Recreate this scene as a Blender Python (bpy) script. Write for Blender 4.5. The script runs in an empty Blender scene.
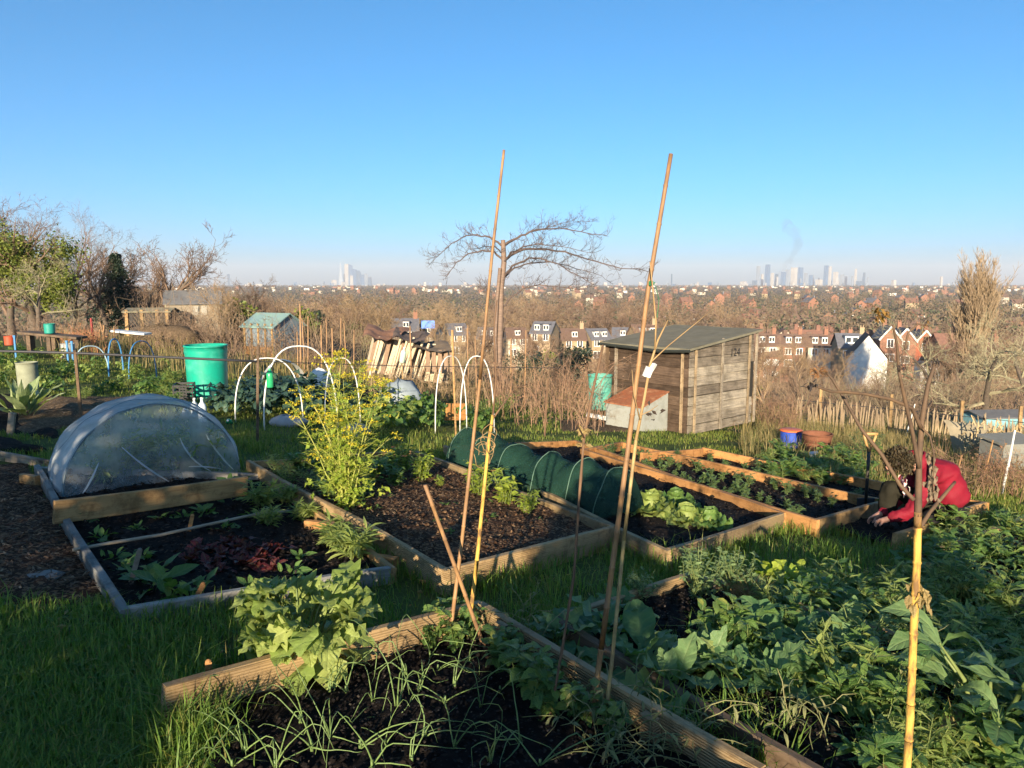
import bpy, math, random
import numpy as np
from mathutils import Vector, Matrix, noise as mnoise
R = math.radians
rng = random.Random(7)
nrs = np.random.RandomState(11)
sc = bpy.context.scene
C = sc.collection
V3 = Vector

# ------------------------------------------------------------------ camera
FPX = 740.0
CAMZ = 1.6
PITCH = math.atan(100.0 / FPX)
cam_d = bpy.data.cameras.new('camera')
cam = bpy.data.objects.new('camera', cam_d)
C.objects.link(cam)
cam.location = (0, 0, CAMZ)
cam.rotation_euler = (math.pi / 2 - PITCH, 0, 0)
cam_d.sensor_width = 36
cam_d.lens = 36 * FPX / 1024
cam_d.clip_start = .05
cam_d.clip_end = 60000
sc.camera = cam

# ------------------------------------------------------------------ terrain
def sstep(a, b, x):
    t = min(1, max(0, (x - a) / (b - a)))
    return t * t * (3 - 2 * t)

def gprof(y):
    if y < 0:
        return .066 * y
    if y < 28:
        return .066 * y + .0008 * y * y
    g = 2.475 + .111 * (min(y, 55) - 28)
    if y > 55:
        g += .155 * (min(y, 120) - 55)
    if y > 120:
        t = min(1, (y - 120) / 110)
        g += .155 * 110 * (t - t * t / 2)
    return g

def H(x, y):
    w = 1 - .42 * sstep(2, -14, x) * (1 - sstep(45, 110, y))
    g = gprof(y)
    if y > 10:
        g = gprof(10) + (g - gprof(10)) * w
    xx = max(-16, min(13, x))
    z = -.0855 * xx * (1 - sstep(40, 120, y)) - g
    if y > 900:
        z += 9 * sstep(900, 3500, y)
    return z

def ray(px, py):
    u = (px - 512) / FPX
    v = (384 - py) / FPX
    s, c = math.sin(PITCH), math.cos(PITCH)
    return u, c + v * s, -s + v * c

def P3(px, py, Y):
    a, b, c = ray(px, py)
    return V3((a / b * Y, Y, CAMZ + c / b * Y))

def at(px, Y, dz=0):
    x = (px - 512) / FPX * Y
    return V3((x, Y, H(x, Y) + dz))

def G(px, py, dz=0):
    a, b, c = ray(px, py)
    lo = .5
    hi = None
    Y = .5
    while Y < 600:
        Y2 = Y * 1.04
        if CAMZ + c / b * Y2 < H(a / b * Y2, Y2) + dz:
            lo, hi = Y, Y2
            break
        Y = Y2
    if hi is None:
        return P3(px, py, 600)
    for _ in range(25):
        m = (lo + hi) / 2
        if CAMZ + c / b * m < H(a / b * m, m) + dz:
            hi = m
        else:
            lo = m
    return V3((a / b * hi, hi, CAMZ + c / b * hi))

# ------------------------------------------------------------------ materials
MATS = {}
def ramp(nt, fac, cols):
    r = nt.nodes.new('ShaderNodeValToRGB')
    e = r.color_ramp.elements
    while len(e) < len(cols):
        e.new(.5)
    for i, (p, c) in enumerate(cols):
        e[i].position = p
        e[i].color = (*c, 1)
    nt.links.new(fac, r.inputs[0])
    return r.outputs[0]

def noise_n(nt, coord, scale, detail=4, rough=.6, vec=None):
    n = nt.nodes.new('ShaderNodeTexNoise')
    n.inputs['Scale'].default_value = scale
    n.inputs['Detail'].default_value = detail
    n.inputs['Roughness'].default_value = rough
    if vec:
        mp = nt.nodes.new('ShaderNodeMapping')
        mp.inputs['Scale'].default_value = vec
        nt.links.new(coord, mp.inputs[0])
        coord = mp.outputs[0]
    nt.links.new(coord, n.inputs['Vector'])
    return n.outputs['Fac']

def mixc(nt, fac, a, b, mode='MIX'):
    m = nt.nodes.new('ShaderNodeMix')
    m.data_type = 'RGBA'
    m.blend_type = mode
    for s, v in ((m.inputs[0], fac), (m.inputs[6], a), (m.inputs[7], b)):
        if isinstance(v, (int, float)):
            s.default_value = v
        elif isinstance(v, tuple):
            s.default_value = (*v, 1)
        else:
            nt.links.new(v, s)
    return m.outputs[2]

def newmat(name):
    m = bpy.data.materials.new(name)
    m.use_nodes = True
    nt = m.node_tree
    b = nt.nodes['Principled BSDF']
    return m, nt, b

def coords(nt, which='Object'):
    return nt.nodes.new('ShaderNodeTexCoord').outputs[which]

def bump(nt, b, h, strength=.4, dist=.01):
    bp = nt.nodes.new('ShaderNodeBump')
    bp.inputs['Strength'].default_value = strength
    bp.inputs['Distance'].default_value = dist
    nt.links.new(h, bp.inputs['Height'])
    nt.links.new(bp.outputs[0], b.inputs['Normal'])

def M(name, c1, c2=None, scale=8, rough=.75, bmp=.3, bd=.01, vec=None, spec=.3, metal=0, c3=None, world=False, detail=5, lo=.28, hi=.72):
    """two/three tone noise material"""
    if name in MATS:
        return MATS[name]
    m, nt, b = newmat(name)
    co = nt.nodes.new('ShaderNodeNewGeometry').outputs['Position'] if world else coords(nt)
    c2 = c2 or tuple(x * .7 for x in c1)
    n = noise_n(nt, co, scale, detail, .62, vec)
    cols = [(.3, c1), (.7, c2)] if not c3 else [(lo, c1), ((lo + hi) / 2, c2), (hi, c3)]
    nt.links.new(ramp(nt, n, cols), b.inputs['Base Color'])
    b.inputs['Roughness'].default_value = rough
    b.inputs['Specular IOR Level'].default_value = spec
    b.inputs['Metallic'].default_value = metal
    if bmp:
        n2 = noise_n(nt, co, scale * 3, 6, .7, vec)
        bump(nt, b, n2, bmp, bd)
    MATS[name] = m
    return m

def leafmat(name, c1, c2, trans=.3, rough=.5, c3=None):
    """leaf colour differs from leaf to leaf"""
    if name in MATS:
        return MATS[name]
    m, nt, b = newmat(name)
    g = nt.nodes.new('ShaderNodeNewGeometry')
    cols = [(0, c1), (1, c2)] if not c3 else [(0, c1), (.8, c2), (1, c3)]
    col = ramp(nt, g.outputs['Random Per Island'], cols)
    n = noise_n(nt, coords(nt), 25, 3)
    col = mixc(nt, .5, col, ramp(nt, n, [(.3, (.55, .55, .5)), (.7, (1.25, 1.2, 1.05))]), 'MULTIPLY')
    def mth(op, a, b_=None, c_=None):
        m_ = nt.nodes.new('ShaderNodeMath')
        m_.operation = op
        for i_, v_ in enumerate((a, b_, c_)):
            if v_ is None:
                continue
            if isinstance(v_, (int, float)):
                m_.inputs[i_].default_value = v_
            else:
                nt.links.new(v_, m_.inputs[i_])
        return m_.outputs[0]
    a1, a2 = nt.nodes.new('ShaderNodeAttribute'), nt.nodes.new('ShaderNodeAttribute')
    a1.attribute_name, a2.attribute_name = 'rib', 'along'
    rib, along = a1.outputs['Fac'], a2.outputs['Fac']
    ribm = mth('POWER', rib, 7)
    side = mth('SINE', mth('MULTIPLY', mth('ADD', along, mth('MULTIPLY', rib, .14)), 48))
    side = mth('MULTIPLY', mth('POWER', mth('MULTIPLY_ADD', side, .5, .5), 4), mth('GREATER_THAN', along, .02))
    veins = mth('MAXIMUM', ribm, mth('MULTIPLY', side, .45))
    col = mixc(nt, mth('MULTIPLY', veins, .4), col, mixc(nt, .5, col, (.35, .40, .16)))
    nt.links.new(col, b.inputs['Base Color'])
    b.inputs['Roughness'].default_value = rough
    b.inputs['Specular IOR Level'].default_value = .35
    bump(nt, b, mth('ADD', mth('MULTIPLY', veins, -.9), noise_n(nt, coords(nt), 60, 4)), .6, .005)
    tr = nt.nodes.new('ShaderNodeBsdfTranslucent')
    nt.links.new(mixc(nt, 1., col, (1.5, 1.6, .5), 'MULTIPLY'), tr.inputs[0])
    mx = nt.nodes.new('ShaderNodeMixShader')
    mx.inputs[0].default_value = trans
    nt.links.new(b.outputs[0], mx.inputs[1])
    nt.links.new(tr.outputs[0], mx.inputs[2])
    nt.links.new(mx.outputs[0], nt.nodes['Material Output'].inputs[0])
    MATS[name] = m
    return m

def woodmat(name, c1, c2, c3, groove=0, scale=1.0, rough=.7):
    """grain runs along local X"""
    if name in MATS:
        return MATS[name]
    m, nt, b = newmat(name)
    co = coords(nt)
    oi = nt.nodes.new('ShaderNodeObjectInfo')
    add = nt.nodes.new('ShaderNodeVectorMath')
    add.operation = 'MULTIPLY_ADD'
    nt.links.new(oi.outputs['Random'], add.inputs[0])
    add.inputs[1].default_value = (17, 31, 23)
    nt.links.new(co, add.inputs[2])
    co2 = add.outputs[0]
    g1 = noise_n(nt, co2, 6 * scale, 6, .65, (.35, 6, 6))
    g2 = noise_n(nt, co2, 2.2 * scale, 3, .5)
    col = ramp(nt, g1, [(.28, c1), (.5, c2), (.72, c3)])
    col = mixc(nt, .65, col, ramp(nt, g2, [(.3, (.55, .55, .58)), (.65, (1.15, 1.12, 1.05))]), 'MULTIPLY')
    vor = nt.nodes.new('ShaderNodeTexVoronoi')
    vor.inputs['Scale'].default_value = 3.1
    mp = nt.nodes.new('ShaderNodeMapping')
    mp.inputs['Scale'].default_value = (.8, 2.2, 2.2)
    nt.links.new(co2, mp.inputs[0])
    nt.links.new(mp.outputs[0], vor.inputs['Vector'])
    kn = ramp(nt, vor.outputs['Distance'], [(.05, (.35, .3, .26)), (.12, (1, 1, 1))])
    col = mixc(nt, .8, col, kn, 'MULTIPLY')
    tint = ramp(nt, oi.outputs['Random'], [(0, (.72, .74, .76)), (.5, (1, 1, 1)), (1, (1.18, 1.1, 1.0))])
    col = mixc(nt, 1., col, tint, 'MULTIPLY')
    stn = noise_n(nt, co2, 5, 6, .75)
    col = mixc(nt, .75, col, ramp(nt, stn, [(.38, (.42, .38, .34)), (.52, (1, 1, 1))]), 'MULTIPLY')
    nt.links.new(col, b.inputs['Base Color'])
    b.inputs['Roughness'].default_value = rough
    b.inputs['Specular IOR Level'].default_value = .25
    h = g1
    if groove:
        w = nt.nodes.new('ShaderNodeTexWave')
        w.bands_direction = 'Z'
        w.inputs['Scale'].default_value = groove
        w.inputs['Distortion'].default_value = .15
        nt.links.new(co, w.inputs['Vector'])
        mm = nt.nodes.new('ShaderNodeMath')
        mm.operation = 'MULTIPLY_ADD'
        nt.links.new(w.outputs['Fac'], mm.inputs[0])
        mm.inputs[1].default_value = 1.6
        nt.links.new(g1, mm.inputs[2])
        h = mm.outputs[0]
    bump(nt, b, h, .55, .006)
    MATS[name] = m
    return m

def plain(name, c, rough=.5, metal=0, spec=.4):
    return M(name, c, tuple(x * .82 for x in c), 14, rough, .12, .004, spec=spec, metal=metal)

# ------------------------------------------------------------------ mesh builder
class MB:
    def __init__(s):
        s.V, s.F, s.I = [], [], []
        s.mi = 0
        s.ai, s.am, s.al = [], [], []
    def f(s, *idx):
        s.F.append(idx)
        s.I.append(s.mi)
    def quad(s, a, b, c, d):
        n = len(s.V)
        s.V += [tuple(a), tuple(b), tuple(c), tuple(d)]
        s.f(n, n + 1, n + 2, n + 3)
    def tri(s, a, b, c):
        n = len(s.V)
        s.V += [tuple(a), tuple(b), tuple(c)]
        s.f(n, n + 1, n + 2)
    def box(s, c, d, rz=0, rx=0, ry=0):
        m = Matrix.Rotation(rz, 3, 'Z') @ Matrix.Rotation(ry, 3, 'Y') @ Matrix.Rotation(rx, 3, 'X')
        n = len(s.V)
        c = V3(c)
        for z in (-.5, .5):
            for x, y in ((-.5, -.5), (.5, -.5), (.5, .5), (-.5, .5)):
                s.V.append(tuple(c + m @ V3((x * d[0], y * d[1], z * d[2]))))
        for q in ((3, 2, 1, 0), (4, 5, 6, 7), (0, 1, 5, 4), (1, 2, 6, 5), (2, 3, 7, 6), (3, 0, 4, 7)):
            s.f(*[n + i for i in q])
    def tube(s, pts, rad, n=6, cap=True):
        pts = [V3(p) for p in pts]
        if not hasattr(rad, '__len__'):
            rad = [rad] * len(pts)
        b0 = len(s.V)
        t0 = (pts[1] - pts[0]).normalized()
        ref = V3((0, 0, 1)) if abs(t0.z) < .9 else V3((1, 0, 0))
        u = t0.cross(ref).normalized()
        for i, p in enumerate(pts):
            t = (pts[min(i + 1, len(pts) - 1)] - pts[max(i - 1, 0)])
            if t.length < 1e-9:
                t = t0
            t.normalize()
            u = (u - t * u.dot(t))
            if u.length < 1e-6:
                u = t.cross(V3((.3, .5, .8)))
            u.normalize()
            w = t.cross(u)
            r = rad[i]
            for k in range(n):
                a = 2 * math.pi * k / n
                q = p + u * (r * math.cos(a)) + w * (r * math.sin(a))
                s.V.append((q.x, q.y, q.z))
        for i in range(len(pts) - 1):
            for k in range(n):
                k2 = (k + 1) % n
                s.f(b0 + i * n + k, b0 + i * n + k2, b0 + (i + 1) * n + k2, b0 + (i + 1) * n + k)
        if cap and n > 3:
            s.f(*[b0 + k for k in reversed(range(n))])
            e = b0 + (len(pts) - 1) * n
            s.f(*[e + k for k in range(n)])
    def lathe(s, prof, c=(0, 0, 0), n=24, cap0=True, cap1=False, jit=0):
        b0 = len(s.V)
        for r, z in prof:
            for k in range(n):
                a = 2 * math.pi * k / n
                j = 1 + (rng.uniform(-jit, jit) if jit else 0)
                s.V.append((c[0] + r * j * math.cos(a), c[1] + r * j * math.sin(a), c[2] + z))
        for i in range(len(prof) - 1):
            for k in range(n):
                k2 = (k + 1) % n
                s.f(b0 + i * n + k, b0 + i * n + k2, b0 + (i + 1) * n + k2, b0 + (i + 1) * n + k)
        if cap0:
            s.f(*[b0 + k for k in reversed(range(n))])
        if cap1:
            e = b0 + (len(prof) - 1) * n
            s.f(*[e + k for k in range(n)])
    def leaf(s, base, az, L, W, e0=60, e1=-20, shape='ovate', fold=.25, wave=.1, ns=6, pet=.2, roll=0, rnd=None):
        """curved two sided leaf; e0/e1 elevation (deg) at base and tip"""
        rn = rnd or rng
        p = V3(base)
        ca, sa = math.cos(az), math.sin(az)
        side0 = V3((-sa, ca, 0))
        b0 = len(s.V)
        ph = rn.uniform(0, 6)
        drift = rn.uniform(-.5, .5)
        for i in range(ns + 1):
            t = i / ns
            e = R(e0 + (e1 - e0) * t)
            a2 = az + drift * t
            d = V3((math.cos(a2) * math.cos(e), math.sin(a2) * math.cos(e), math.sin(e)))
            up = side0.cross(d) * -1
            if i:
                p = p + d * (L / ns)
            tt = max(0, (t - pet) / (1 - pet)) if pet else t
            if shape == 'ovate':
                w = math.sin(math.pi * min(1, tt * .93 + .02) ** .75) if tt > 0 else 0
            elif shape == 'oblong':
                w = (max(0, 4 * tt * (1 - tt))) ** .45
            elif shape == 'lobed':
                w = (math.sin(math.pi * (tt * .95 + .02) ** .7) if tt > 0 else 0) * (1 + .16 * math.sin(i * 2.6 + ph) + .10 * math.sin(i * 5.1 + ph))
            elif shape == 'strap':
                w = (1 - t * .92) * min(1, .5 + 3 * t)
            else:
                w = max(0, 4 * tt * (1 - tt)) ** .8
            w = max(w, .09 if t < 1 else .03) * W / 2
            sd = (side0 * math.cos(roll) + up * math.sin(roll))
            wv1 = wave * W * math.sin(i * 1.9 + ph)
            wv2 = wave * W * math.sin(i * 2.3 + ph + 2)
            l = p + sd * w + up * (fold * w + wv1 * w * 2 / W)
            r = p - sd * w + up * (fold * w + wv2 * w * 2 / W)
            k0 = len(s.V)
            s.V += [tuple(l), tuple(p), tuple(r)]
            s.ai += [k0, k0 + 1, k0 + 2]
            s.am += [0., 1., 0.]
            s.al += [t, t, t]
        for i in range(ns):
            a = b0 + i * 3
            s.f(a, a + 1, a + 4, a + 3)
            s.f(a + 1, a + 2, a + 5, a + 4)
    def flake(s, p, size, asp=.5):
        """one small leaf of two triangles, any direction"""
        d = V3((rng.gauss(0, 1), rng.gauss(0, 1), rng.gauss(0, .7))).normalized()
        u = d.cross(V3((rng.gauss(0, 1), rng.gauss(0, 1), rng.gauss(0, 1)))).normalized()
        n = len(s.V)
        p = V3(p)
        nn = d.cross(u) * (size * .15)
        s.V += [tuple(p - d * size * .5), tuple(p + u * size * asp * .5 + nn), tuple(p + d * size * .5), tuple(p - u * size * asp * .5 + nn)]
        s.f(n, n + 1, n + 2, n + 3)
    def build(s, name, mat, parent=None, origin=(0, 0, 0), smooth=False):
        me = bpy.data.meshes.new(name)
        o = V3(origin)
        if o.length > 0:
            vv = [(a - o.x, b - o.y, c - o.z) for a, b, c in s.V]
        else:
            vv = s.V
        me.from_pydata(vv, [], s.F)
        mats = mat if isinstance(mat, (list, tuple)) else [mat]
        for m in mats:
            me.materials.append(m)
        if len(mats) > 1:
            me.polygons.foreach_set('material_index', s.I)
        if smooth:
            me.polygons.foreach_set('use_smooth', [True] * len(s.F))
        if s.ai:
            for an, vals in (('rib', s.am), ('along', s.al)):
                at_ = me.attributes.new(an, 'FLOAT', 'POINT')
                arr = np.zeros(len(s.V), dtype=np.float32)
                arr[np.array(s.ai)] = vals
                at_.data.foreach_set('value', arr)
        me.update()
        ob = bpy.data.objects.new(name, me)
        C.objects.link(ob)
        if parent is not None:
            ob.parent = parent
        else:
            ob.location = o
        return ob

def tag(o, label=None, cat=None, group=None, kind=None):
    if label:
        o['label'] = label
    if cat:
        o['category'] = cat
    if group:
        o['group'] = group
    if kind:
        o['kind'] = kind
    return o

def thing(name, label, cat, loc=(0, 0, 0), rz=0, group=None):
    o = bpy.data.objects.new(name, None)
    o.empty_display_size = .1
    C.objects.link(o)
    o.location = loc
    o.rotation_euler = (0, 0, rz)
    return tag(o, label, cat, group)

def dup(root, loc, rz=0, s=1, label=None, group=None, tilt=(0, 0)):
    r = root.copy()
    C.objects.link(r)
    r.location = loc
    r.rotation_euler = (tilt[0], tilt[1], rz)
    r.scale = (s, s, s) if not hasattr(s, '__len__') else s
    if label:
        r['label'] = label
    if group:
        r['group'] = group
    for ch in list(root.children):
        c = ch.copy()
        C.objects.link(c)
        c.parent = r
        for g in ch.children:
            d = g.copy()
            C.objects.link(d)
            d.parent = c
    return r

def place(o, loc, rz=0, s=1):
    o.location = loc
    o.rotation_euler = (0, 0, rz)
    o.scale = (s, s, s) if not hasattr(s, '__len__') else s
    return o

class Spread:
    """first call moves the prototype, later calls copy it"""
    def __init__(s, protos):
        s.p = protos
        s.used = [False] * len(protos)
        s.k = 0
    def put(s, loc, rz=None, sc_=1, label=None, group=None, which=None, tilt=(0, 0)):
        i = s.k % len(s.p) if which is None else which
        s.k += 1
        rz = rng.uniform(0, 6.28) if rz is None else rz
        if not s.used[i]:
            s.used[i] = True
            o = s.p[i]
            place(o, loc, rz, sc_)
            o.rotation_euler = (tilt[0], tilt[1], rz)
            tag(o, label, None, group)
            return o
        return dup(s.p[i], loc, rz, sc_, label, group, tilt)

# ------------------------------------------------------------------ shared materials
W_new = woodmat('sawn_timber', (.30, .19, .085), (.40, .26, .12), (.22, .135, .06), 0)
W_deck = woodmat('grooved_decking', (.29, .21, .115), (.36, .26, .14), (.20, .145, .08), 26)
W_orange = woodmat('warm_timber', (.34, .17, .062), (.42, .22, .085), (.25, .12, .045), 0)
W_grey = woodmat('weathered_boards', (.20, .165, .125), (.31, .265, .205), (.12, .095, .07), 0)
W_dark = woodmat('old_brown_boards', (.10, .07, .045), (.15, .105, .07), (.06, .042, .028), 0)
W_pale = woodmat('pale_painted_edge', (.21, .21, .20), (.28, .28, .265), (.15, .15, .14), 0)
BAM_Y = M('yellow_bamboo', (.54, .35, .08), (.44, .26, .06), 16, .75, .5, .003, (2, 2, .5), c3=(.17, .10, .045), spec=.15, lo=.42, hi=.62)
BAM_B = M('tan_bamboo', (.36, .21, .09), (.25, .14, .065), 14, .6, .3, .003, (2, 2, .5), c3=(.14, .085, .05))
STEM_D = M('dead_stem', (.17, .10, .055), (.09, .055, .035), 12, .8, .4, .004)
STEM_T = M('dry_tan_stem', (.36, .24, .11), (.24, .15, .07), 12, .8, .4, .004)
STRAW = leafmat('straw_leaf', (.36, .27, .12), (.24, .17, .075), .25, .7)
W_batt = woodmat('aged_batten', (.27, .205, .13), (.34, .26, .165), (.18, .135, .09), 0)
L_bright = leafmat('bright_leaf', (.17, .25, .06), (.33, .39, .12), .36)
L_mid = leafmat('mid_leaf', (.06, .14, .04), (.15, .25, .06), .32, c3=(.28, .30, .07))
L_dark = leafmat('dark_leaf', (.03, .08, .035), (.06, .13, .055), .2)
L_blue = leafmat('kale_leaf', (.022, .06, .048), (.05, .105, .085), .15)
L_red = leafmat('red_leaf', (.12, .012, .02), (.05, .012, .018), .25)
L_lime = leafmat('lime_leaf', (.20, .30, .03), (.33, .38, .055), .3)
L_silver = leafmat('silver_leaf', (.20, .27, .13), (.33, .38, .22), .25)
L_ivy = leafmat('ivy_leaf', (.07, .11, .02), (.19, .21, .04), .2)
L_conifer = leafmat('conifer_leaf', (.018, .035, .024), (.035, .055, .034), .1)
UMBEL = leafmat('yellow_umbel', (.46, .42, .03), (.60, .46, .04), .3)
BARK = M('bark', (.13, .10, .075), (.075, .06, .045), 6, .9, .5, .02)
BARK_W = M('twig_brown', (.19, .125, .085), (.12, .08, .055), 5, .9, .2, .02)
BARK_T = M('twig_tan', (.27, .19, .11), (.19, .13, .075), 5, .9, .2, .02)
BARK_O = M('poplar_twig', (.28, .205, .125), (.21, .15, .09), 5, .9, .2, .02)
PVC_W = plain('white_pipe', (.72, .72, .68), .45)
PVC_B = M('blue_pipe', (.04, .16, .36), (.06, .2, .38), 8, .6, .1)
BLACK = plain('black_plastic', (.018, .018, .02), .5)
IRON = plain('dark_iron_pipe', (.035, .035, .04), .55)

def plankmat(name, c1, c2):
    """weathered planks, each its own tone, streaked along the board"""
    m, nt, b = newmat(name)
    g = nt.nodes.new('ShaderNodeNewGeometry')
    co = coords(nt)
    col = ramp(nt, g.outputs['Random Per Island'], [(0, c1), (1, c2)])
    st_ = noise_n(nt, co, 2.0, 7, .7, (1.2, 1.2, 24))
    col = mixc(nt, .85, col, ramp(nt, st_, [(.3, (.45, .43, .42)), (.5, (1, 1, 1)), (.72, (1.7, 1.66, 1.55))]), 'MULTIPLY')
    bl = noise_n(nt, co, 2.6, 5, .7)
    col = mixc(nt, .8, col, ramp(nt, bl, [(.35, (.5, .48, .46)), (.6, (1.15, 1.12, 1.1))]), 'MULTIPLY')
    nt.links.new(col, b.inputs['Base Color'])
    b.inputs['Roughness'].default_value = .9
    b.inputs['Specular IOR Level'].default_value = .15
    bump(nt, b, st_, .8, .02)
    MATS[name] = m
    return m

def soilmat(name, c1, c2, fleck, fl=.66):
    m, nt, b = newmat(name)
    co = nt.nodes.new('ShaderNodeNewGeometry').outputs['Position']
    a = ramp(nt, noise_n(nt, co, 14, 8, .75), [(.3, c1), (.7, c2)])
    v = nt.nodes.new('ShaderNodeTexVoronoi')
    v.inputs['Scale'].default_value = 55
    nt.links.new(co, v.inputs['Vector'])
    sep = nt.nodes.new('ShaderNodeSeparateColor')
    nt.links.new(v.outputs['Color'], sep.inputs[0])
    fk = ramp(nt, sep.outputs[0], [(fl + .2, (0, 0, 0)), (fl + .27, (1, 1, 1))])
    a = mixc(nt, fk, a, fleck)
    nt.links.new(a, b.inputs['Base Color'])
    b.inputs['Roughness'].default_value = .95
    b.inputs['Specular IOR Level'].default_value = .1
    bump(nt, b, noise_n(nt, co, 40, 8, .8), .9, .03)
    return m
SOIL = soilmat('dark_compost', (.009, .008, .008), (.022, .017, .015), (.07, .05, .035), .71)
SOIL_B = soilmat('brown_mulch', (.036, .019, .012), (.10, .054, .032), (.22, .135, .075), .5)
SOIL_L = soilmat('dry_earth', (.07, .048, .03), (.15, .105, .065), (.22, .16, .1), .6)

# ------------------------------------------------------------------ ground sheet
def axis(lim, n, k):
    t = np.linspace(-1, 1, n)
    return np.sinh(t * k) / math.sinh(k) * lim

def build_ground():
    xs = axis(11000, 221, 8.6)
    t = np.linspace(0, 1, 260)
    ys = -25 + np.sinh(t * 7.2) / math.sinh(7.2) * 13400
    V = [(x, y, H(x, y) + .012 * mnoise.noise((x * 1.7, y * 1.7, 0)) * (1 if y < 60 else 0)
          + (1.2 * mnoise.noise((x * .01, y * .01, 3)) if y > 150 else 0)) for y in ys for x in xs]
    nx = len(xs)
    F = [(j * nx + i, j * nx + i + 1, (j + 1) * nx + i + 1, (j + 1) * nx + i) for j in range(len(ys) - 1) for i in range(nx - 1)]
    me = bpy.data.meshes.new('ground')
    me.from_pydata(V, [], F)
    me.polygons.foreach_set('use_smooth', [True] * len(F))
    m, nt, b = newmat('hillside')
    co = nt.nodes.new('ShaderNodeNewGeometry').outputs['Position']
    near = ramp(nt, noise_n(nt, co, 1.1, 7, .7), [(.35, (.06, .085, .022)), (.55, (.095, .115, .03)), (.7, (.14, .12, .055))])
    far = ramp(nt, noise_n(nt, co, .06, 7, .7), [(.3, (.10, .085, .055)), (.5, (.13, .10, .07)), (.7, (.075, .085, .04))])
    sx = nt.nodes.new('ShaderNodeSeparateXYZ')
    nt.links.new(co, sx.inputs[0])
    mr = nt.nodes.new('ShaderNodeMapRange')
    mr.inputs[1].default_value = 17
    mr.inputs[2].default_value = 34
    nt.links.new(sx.outputs[1], mr.inputs[0])
    nt.links.new(mixc(nt, mr.outputs[0], near, far), b.inputs['Base Color'])
    b.inputs['Roughness'].default_value = .95
    b.inputs['Specular IOR Level'].default_value = .1
    bump(nt, b, noise_n(nt, co, 9, 6, .75), .6, .05)
    me.materials.append(m)
    o = bpy.data.objects.new('ground', me)
    C.objects.link(o)
    tag(o, kind='structure')
build_ground()

# ------------------------------------------------------------------ beds
BH = .17
BEDPOLY = []
def inpoly(x, y, poly):
    c = False
    n = len(poly)
    for i in range(n):
        x1, y1 = poly[i]
        x2, y2 = poly[(i + 1) % n]
        if (y1 > y) != (y2 > y) and x < (x2 - x1) * (y - y1) / (y2 - y1) + x1:
            c = not c
    return c

def board(name, p0, p1, h, t, mat, parent=None, n=8, top=True):
    """plank from p0 to p1 (top edge), chamfered, grain along local X"""
    p0, p1 = V3(p0), V3(p1)
    d = p1 - p0
    L = d.length
    x = d.normalized()
    y = V3((0, 0, 1)).cross(x).normalized()
    z = x.cross(y)
    c = min(.006, t * .2)
    sec = [(-t / 2 + c, 0), (t / 2 - c, 0), (t / 2, -c), (t / 2, -h + c), (t / 2 - c, -h), (-t / 2 + c, -h), (-t / 2, -h + c), (-t / 2, -c)]
    mb = MB()
    ph = rng.uniform(0, 9)
    for i in range(n + 1):
        s = L * i / n
        dy = .011 * math.sin(s * 1.7 + ph)
        dz = .007 * math.sin(s * 2.3 + ph * 2)
        for a, b in sec:
            mb.V.append((s, a + dy, b + dz))
    for i in range(n):
        for k in range(8):
            k2 = (k + 1) % 8
            mb.f(i * 8 + k, (i + 1) * 8 + k, (i + 1) * 8 + k2, i * 8 + k2)
    mb.f(*[k for k in range(8)])
    mb.f(*[n * 8 + k for k in reversed(range(8))])
    o = mb.build(name, mat)
    mt = Matrix((x, y, z)).transposed().to_4x4()
    mt.translation = p0
    if parent:
        mt.translation = p0 - V3(parent.location)
        o.parent = parent
    o.matrix_local = mt
    return o

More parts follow.
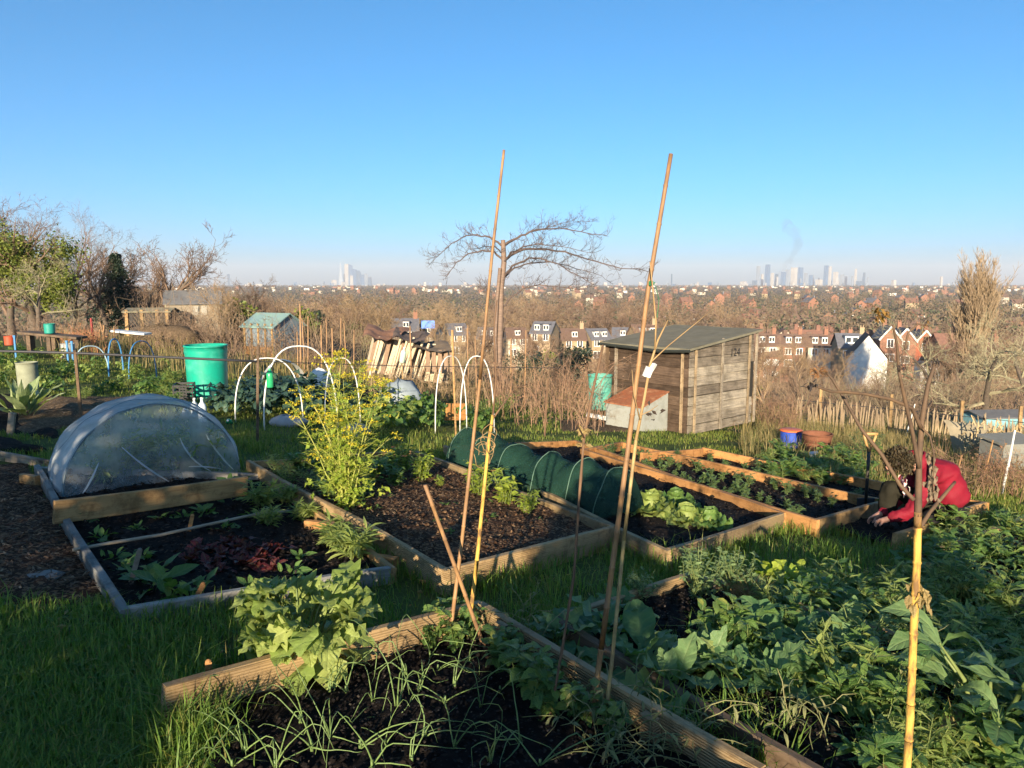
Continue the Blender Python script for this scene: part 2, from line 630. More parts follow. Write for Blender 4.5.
def raised_bed(label, px, mats, skip=(), h=BH, soil=SOIL, drop=.07, t=.045, posts=(), sx=26, sy=60, world=None):
    pts = world or [G(a, b, h) for a, b in px]
    pts = [V3((p.x, p.y, H(p.x, p.y) + h)) for p in pts]
    cen = sum(pts, V3()) / 4
    root = thing('raised_bed', label, 'raised bed', (cen.x, cen.y, H(cen.x, cen.y)))
    for i in range(4):
        if i in skip:
            continue
        a, b = pts[i], pts[(i + 1) % 4]
        d = (b - a).normalized()
        a2 = a - d * (t / 2 + .0025) if i % 2 == 0 else a + d * (t / 2 + .0025)
        b2 = b + d * (t / 2 + .0025) if i % 2 == 0 else b - d * (t / 2 + .0025)
        m = mats[i] if isinstance(mats, (list, tuple)) else mats
        board('board', a2, b2, h + .07, t, m, root)
    for (i, f) in posts:
        a, b = pts[i], pts[(i + 1) % 4]
        d = (b - a).normalized()
        nrm = V3((-d.y, d.x, 0))
        q = a.lerp(b, f)
        if (cen - q).dot(nrm) < 0:
            nrm = -nrm
        q = q + nrm * (t / 2 + .024) + V3((0, 0, -.012))
        board('post', q - d * .035, q + d * .035, h + .05, .042, mats[i] if isinstance(mats, (list, tuple)) else mats, root, n=2)
    # soil sheet
    mb = MB()
    ph = rng.uniform(0, 50)
    for j in range(sy + 1):
        for i in range(sx + 1):
            u, v = .018 + .964 * i / sx, .012 + .976 * j / sy
            p = (pts[0] * (1 - u) + pts[1] * u) * (1 - v) + (pts[3] * (1 - u) + pts[2] * u) * v
            z = p.z - drop + .022 * mnoise.noise((p.x * 4 + ph, p.y * 4, 0)) + .016 * mnoise.noise((p.x * 14, p.y * 14, ph)) + rng.gauss(0, .003)
            mb.V.append((p.x, p.y, z))
    for j in range(sy):
        for i in range(sx):
            a = j * (sx + 1) + i
            mb.f(a, a + 1, a + sx + 2, a + sx + 1)
    so = mb.build('soil', soil, smooth=True)
    tag(so, kind='structure')
    BEDPOLY.append([(p.x, p.y) for p in pts])
    def q(u, v, dz=0):
        p = (pts[0] * (1 - u) + pts[1] * u) * (1 - v) + (pts[3] * (1 - u) + pts[2] * u) * v
        return V3((p.x, p.y, p.z - drop + dz))
    return pts, q, root

def clamp4(px):
    """complete a bed from three corners: p1-p0 and p2-p1"""
    p0, p1, p2 = [G(a, b, BH) for a, b in px]
    p3 = p0 + (p2 - p1)
    return [p0, p1, p2, p3]

DP = (0, .5)
bA, qA, _ = raised_bed('front raised bed of grooved decking boards holding onions', None, [W_deck, W_deck, W_deck, W_deck],
                     world=clamp4([(172, 690), (476, 607), (770, 778)]), skip=(3,), posts=((1, .16), (1, .72)), drop=.13, h=.2, sx=40, sy=60)
bC, qC, _ = raised_bed('middle raised bed of brown mulch with the tall yellow fennel', [(250, 461), (446, 568), (613, 526), (414, 450)],
                     [W_deck, W_deck, W_deck, W_new], posts=((3, .03),), soil=SOIL_B, drop=.06, sx=60, sy=30)
bB, qB, _ = raised_bed('pale edged left bed with the white netting tunnel at its back', [(36, 466), (122, 607), (392, 566), (262, 474)],
                     [W_pale, W_pale, W_new, W_pale], h=.10, drop=.05, sx=50, sy=50)
bD, qD, _ = raised_bed('raised bed with the green net tunnel and cabbages', [(446, 446), (668, 549), (782, 513), (575, 440)],
                     [W_deck, W_deck, W_orange, W_orange], drop=.08, sx=60, sy=30)
bE, qE, _ = raised_bed('long orange board bed with two rows of bean plants', [(582, 449), (815, 519), (884, 500), (622, 442)],
                     [W_orange, W_new, W_orange, W_orange], posts=((2, .35), (2, .66)), drop=.12, sx=60, sy=26)
bE2, qE2, _ = raised_bed('farthest long board bed where the spade stands', [(640, 453), (893, 534), (986, 502), (704, 448)],
                       [W_orange, W_new, W_orange, W_orange], posts=((2, .02), (2, .55), (2, .96)), drop=.12, sx=60, sy=26, skip=(0,))
bF, qF, _ = raised_bed('right hand bed overgrown with large leaved plants', [(690, 573), (552, 616), (860, 790), (1012, 668)],
                     [W_deck, W_dark, W_deck, W_deck], drop=.06, sx=40, sy=50)
bG, qG, _ = raised_bed('weedy board edged bed beside the kneeling gardener', [(1040, 510), (920, 556), (1010, 600), (1130, 545)],
                     W_deck, drop=.05, sx=30, sy=30)

def soil_patch(px, mat, dz=.02, n=30, amp=.05, name='soil'):
    pts = [G(a, b) for a, b in px]
    mb = MB()
    for j in range(n + 1):
        for i in range(n + 1):
            u, v = i / n, j / n
            p = (pts[0] * (1 - u) + pts[1] * u) * (1 - v) + (pts[3] * (1 - u) + pts[2] * u) * v
            ed = min(u, v, 1 - u, 1 - v)
            z = H(p.x, p.y) + dz + (amp * max(0, mnoise.noise((p.x * 2, p.y * 2, 1)) + .25) + rng.gauss(0, .004)) * min(1, ed * 12) - (.03 if ed == 0 else 0)
            mb.V.append((p.x + .08 * mnoise.noise((p.x * 3, p.y * 3, 5)), p.y + .08 * mnoise.noise((p.x * 3, p.y * 3, 9)), z))
    for j in range(n):
        for i in range(n):
            a = j * (n + 1) + i
            mb.f(a, a + 1, a + n + 2, a + n + 1)
    o = mb.build(name, mat, smooth=True)
    tag(o, kind='structure')
    BEDPOLY.append([(p.x, p.y) for p in pts])
    return o
soil_patch([(-170, 612), (118, 606), (26, 462), (-170, 470)], SOIL_B, .012, 50, .03, 'bark_path')
soil_patch([(-160, 462), (48, 453), (-20, 432), (-170, 440)], SOIL, .05, 30, .03)
soil_patch([(20, 436), (98, 424), (150, 398), (10, 398)], SOIL_L, .03, 40, .10)
soil_patch([(-80, 425), (60, 440), (60, 395), (-60, 395)], SOIL, .02, 30, .06)
soil_patch([(320, 413), (440, 408), (420, 384), (330, 386)], SOIL, .03, 30, .06)
soil_patch([(560, 432), (640, 432), (610, 420), (560, 420)], SOIL_L, .01, 20, .04)

def chips(polys_q, n, mat, label=None, lo=.008, hi=.03, name='wood_chips'):
    mb = MB()
    for q in polys_q:
        for _ in range(n):
            u, v = rng.uniform(.03, .97), rng.uniform(.03, .97)
            p = q(u, v)
            L, W_ = rng.uniform(lo, hi), rng.uniform(.003, .011)
            a = rng.uniform(0, 6.28)
            d = V3((math.cos(a), math.sin(a), rng.uniform(-.3, .3))) * L / 2
            s = V3((-math.sin(a), math.cos(a), rng.uniform(-.5, .5))) * W_ / 2
            p = p + V3((0, 0, .02 + rng.uniform(-.006, .012)))
            mb.quad(p - d - s, p + d - s, p + d + s, p - d + s)
    o = mb.build(name, mat)
    tag(o, kind='stuff')
def clods(polys_q, n, mat):
    mb = MB()
    for q in polys_q:
        for _ in range(n):
            p = q(rng.uniform(.03, .97), rng.uniform(.03, .97)) + V3((0, 0, .012))
            r = rng.uniform(.006, .028) * rng.uniform(.5, 1)
            k = len(mb.V)
            for d in ((1, 0, 0), (0, 1, 0), (-1, 0, 0), (0, -1, 0), (0, 0, .8), (0, 0, -.8)):
                mb.V.append(tuple(p + V3(d) * (r * rng.uniform(.6, 1.3)) + V3((rng.gauss(0, r * .2), rng.gauss(0, r * .2), 0))))
            for i in range(4):
                j = (i + 1) % 4
                mb.f(k + i, k + j, k + 4)
                mb.f(k + j, k + i, k + 5)
    tag(mb.build('soil_clods', mat, smooth=True), kind='stuff')
clods([qA, qB, qD, qE, qE2, qF, qG], 900, SOIL)
clods([qC], 700, SOIL_B)
CHIP = leafmat('chip_bark', (.05, .028, .018), (.16, .095, .055), 0, .9, (.30, .21, .13))
CHIP_D = leafmat('chip_dark', (.010, .008, .008), (.026, .019, .016), 0, .9, (.10, .08, .06))
chips([qC], 5200, CHIP)
chips([qA, qF], 2600, CHIP_D, hi=.010, name='compost_crumbs')
chips([qB, qD, qE, qE2], 1500, CHIP_D, name='compost_crumbs')
def q_path(u, v):
    a = [G(-150, 600), G(115, 602), G(30, 466), G(-150, 474)] if not hasattr(q_path, 'c') else q_path.c
    q_path.c = a
    p = (a[0] * (1 - u) + a[1] * u) * (1 - v) + (a[3] * (1 - u) + a[2] * u) * v
    return V3((p.x, p.y, H(p.x, p.y) + .012))
chips([q_path], 6000, CHIP, hi=.05)

# ------------------------------------------------------------------ grass
def blades(name, pts, hmin, hmax, width, mat, lean=.5, seg=2):
    """pts: Nx3, one curved blade each"""
    n = len(pts)
    P = np.array(pts, dtype=np.float64)
    hh = nrs.uniform(hmin, hmax, n) if np.isscalar(hmin) else hmin
    az = nrs.uniform(0, 2 * np.pi, n)
    ln = np.abs(nrs.normal(lean, lean * .5, n))
    dirx, diry = np.cos(az), np.sin(az)
    sx, sy = -np.sin(az) * width / 2, np.cos(az) * width / 2
    wv = nrs.uniform(.7, 1.3, n)
    sx, sy = sx * wv, sy * wv
    b = P
    m = P + np.stack([dirx * hh * ln * .3, diry * hh * ln * .3, hh * .6], 1)
    t = P + np.stack([dirx * hh * ln, diry * hh * ln, hh * np.clip(1.05 - ln * .35, .35, 1)], 1)
    S = np.stack([sx, sy, np.zeros(n)], 1)
    V = np.empty((n, 5, 3))
    V[:, 0] = b - S
    V[:, 1] = b + S
    V[:, 2] = m + S * .8
    V[:, 3] = m - S * .8
    V[:, 4] = t
    me = bpy.data.meshes.new(name)
    me.vertices.add(n * 5)
    me.vertices.foreach_set('co', V.reshape(-1))
    me.loops.add(n * 7)
    base = np.arange(n)[:, None] * 5
    L = (base + np.array([0, 1, 2, 3, 3, 2, 4])[None, :]).reshape(-1)
    me.loops.foreach_set('vertex_index', L.astype(np.int32))
    me.polygons.add(n * 2)
    st = (np.arange(n)[:, None] * 7 + np.array([0, 4])[None, :]).reshape(-1)
    me.polygons.foreach_set('loop_start', st.astype(np.int32))
    me.materials.append(mat)
    me.update(calc_edges=True)
    o = bpy.data.objects.new(name, me)
    C.objects.link(o)
    tag(o, kind='stuff')
    return o

GRASS = leafmat('grass_blade', (.09, .185, .032), (.19, .27, .055), .4, .55, (.26, .22, .08))
GRASS_D = leafmat('grass_dark', (.022, .062, .014), (.05, .10, .022), .3, .55)
DRYG = leafmat('dry_grass_blade', (.34, .26, .12), (.20, .17, .075), .3, .75, (.13, .16, .05))
def outside(x, y):
    for poly in BEDPOLY:
        if inpoly(x, y, poly):
            return False
    return True

pts, hts = [], []
tuss = [(rng.uniform(-4, 6), rng.uniform(1.6, 11)) for _ in range(220)]
def grass_scatter(n, y0, y1, p=1.0):
    k = 0
    while k < n:
        y = y0 + (y1 - y0) * rng.random() ** p
        x = rng.uniform(-.74, .74) * (y + .6)
        k += 1
        if not outside(x, y):
            continue
        d = mnoise.noise((x * 1.3, y * 1.3, 4))
        if d < -.12 and rng.random() < .85:
            continue
        pts.append((x, y, H(x, y) - .005))
        hh = .05 + .05 * rng.random() + .06 * max(0, d + .1)
        if y < 3.6 and x < -.4:
            hh *= 1.1
        if y > 7.5:
            hh = hh * .5 + .02
        hts.append(hh)
grass_scatter(60000, 1.6, 5.5)
grass_scatter(60000, 4.0, 10)
grass_scatter(90000, 8.0, 19)
# longer tussocks at bed edges and in the foreground
for (tx, ty) in tuss:
    if not outside(tx, ty):
        continue
    for _ in range(50):
        x, y = rng.gauss(tx, .09), rng.gauss(ty, .09)
        if outside(x, y):
            pts.append((x, y, H(x, y)))
            hts.append(rng.uniform(.08, .2))
for poly in BEDPOLY[:8]:
    for i in range(4):
        (x1, y1), (x2, y2) = poly[i], poly[(i + 1) % 4]
        L = math.hypot(x2 - x1, y2 - y1)
        for _ in range(int(L * 420)):
            t = rng.random()
            x, y = x1 + (x2 - x1) * t + rng.gauss(0, .06), y1 + (y2 - y1) * t + rng.gauss(0, .06)
            if outside(x, y) and y > 1.3:
                pts.append((x, y, H(x, y)))
                hts.append(rng.uniform(.05, .16))
# foreground left: long soft grass
for _ in range(15000):
    px, py = rng.uniform(-40, 215), rng.uniform(640, 800)
    p = G(px, py)
    if outside(p.x, p.y):
        pts.append((p.x, p.y, H(p.x, p.y)))
        hts.append(rng.uniform(.04, .11))
for _ in range(700):
    p = G(rng.gauss(190, 24), rng.gauss(740, 26))
    pts.append((p.x, p.y, H(p.x, p.y)))
    hts.append(rng.uniform(.12, .24))
P_, H_ = np.array(pts), np.array(hts)
nearm = P_[:, 1] < 8 + nrs.uniform(-1, 1, len(P_))
blades('grass', P_[nearm], H_[nearm], 0, .006, GRASS, .55)
LAWN = leafmat('winter_lawn', (.11, .175, .03), (.22, .26, .055), .35, .6, (.34, .28, .10))
blades('lawn_grass', P_[~nearm], H_[~nearm], 0, .008, LAWN, .5)

fl = MB()
for _ in range(420):
    y = rng.uniform(1.8, 9)
    x = rng.uniform(-.7, .7) * y
    if outside(x, y):
        fl.flake((x, y, H(x, y) + rng.uniform(.03, .07)), rng.uniform(.02, .055), .6)
tag(fl.build('fallen_leaves', STRAW), kind='stuff')
# dry grass on the slope to the right and behind the shed
pts = []
for _ in range(26000):
    y = 9.5 + 15 * rng.random() ** .8
    x = rng.uniform(.30, .76) * y + rng.uniform(-.5, .5)
    p = P3(512, 300, 1)
    px = 512 + x / y * FPX
    if px < 745 and y < 18:
        continue
    if px < 800 and y < 11.3:
        continue
    if not outside(x, y) or mnoise.noise((x * .9, y * .9, 2)) < -.22:
        continue
    pts.append((x, y, H(x, y)))
blades('dry_grass', pts, .1, .48, .009, DRYG, .6)
pts = []
for _ in range(9000):
    y = rng.uniform(17.5, 27)
    x = rng.uniform(-.62, .4) * y
    if mnoise.noise((x * .5, y * .5, 2)) < -.1:
        continue
    pts.append((x, y, H(x, y)))
blades('dry_grass', pts, .2, .7, .012, DRYG, .4)

# ------------------------------------------------------------------ vegetables and weeds
def one(name, mb, mat, label, cat, group=None, smooth=True):
    return tag(mb.build(name, mat, smooth=smooth), label, cat, group)

def onion(seed):
    rn = random.Random(seed)
    mb = MB()
    for k in range(rn.randint(2, 5)):
        az = rn.uniform(0, 6.28)
        L = rn.uniform(.18, .46)
        n = 12
        e = rn.uniform(40, 88)
        kink = rn.randint(3, 11)
        kink2 = rn.randint(5, 14)
        pts, rad = [V3((rn.gauss(0, .006), rn.gauss(0, .006), -.01))], [.0026]
        for i in range(n):
            e -= rn.uniform(0, 6)
            if i in (kink, kink + 1, kink2):
                e -= rn.uniform(18, 55)
                az += rn.gauss(0, .4)
            az += rn.gauss(0, .10)
            e = max(e, -65)
            q = pts[-1] + V3((math.cos(az) * math.cos(R(e)), math.sin(az) * math.cos(R(e)), math.sin(R(e)))) * (L / n)
            if q.z < .006:
                q.z = .006
                e = rn.uniform(-5, 12)
            pts.append(q)
            rad.append(.0033 * (1 - (i + 1) / n * .75) * rn.uniform(.85, 1.1))
        mb.tube(pts, rad, 5)
    mb.tube([(0, 0, -.01), (0, 0, .02)], [.006, .005], 6)
    return mb
L_onion = leafmat('onion_leaf', (.10, .17, .06), (.19, .28, .10), .15, .4)
onS = Spread([one('onion_plant', onion(i), L_onion, 'thin green onion plant with bent leaves', 'onion plant') for i in range(12)])
for (x, y) in [(245, 750), (262, 682), (300, 720), (330, 690), (352, 660), (372, 700), (395, 640), (430, 655), (346, 690), (312, 748), (360, 745), (330, 735), (420, 690), (445, 700),
               (470, 660), (412, 760), (455, 745), (480, 705), (500, 690), (520, 740), (405, 672), (385, 745), (438, 668), (275, 765), (490, 760), (540, 765), (290, 660), (455, 685), (232, 765), (398, 705), (425, 735), (372, 765)]:
    p = G(x, y, BH - .08)
    onS.put(p, sc_=rng.uniform(.75, 1.15), label='thin green onion plant with bent leaves in the dark soil of the front bed', group='onion plants in the front bed')

def rosette(seed, n, L, W, spread=(75, 15), e1=(-35, 15), shape='ovate', wave=.1, fold=.2, pet=.25, ns=6, stem=0, jit=.02, rise=0):
    rn = random.Random(seed)
    mb = MB()
    for k in range(n):
        t = k / max(1, n - 1)
        az = k * 2.4 + rn.gauss(0, .25)
        e0 = spread[0] + (spread[1] - spread[0]) * t + rn.gauss(0, 8)
        l = L * (.55 + .5 * t) * rn.uniform(.75, 1.15)
        b = V3((rn.gauss(0, jit), rn.gauss(0, jit), rise * (1 - t) * rn.uniform(.5, 1)))
        mb.leaf(b, az, l, W * l / L * rn.uniform(.8, 1.15), e0, e0 - rn.uniform(20, 70) + rn.uniform(*e1) * .5, shape, fold, wave, ns, pet, rn.gauss(0, .25), rn)
    if stem:
        mb.tube([(0, 0, -.02), (rn.gauss(0, .01), rn.gauss(0, .01), stem)], [.012, .007], 6)
    return mb

def bushy(seed, n_st, h, spread, nl, ll, lw, shape='ovate', ns=3, droop=0, stemr=.003, low=.15):
    """upright leafy stems"""
    rn = random.Random(seed)
    mb = MB()
    for s in range(n_st):
        az = rn.uniform(0, 6.28)
        tip = V3((math.cos(az) * spread * rn.uniform(.2, 1), math.sin(az) * spread * rn.uniform(.2, 1), h * rn.uniform(.55, 1.05)))
        b = V3((rn.gauss(0, spread * .15), rn.gauss(0, spread * .15), -.01))
        mid = b.lerp(tip, .5) + V3((rn.gauss(0, .02), rn.gauss(0, .02), h * .08))
        mb.mi = 1
        mb.tube([b, mid, tip], [stemr, stemr * .8, stemr * .4], 4, False)
        mb.mi = 0
        for k in range(nl):
            t = rn.uniform(low, 1)
            q = b.lerp(mid, t * 2) if t < .5 else mid.lerp(tip, t * 2 - 1)
            l = ll * rn.uniform(.6, 1.2)
            mb.leaf(q, rn.uniform(0, 6.28), l, lw * l / ll, rn.uniform(0, 65) - droop, rn.uniform(-35, 25) - droop, shape, .2, .1, ns, .12, rn.gauss(0, .3), rn)
    return mb
STEM_G = leafmat('green_stem', (.12, .17, .05), (.18, .22, .08), .1)

# the big leafy plant in the sun at the front bed's back board
def big_leafy():
    loc = G(300, 668, .06)
    root = thing('leafy_plant', 'large sunlit yellow green plant of broad lobed leaves at the corner of the onion bed', 'leafy plant', loc)
    rn = random.Random(5)
    mb, st = MB(), MB()
    for k in range(13):
        az = k * 2.4
        rr = .10 * rn.uniform(.3, 1.3)
        e = rn.uniform(20, 80)
        tip = V3((math.cos(az) * (rr + .20 * math.cos(R(e))), math.sin(az) * (rr + .16 * math.cos(R(e))), .10 + .34 * math.sin(R(e)) * rn.uniform(.7, 1.0)))
        st.tube([(rn.gauss(0, .02), rn.gauss(0, .02), -.05), tip * .55 + V3((0, 0, .03)), tip], [.008, .007, .004], 5, False)
        for j in range(8):
            q = tip * rn.uniform(.55, 1)
            l = rn.uniform(.10, .23)
            mb.leaf(q, az + rn.gauss(0, 1.0), l, l * rn.uniform(.5, .72), rn.uniform(5, 75), rn.uniform(-60, 10), 'lobed', .15, .2, 11, .2, rn.gauss(0, .35), rn)
    for k in range(12):
        l = rn.uniform(.2, .32)
        mb.leaf((rn.gauss(0, .07), rn.gauss(0, .07), .08), rn.uniform(0, 6.28), l, l * .55, rn.uniform(5, 40), rn.uniform(-55, -15), 'lobed', .12, .2, 11, .3, rn.gauss(0, .3), rn)
    mb.build('foliage', L_bright, root, smooth=True)
    st.build('stem', STEM_G, root, smooth=True)
big_leafy()

# broad leaved plants on the right hand bed
L_comf = leafmat('blue_green_leaf', (.07, .16, .065), (.17, .27, .11), .32, c3=(.28, .33, .10))
KX = [one('leafy_plant', rosette(20 + i, 19, .36, .145, (80, 12), (-45, 5), 'lobed' if i % 2 else 'ovate', .16, .2, .3, 12, .1), L_comf, 'x', 'leafy plant') for i in range(4)]
kS = Spread(KX)
for x, y, s in [(560, 640, .8), (607, 640, 1.0), (640, 668, 1.05), (712, 672, .8), (742, 684, .9), (668, 690, .9), (790, 655, 1.05), (772, 690, 1.0), (822, 690, 1.05), (850, 672, .9), (620, 612, .7), (800, 618, .8), (770, 600, .75), (842, 640, .85)]:
    kS.put(G(x, y, .09), sc_=s * 1.08, label='broad leaved dark green plant drooping over the board of the right hand bed', group='broad leaved plants in the right hand bed')
# tall loose plant in the near right corner
def corner_plant():
    loc = G(985, 750)
    root = thing('leafy_plant', 'tall pale stemmed brassica plant in the near right corner', 'leafy plant', loc)
    rn = random.Random(9)
    mb, st = MB(), MB()
    for k in range(6):
        az = k * 1.1
        tip = V3((.17 * math.cos(az), .13 * math.sin(az), rn.uniform(.16, .34)))
        st.tube([(0, 0, -.03), tip * .5 + V3((0, 0, .05)), tip], [.008, .006, .002], 6, False)
        for j in range(10):
            l = rn.uniform(.10, .20)
            mb.leaf(tip * rn.uniform(.4, 1), az + rn.gauss(0, 1.2), l, l * .38, rn.uniform(10, 85), rn.uniform(-60, 20), 'ovate', .2, .14, 7, .25, rn.gauss(0, .3), rn)
    mb.build('foliage', L_comf, root, smooth=True)
    st.build('stem', STEM_G, root, smooth=True)
    root.scale = (1.5, 1.5, 1.6)
corner_plant()

# weeds of the right foreground
WK = []
for i in range(4):
    WK.append(one('leafy_weed', bushy(40 + i, 9, .24, .16, 11, .085, .038, ns=3), [L_mid, STEM_G], 'x', 'weed'))
for i in range(3):
    WK.append(one('leafy_weed', bushy(50 + i, 14, .20, .15, 14, .07, .014, ns=2), [L_bright, STEM_G], 'x', 'weed'))
for i in range(2):
    WK.append(one('leafy_weed', rosette(60 + i, 16, .2, .085, (85, 20), (-30, 20), 'ovate', .1, .2, .2, 5), L_dark, 'x', 'weed'))
wS = Spread(WK)
cnt = 0
GRP_W = 'leafy weeds crowding the right foreground'
LAB_W = 'low leafy green weed crowded among others in the right foreground'
for _ in range(1500):
    x, y = rng.uniform(690, 1090), rng.uniform(550, 800)
    lim = 570 + max(0, (880 - x)) * .42
    if y < lim or cnt >= 165:
        continue
    if 680 < x < 765 and 590 < y < 645:
        continue
    if x < 860 and y > 655 and x < 640 + (y - 655) * 1.5 + 40:
        continue
    p = G(x, y, .03)
    if (p.x - bF[1].x) ** 2 + (p.y - bF[1].y) ** 2 < .3:
        continue
    wS.put(p, sc_=rng.uniform(.65, 1.2), label=LAB_W, group=GRP_W)
    cnt += 1
for _ in range(26):
    wS.put(G(rng.uniform(935, 1060), rng.uniform(532, 575), .05), sc_=rng.uniform(.8, 1.3), label=LAB_W, group=GRP_W)
for _ in range(12):
    x = rng.uniform(800, 1060)
    wS.put(G(x, rng.uniform(590 + max(0, 860 - x) * .3, 730), .03), sc_=rng.uniform(1.1, 1.6), which=rng.choice([4, 5, 6]), label=LAB_W, group=GRP_W)
gp, gh = [], []
for _ in range(7000):
    x, y = rng.uniform(640, 1090), rng.uniform(556, 800)
    p = G(x, y)
    if inpoly(p.x, p.y, BEDPOLY[0]) or (640 < x < 770 and 585 < y < 645) or mnoise.noise((p.x * 3, p.y * 3, 8)) < -.05:
        continue
    gp.append((p.x, p.y, p.z + .02))
    gh.append(rng.uniform(.08, .26))
blades('grass', gp, np.array(gh), 0, .007, GRASS, .6)
# feathery pale herb and the pale mound on the far corner of that bed
FH = one('feathery_herb', bushy(70, 22, .3, .15, 26, .04, .015, ns=2), [leafmat('herb_leaf', (.17, .27, .12), (.25, .34, .15), .3), STEM_G], 'x', 'herb')
fS = Spread([FH])
for x, y, s, lb in [(700, 600, 1, 'pale feathery herb at the back corner of the right hand bed'), (735, 597, .9, 'greyer feathery herb beside the round mound of floppy leaves'), (640, 603, .6, 'low dark feathery herb along the back board of the right hand bed')]:
    fS.put(G(x, y, .09), sc_=s * 1.15, label=lb)
mo = one('floppy_plant', rosette(72, 60, .26, .13, (85, 40), (-60, -20), 'ovate', .15, .2, .2, 6, 0, .12, .12), L_lime, 'dome of pale floppy yellow green leaves beside the soil patch', 'leafy plant')
place(mo, G(790, 592, .09), 0, .85)
dg = MB()
for _ in range(160):
    dg.leaf((rng.gauss(0, .06), rng.gauss(0, .05), 0), rng.uniform(0, 6.28), rng.uniform(.12, .28), .008, rng.uniform(45, 88), rng.uniform(-40, 50), 'strap', .1, 0, 4, 0)
place(one('dead_grass_tuft', dg, STRAW, 'brown tuft of dead stalks beside the pale floppy plant', 'dead plant'), G(752, 605, .09))

# narrow leaved green tufts of the left bed
TF = [one('leafy_tuft', bushy(80 + i, 16, .2, .13, 16, .13, .02, ns=4, stemr=.004), [L_bright, STEM_G], 'x', 'leafy plant') for i in range(3)]
tS = Spread(TF)
for x, y, s, lb in [(262, 508, 1.0, 'narrow leaved green tuft by the netting tunnel board'), (303, 522, .75, 'small narrow leaved tuft at the end of the pale pipe'), (352, 560, 1.05, 'sunlit tuft of narrow leaves by the broken bed boards'),
                    (336, 548, .9, 'bushy sunlit tuft behind the broken bed boards'), (288, 505, .8, 'narrow leaved tuft against the middle bed board'), (268, 528, .7, 'small shaded tuft beside the pale pipe')]:
    tS.put(G(x, y, .02), sc_=s, label=lb)
sm = [one('seedling_plant', rosette(90 + i, 11, .13, .05, (80, 15), (-20, 20), 'ovate', .12, .2, .25, 5), L_mid, 'x', 'vegetable plant') for i in range(3)]
sS = Spread(sm)
for x, y, s in [(85, 520, 1.1), (98, 540, .9), (92, 508, .9), (165, 590, 1.5), (190, 598, 1.0), (150, 580, 1.2), (205, 515, 1.0), (240, 500, 1.0), (235, 485, 1.1), (225, 530, .8), (180, 505, .8), (128, 570, .8), (172, 600, 1.1), (112, 560, .7), (145, 560, .7), (215, 500, 1.0), (185, 518, .7), (200, 590, .9), (250, 590, .8), (290, 575, .8), (160, 520, .6), (135, 530, .6), (255, 518, .8), (225, 488, 1.0), (300, 560, .7)]:
    sS.put(G(x, y, .04), sc_=s * 1.35, label='small green leafy plant in the dark soil of the left bed', group='small green plants in the left bed')
rd = [one('red_lettuce', rosette(95 + i, 16, .12, .06, (80, 15), (-20, 20), 'lobed', .2, .2, .1, 5), L_red, 'x', 'lettuce') for i in range(2)]
rS = Spread(rd)
for x, y, s in [(203, 552, 1.0), (225, 558, 1.1), (245, 565, 1.1), (212, 565, .9), (262, 560, .9), (238, 548, .8), (275, 568, .8), (190, 560, .9), (228, 545, .9), (252, 552, 1.0), (268, 552, .9), (218, 572, .8)]:
    rS.put(G(x, y, .04), sc_=s * 1.3, label='dark red lettuce in the row of the left bed', group='red lettuces in the left bed')

# cabbages
def cabbage(seed):
    rn = random.Random(seed)
    mb = MB()
    for k in range(22):
        t = k / 21
        az = k * 2.4
        l = .12 + .16 * t
        mb.leaf((.02 * math.cos(az), .02 * math.sin(az), .08 * (1 - t)), az, l, l * .85, 88 - 52 * t, 120 - 120 * t if t < .5 else 10 - 50 * t, 'oblong', .28, .2, 10, .05, rn.gauss(0, .2), rn)
    mb.lathe([(.02, .02), (.075, .06), (.09, .12), (.06, .18), (.01, .2)], (0, 0, 0), 14)
    return mb
cb = [one('cabbage', cabbage(100 + i), L_bright if i == 0 else L_mid, 'x', 'cabbage') for i in range(2)]
cS = Spread(cb)
for x, y, s, w, lb in [(650, 516, 1.1, 0, 'bright yellow green pointed cabbage nearest the green net tunnel'), (686, 526, .9, 0, 'split pale cabbage in the middle of the cabbage row'), (676, 510, .95, 1, 'dark outer leaved cabbage behind the split one'),
                       (708, 528, .85, 1, 'low cabbage with browned leaves nearest the bed corner'), (638, 508, .7, 1, 'small cabbage half under the net tunnel end')]:
    cS.put(G(x, y, .06), sc_=s, which=w, label=lb)

# bean seedlings in the long beds
bn = [one('bean_plant', bushy(110 + i, 6, .22, .09, 12, .07, .035, ns=3), [leafmat('bean_leaf', (.075, .14, .05), (.13, .2, .07), .3), STEM_G], 'x', 'bean plant') for i in range(4)]
bS = Spread(bn)
for k in range(34):
    u, v = (.3 if k % 2 else .68) + rng.gauss(0, .06), .04 + .92 * (k // 2) / 17 + rng.gauss(0, .01)
    bS.put(qE(v, u), sc_=rng.uniform(.5, .9), label='bushy young bean plant in the long orange board bed', group='bean plants in the long bed')
for k in range(26):
    bS.put(qE2(.03 + .9 * k / 26, rng.uniform(.3, .8)), sc_=rng.uniform(.4, .8), label='bushy young bean plant in the farthest board bed', group='bean plants in the farthest bed')
for x, y in [(745, 505), (728, 500), (712, 497), (700, 494), (690, 490)]:
    bS.put(G(x, y, .05), sc_=.7, label='small dull green plant along the far board of the cabbage bed', group='small plants behind the cabbages')

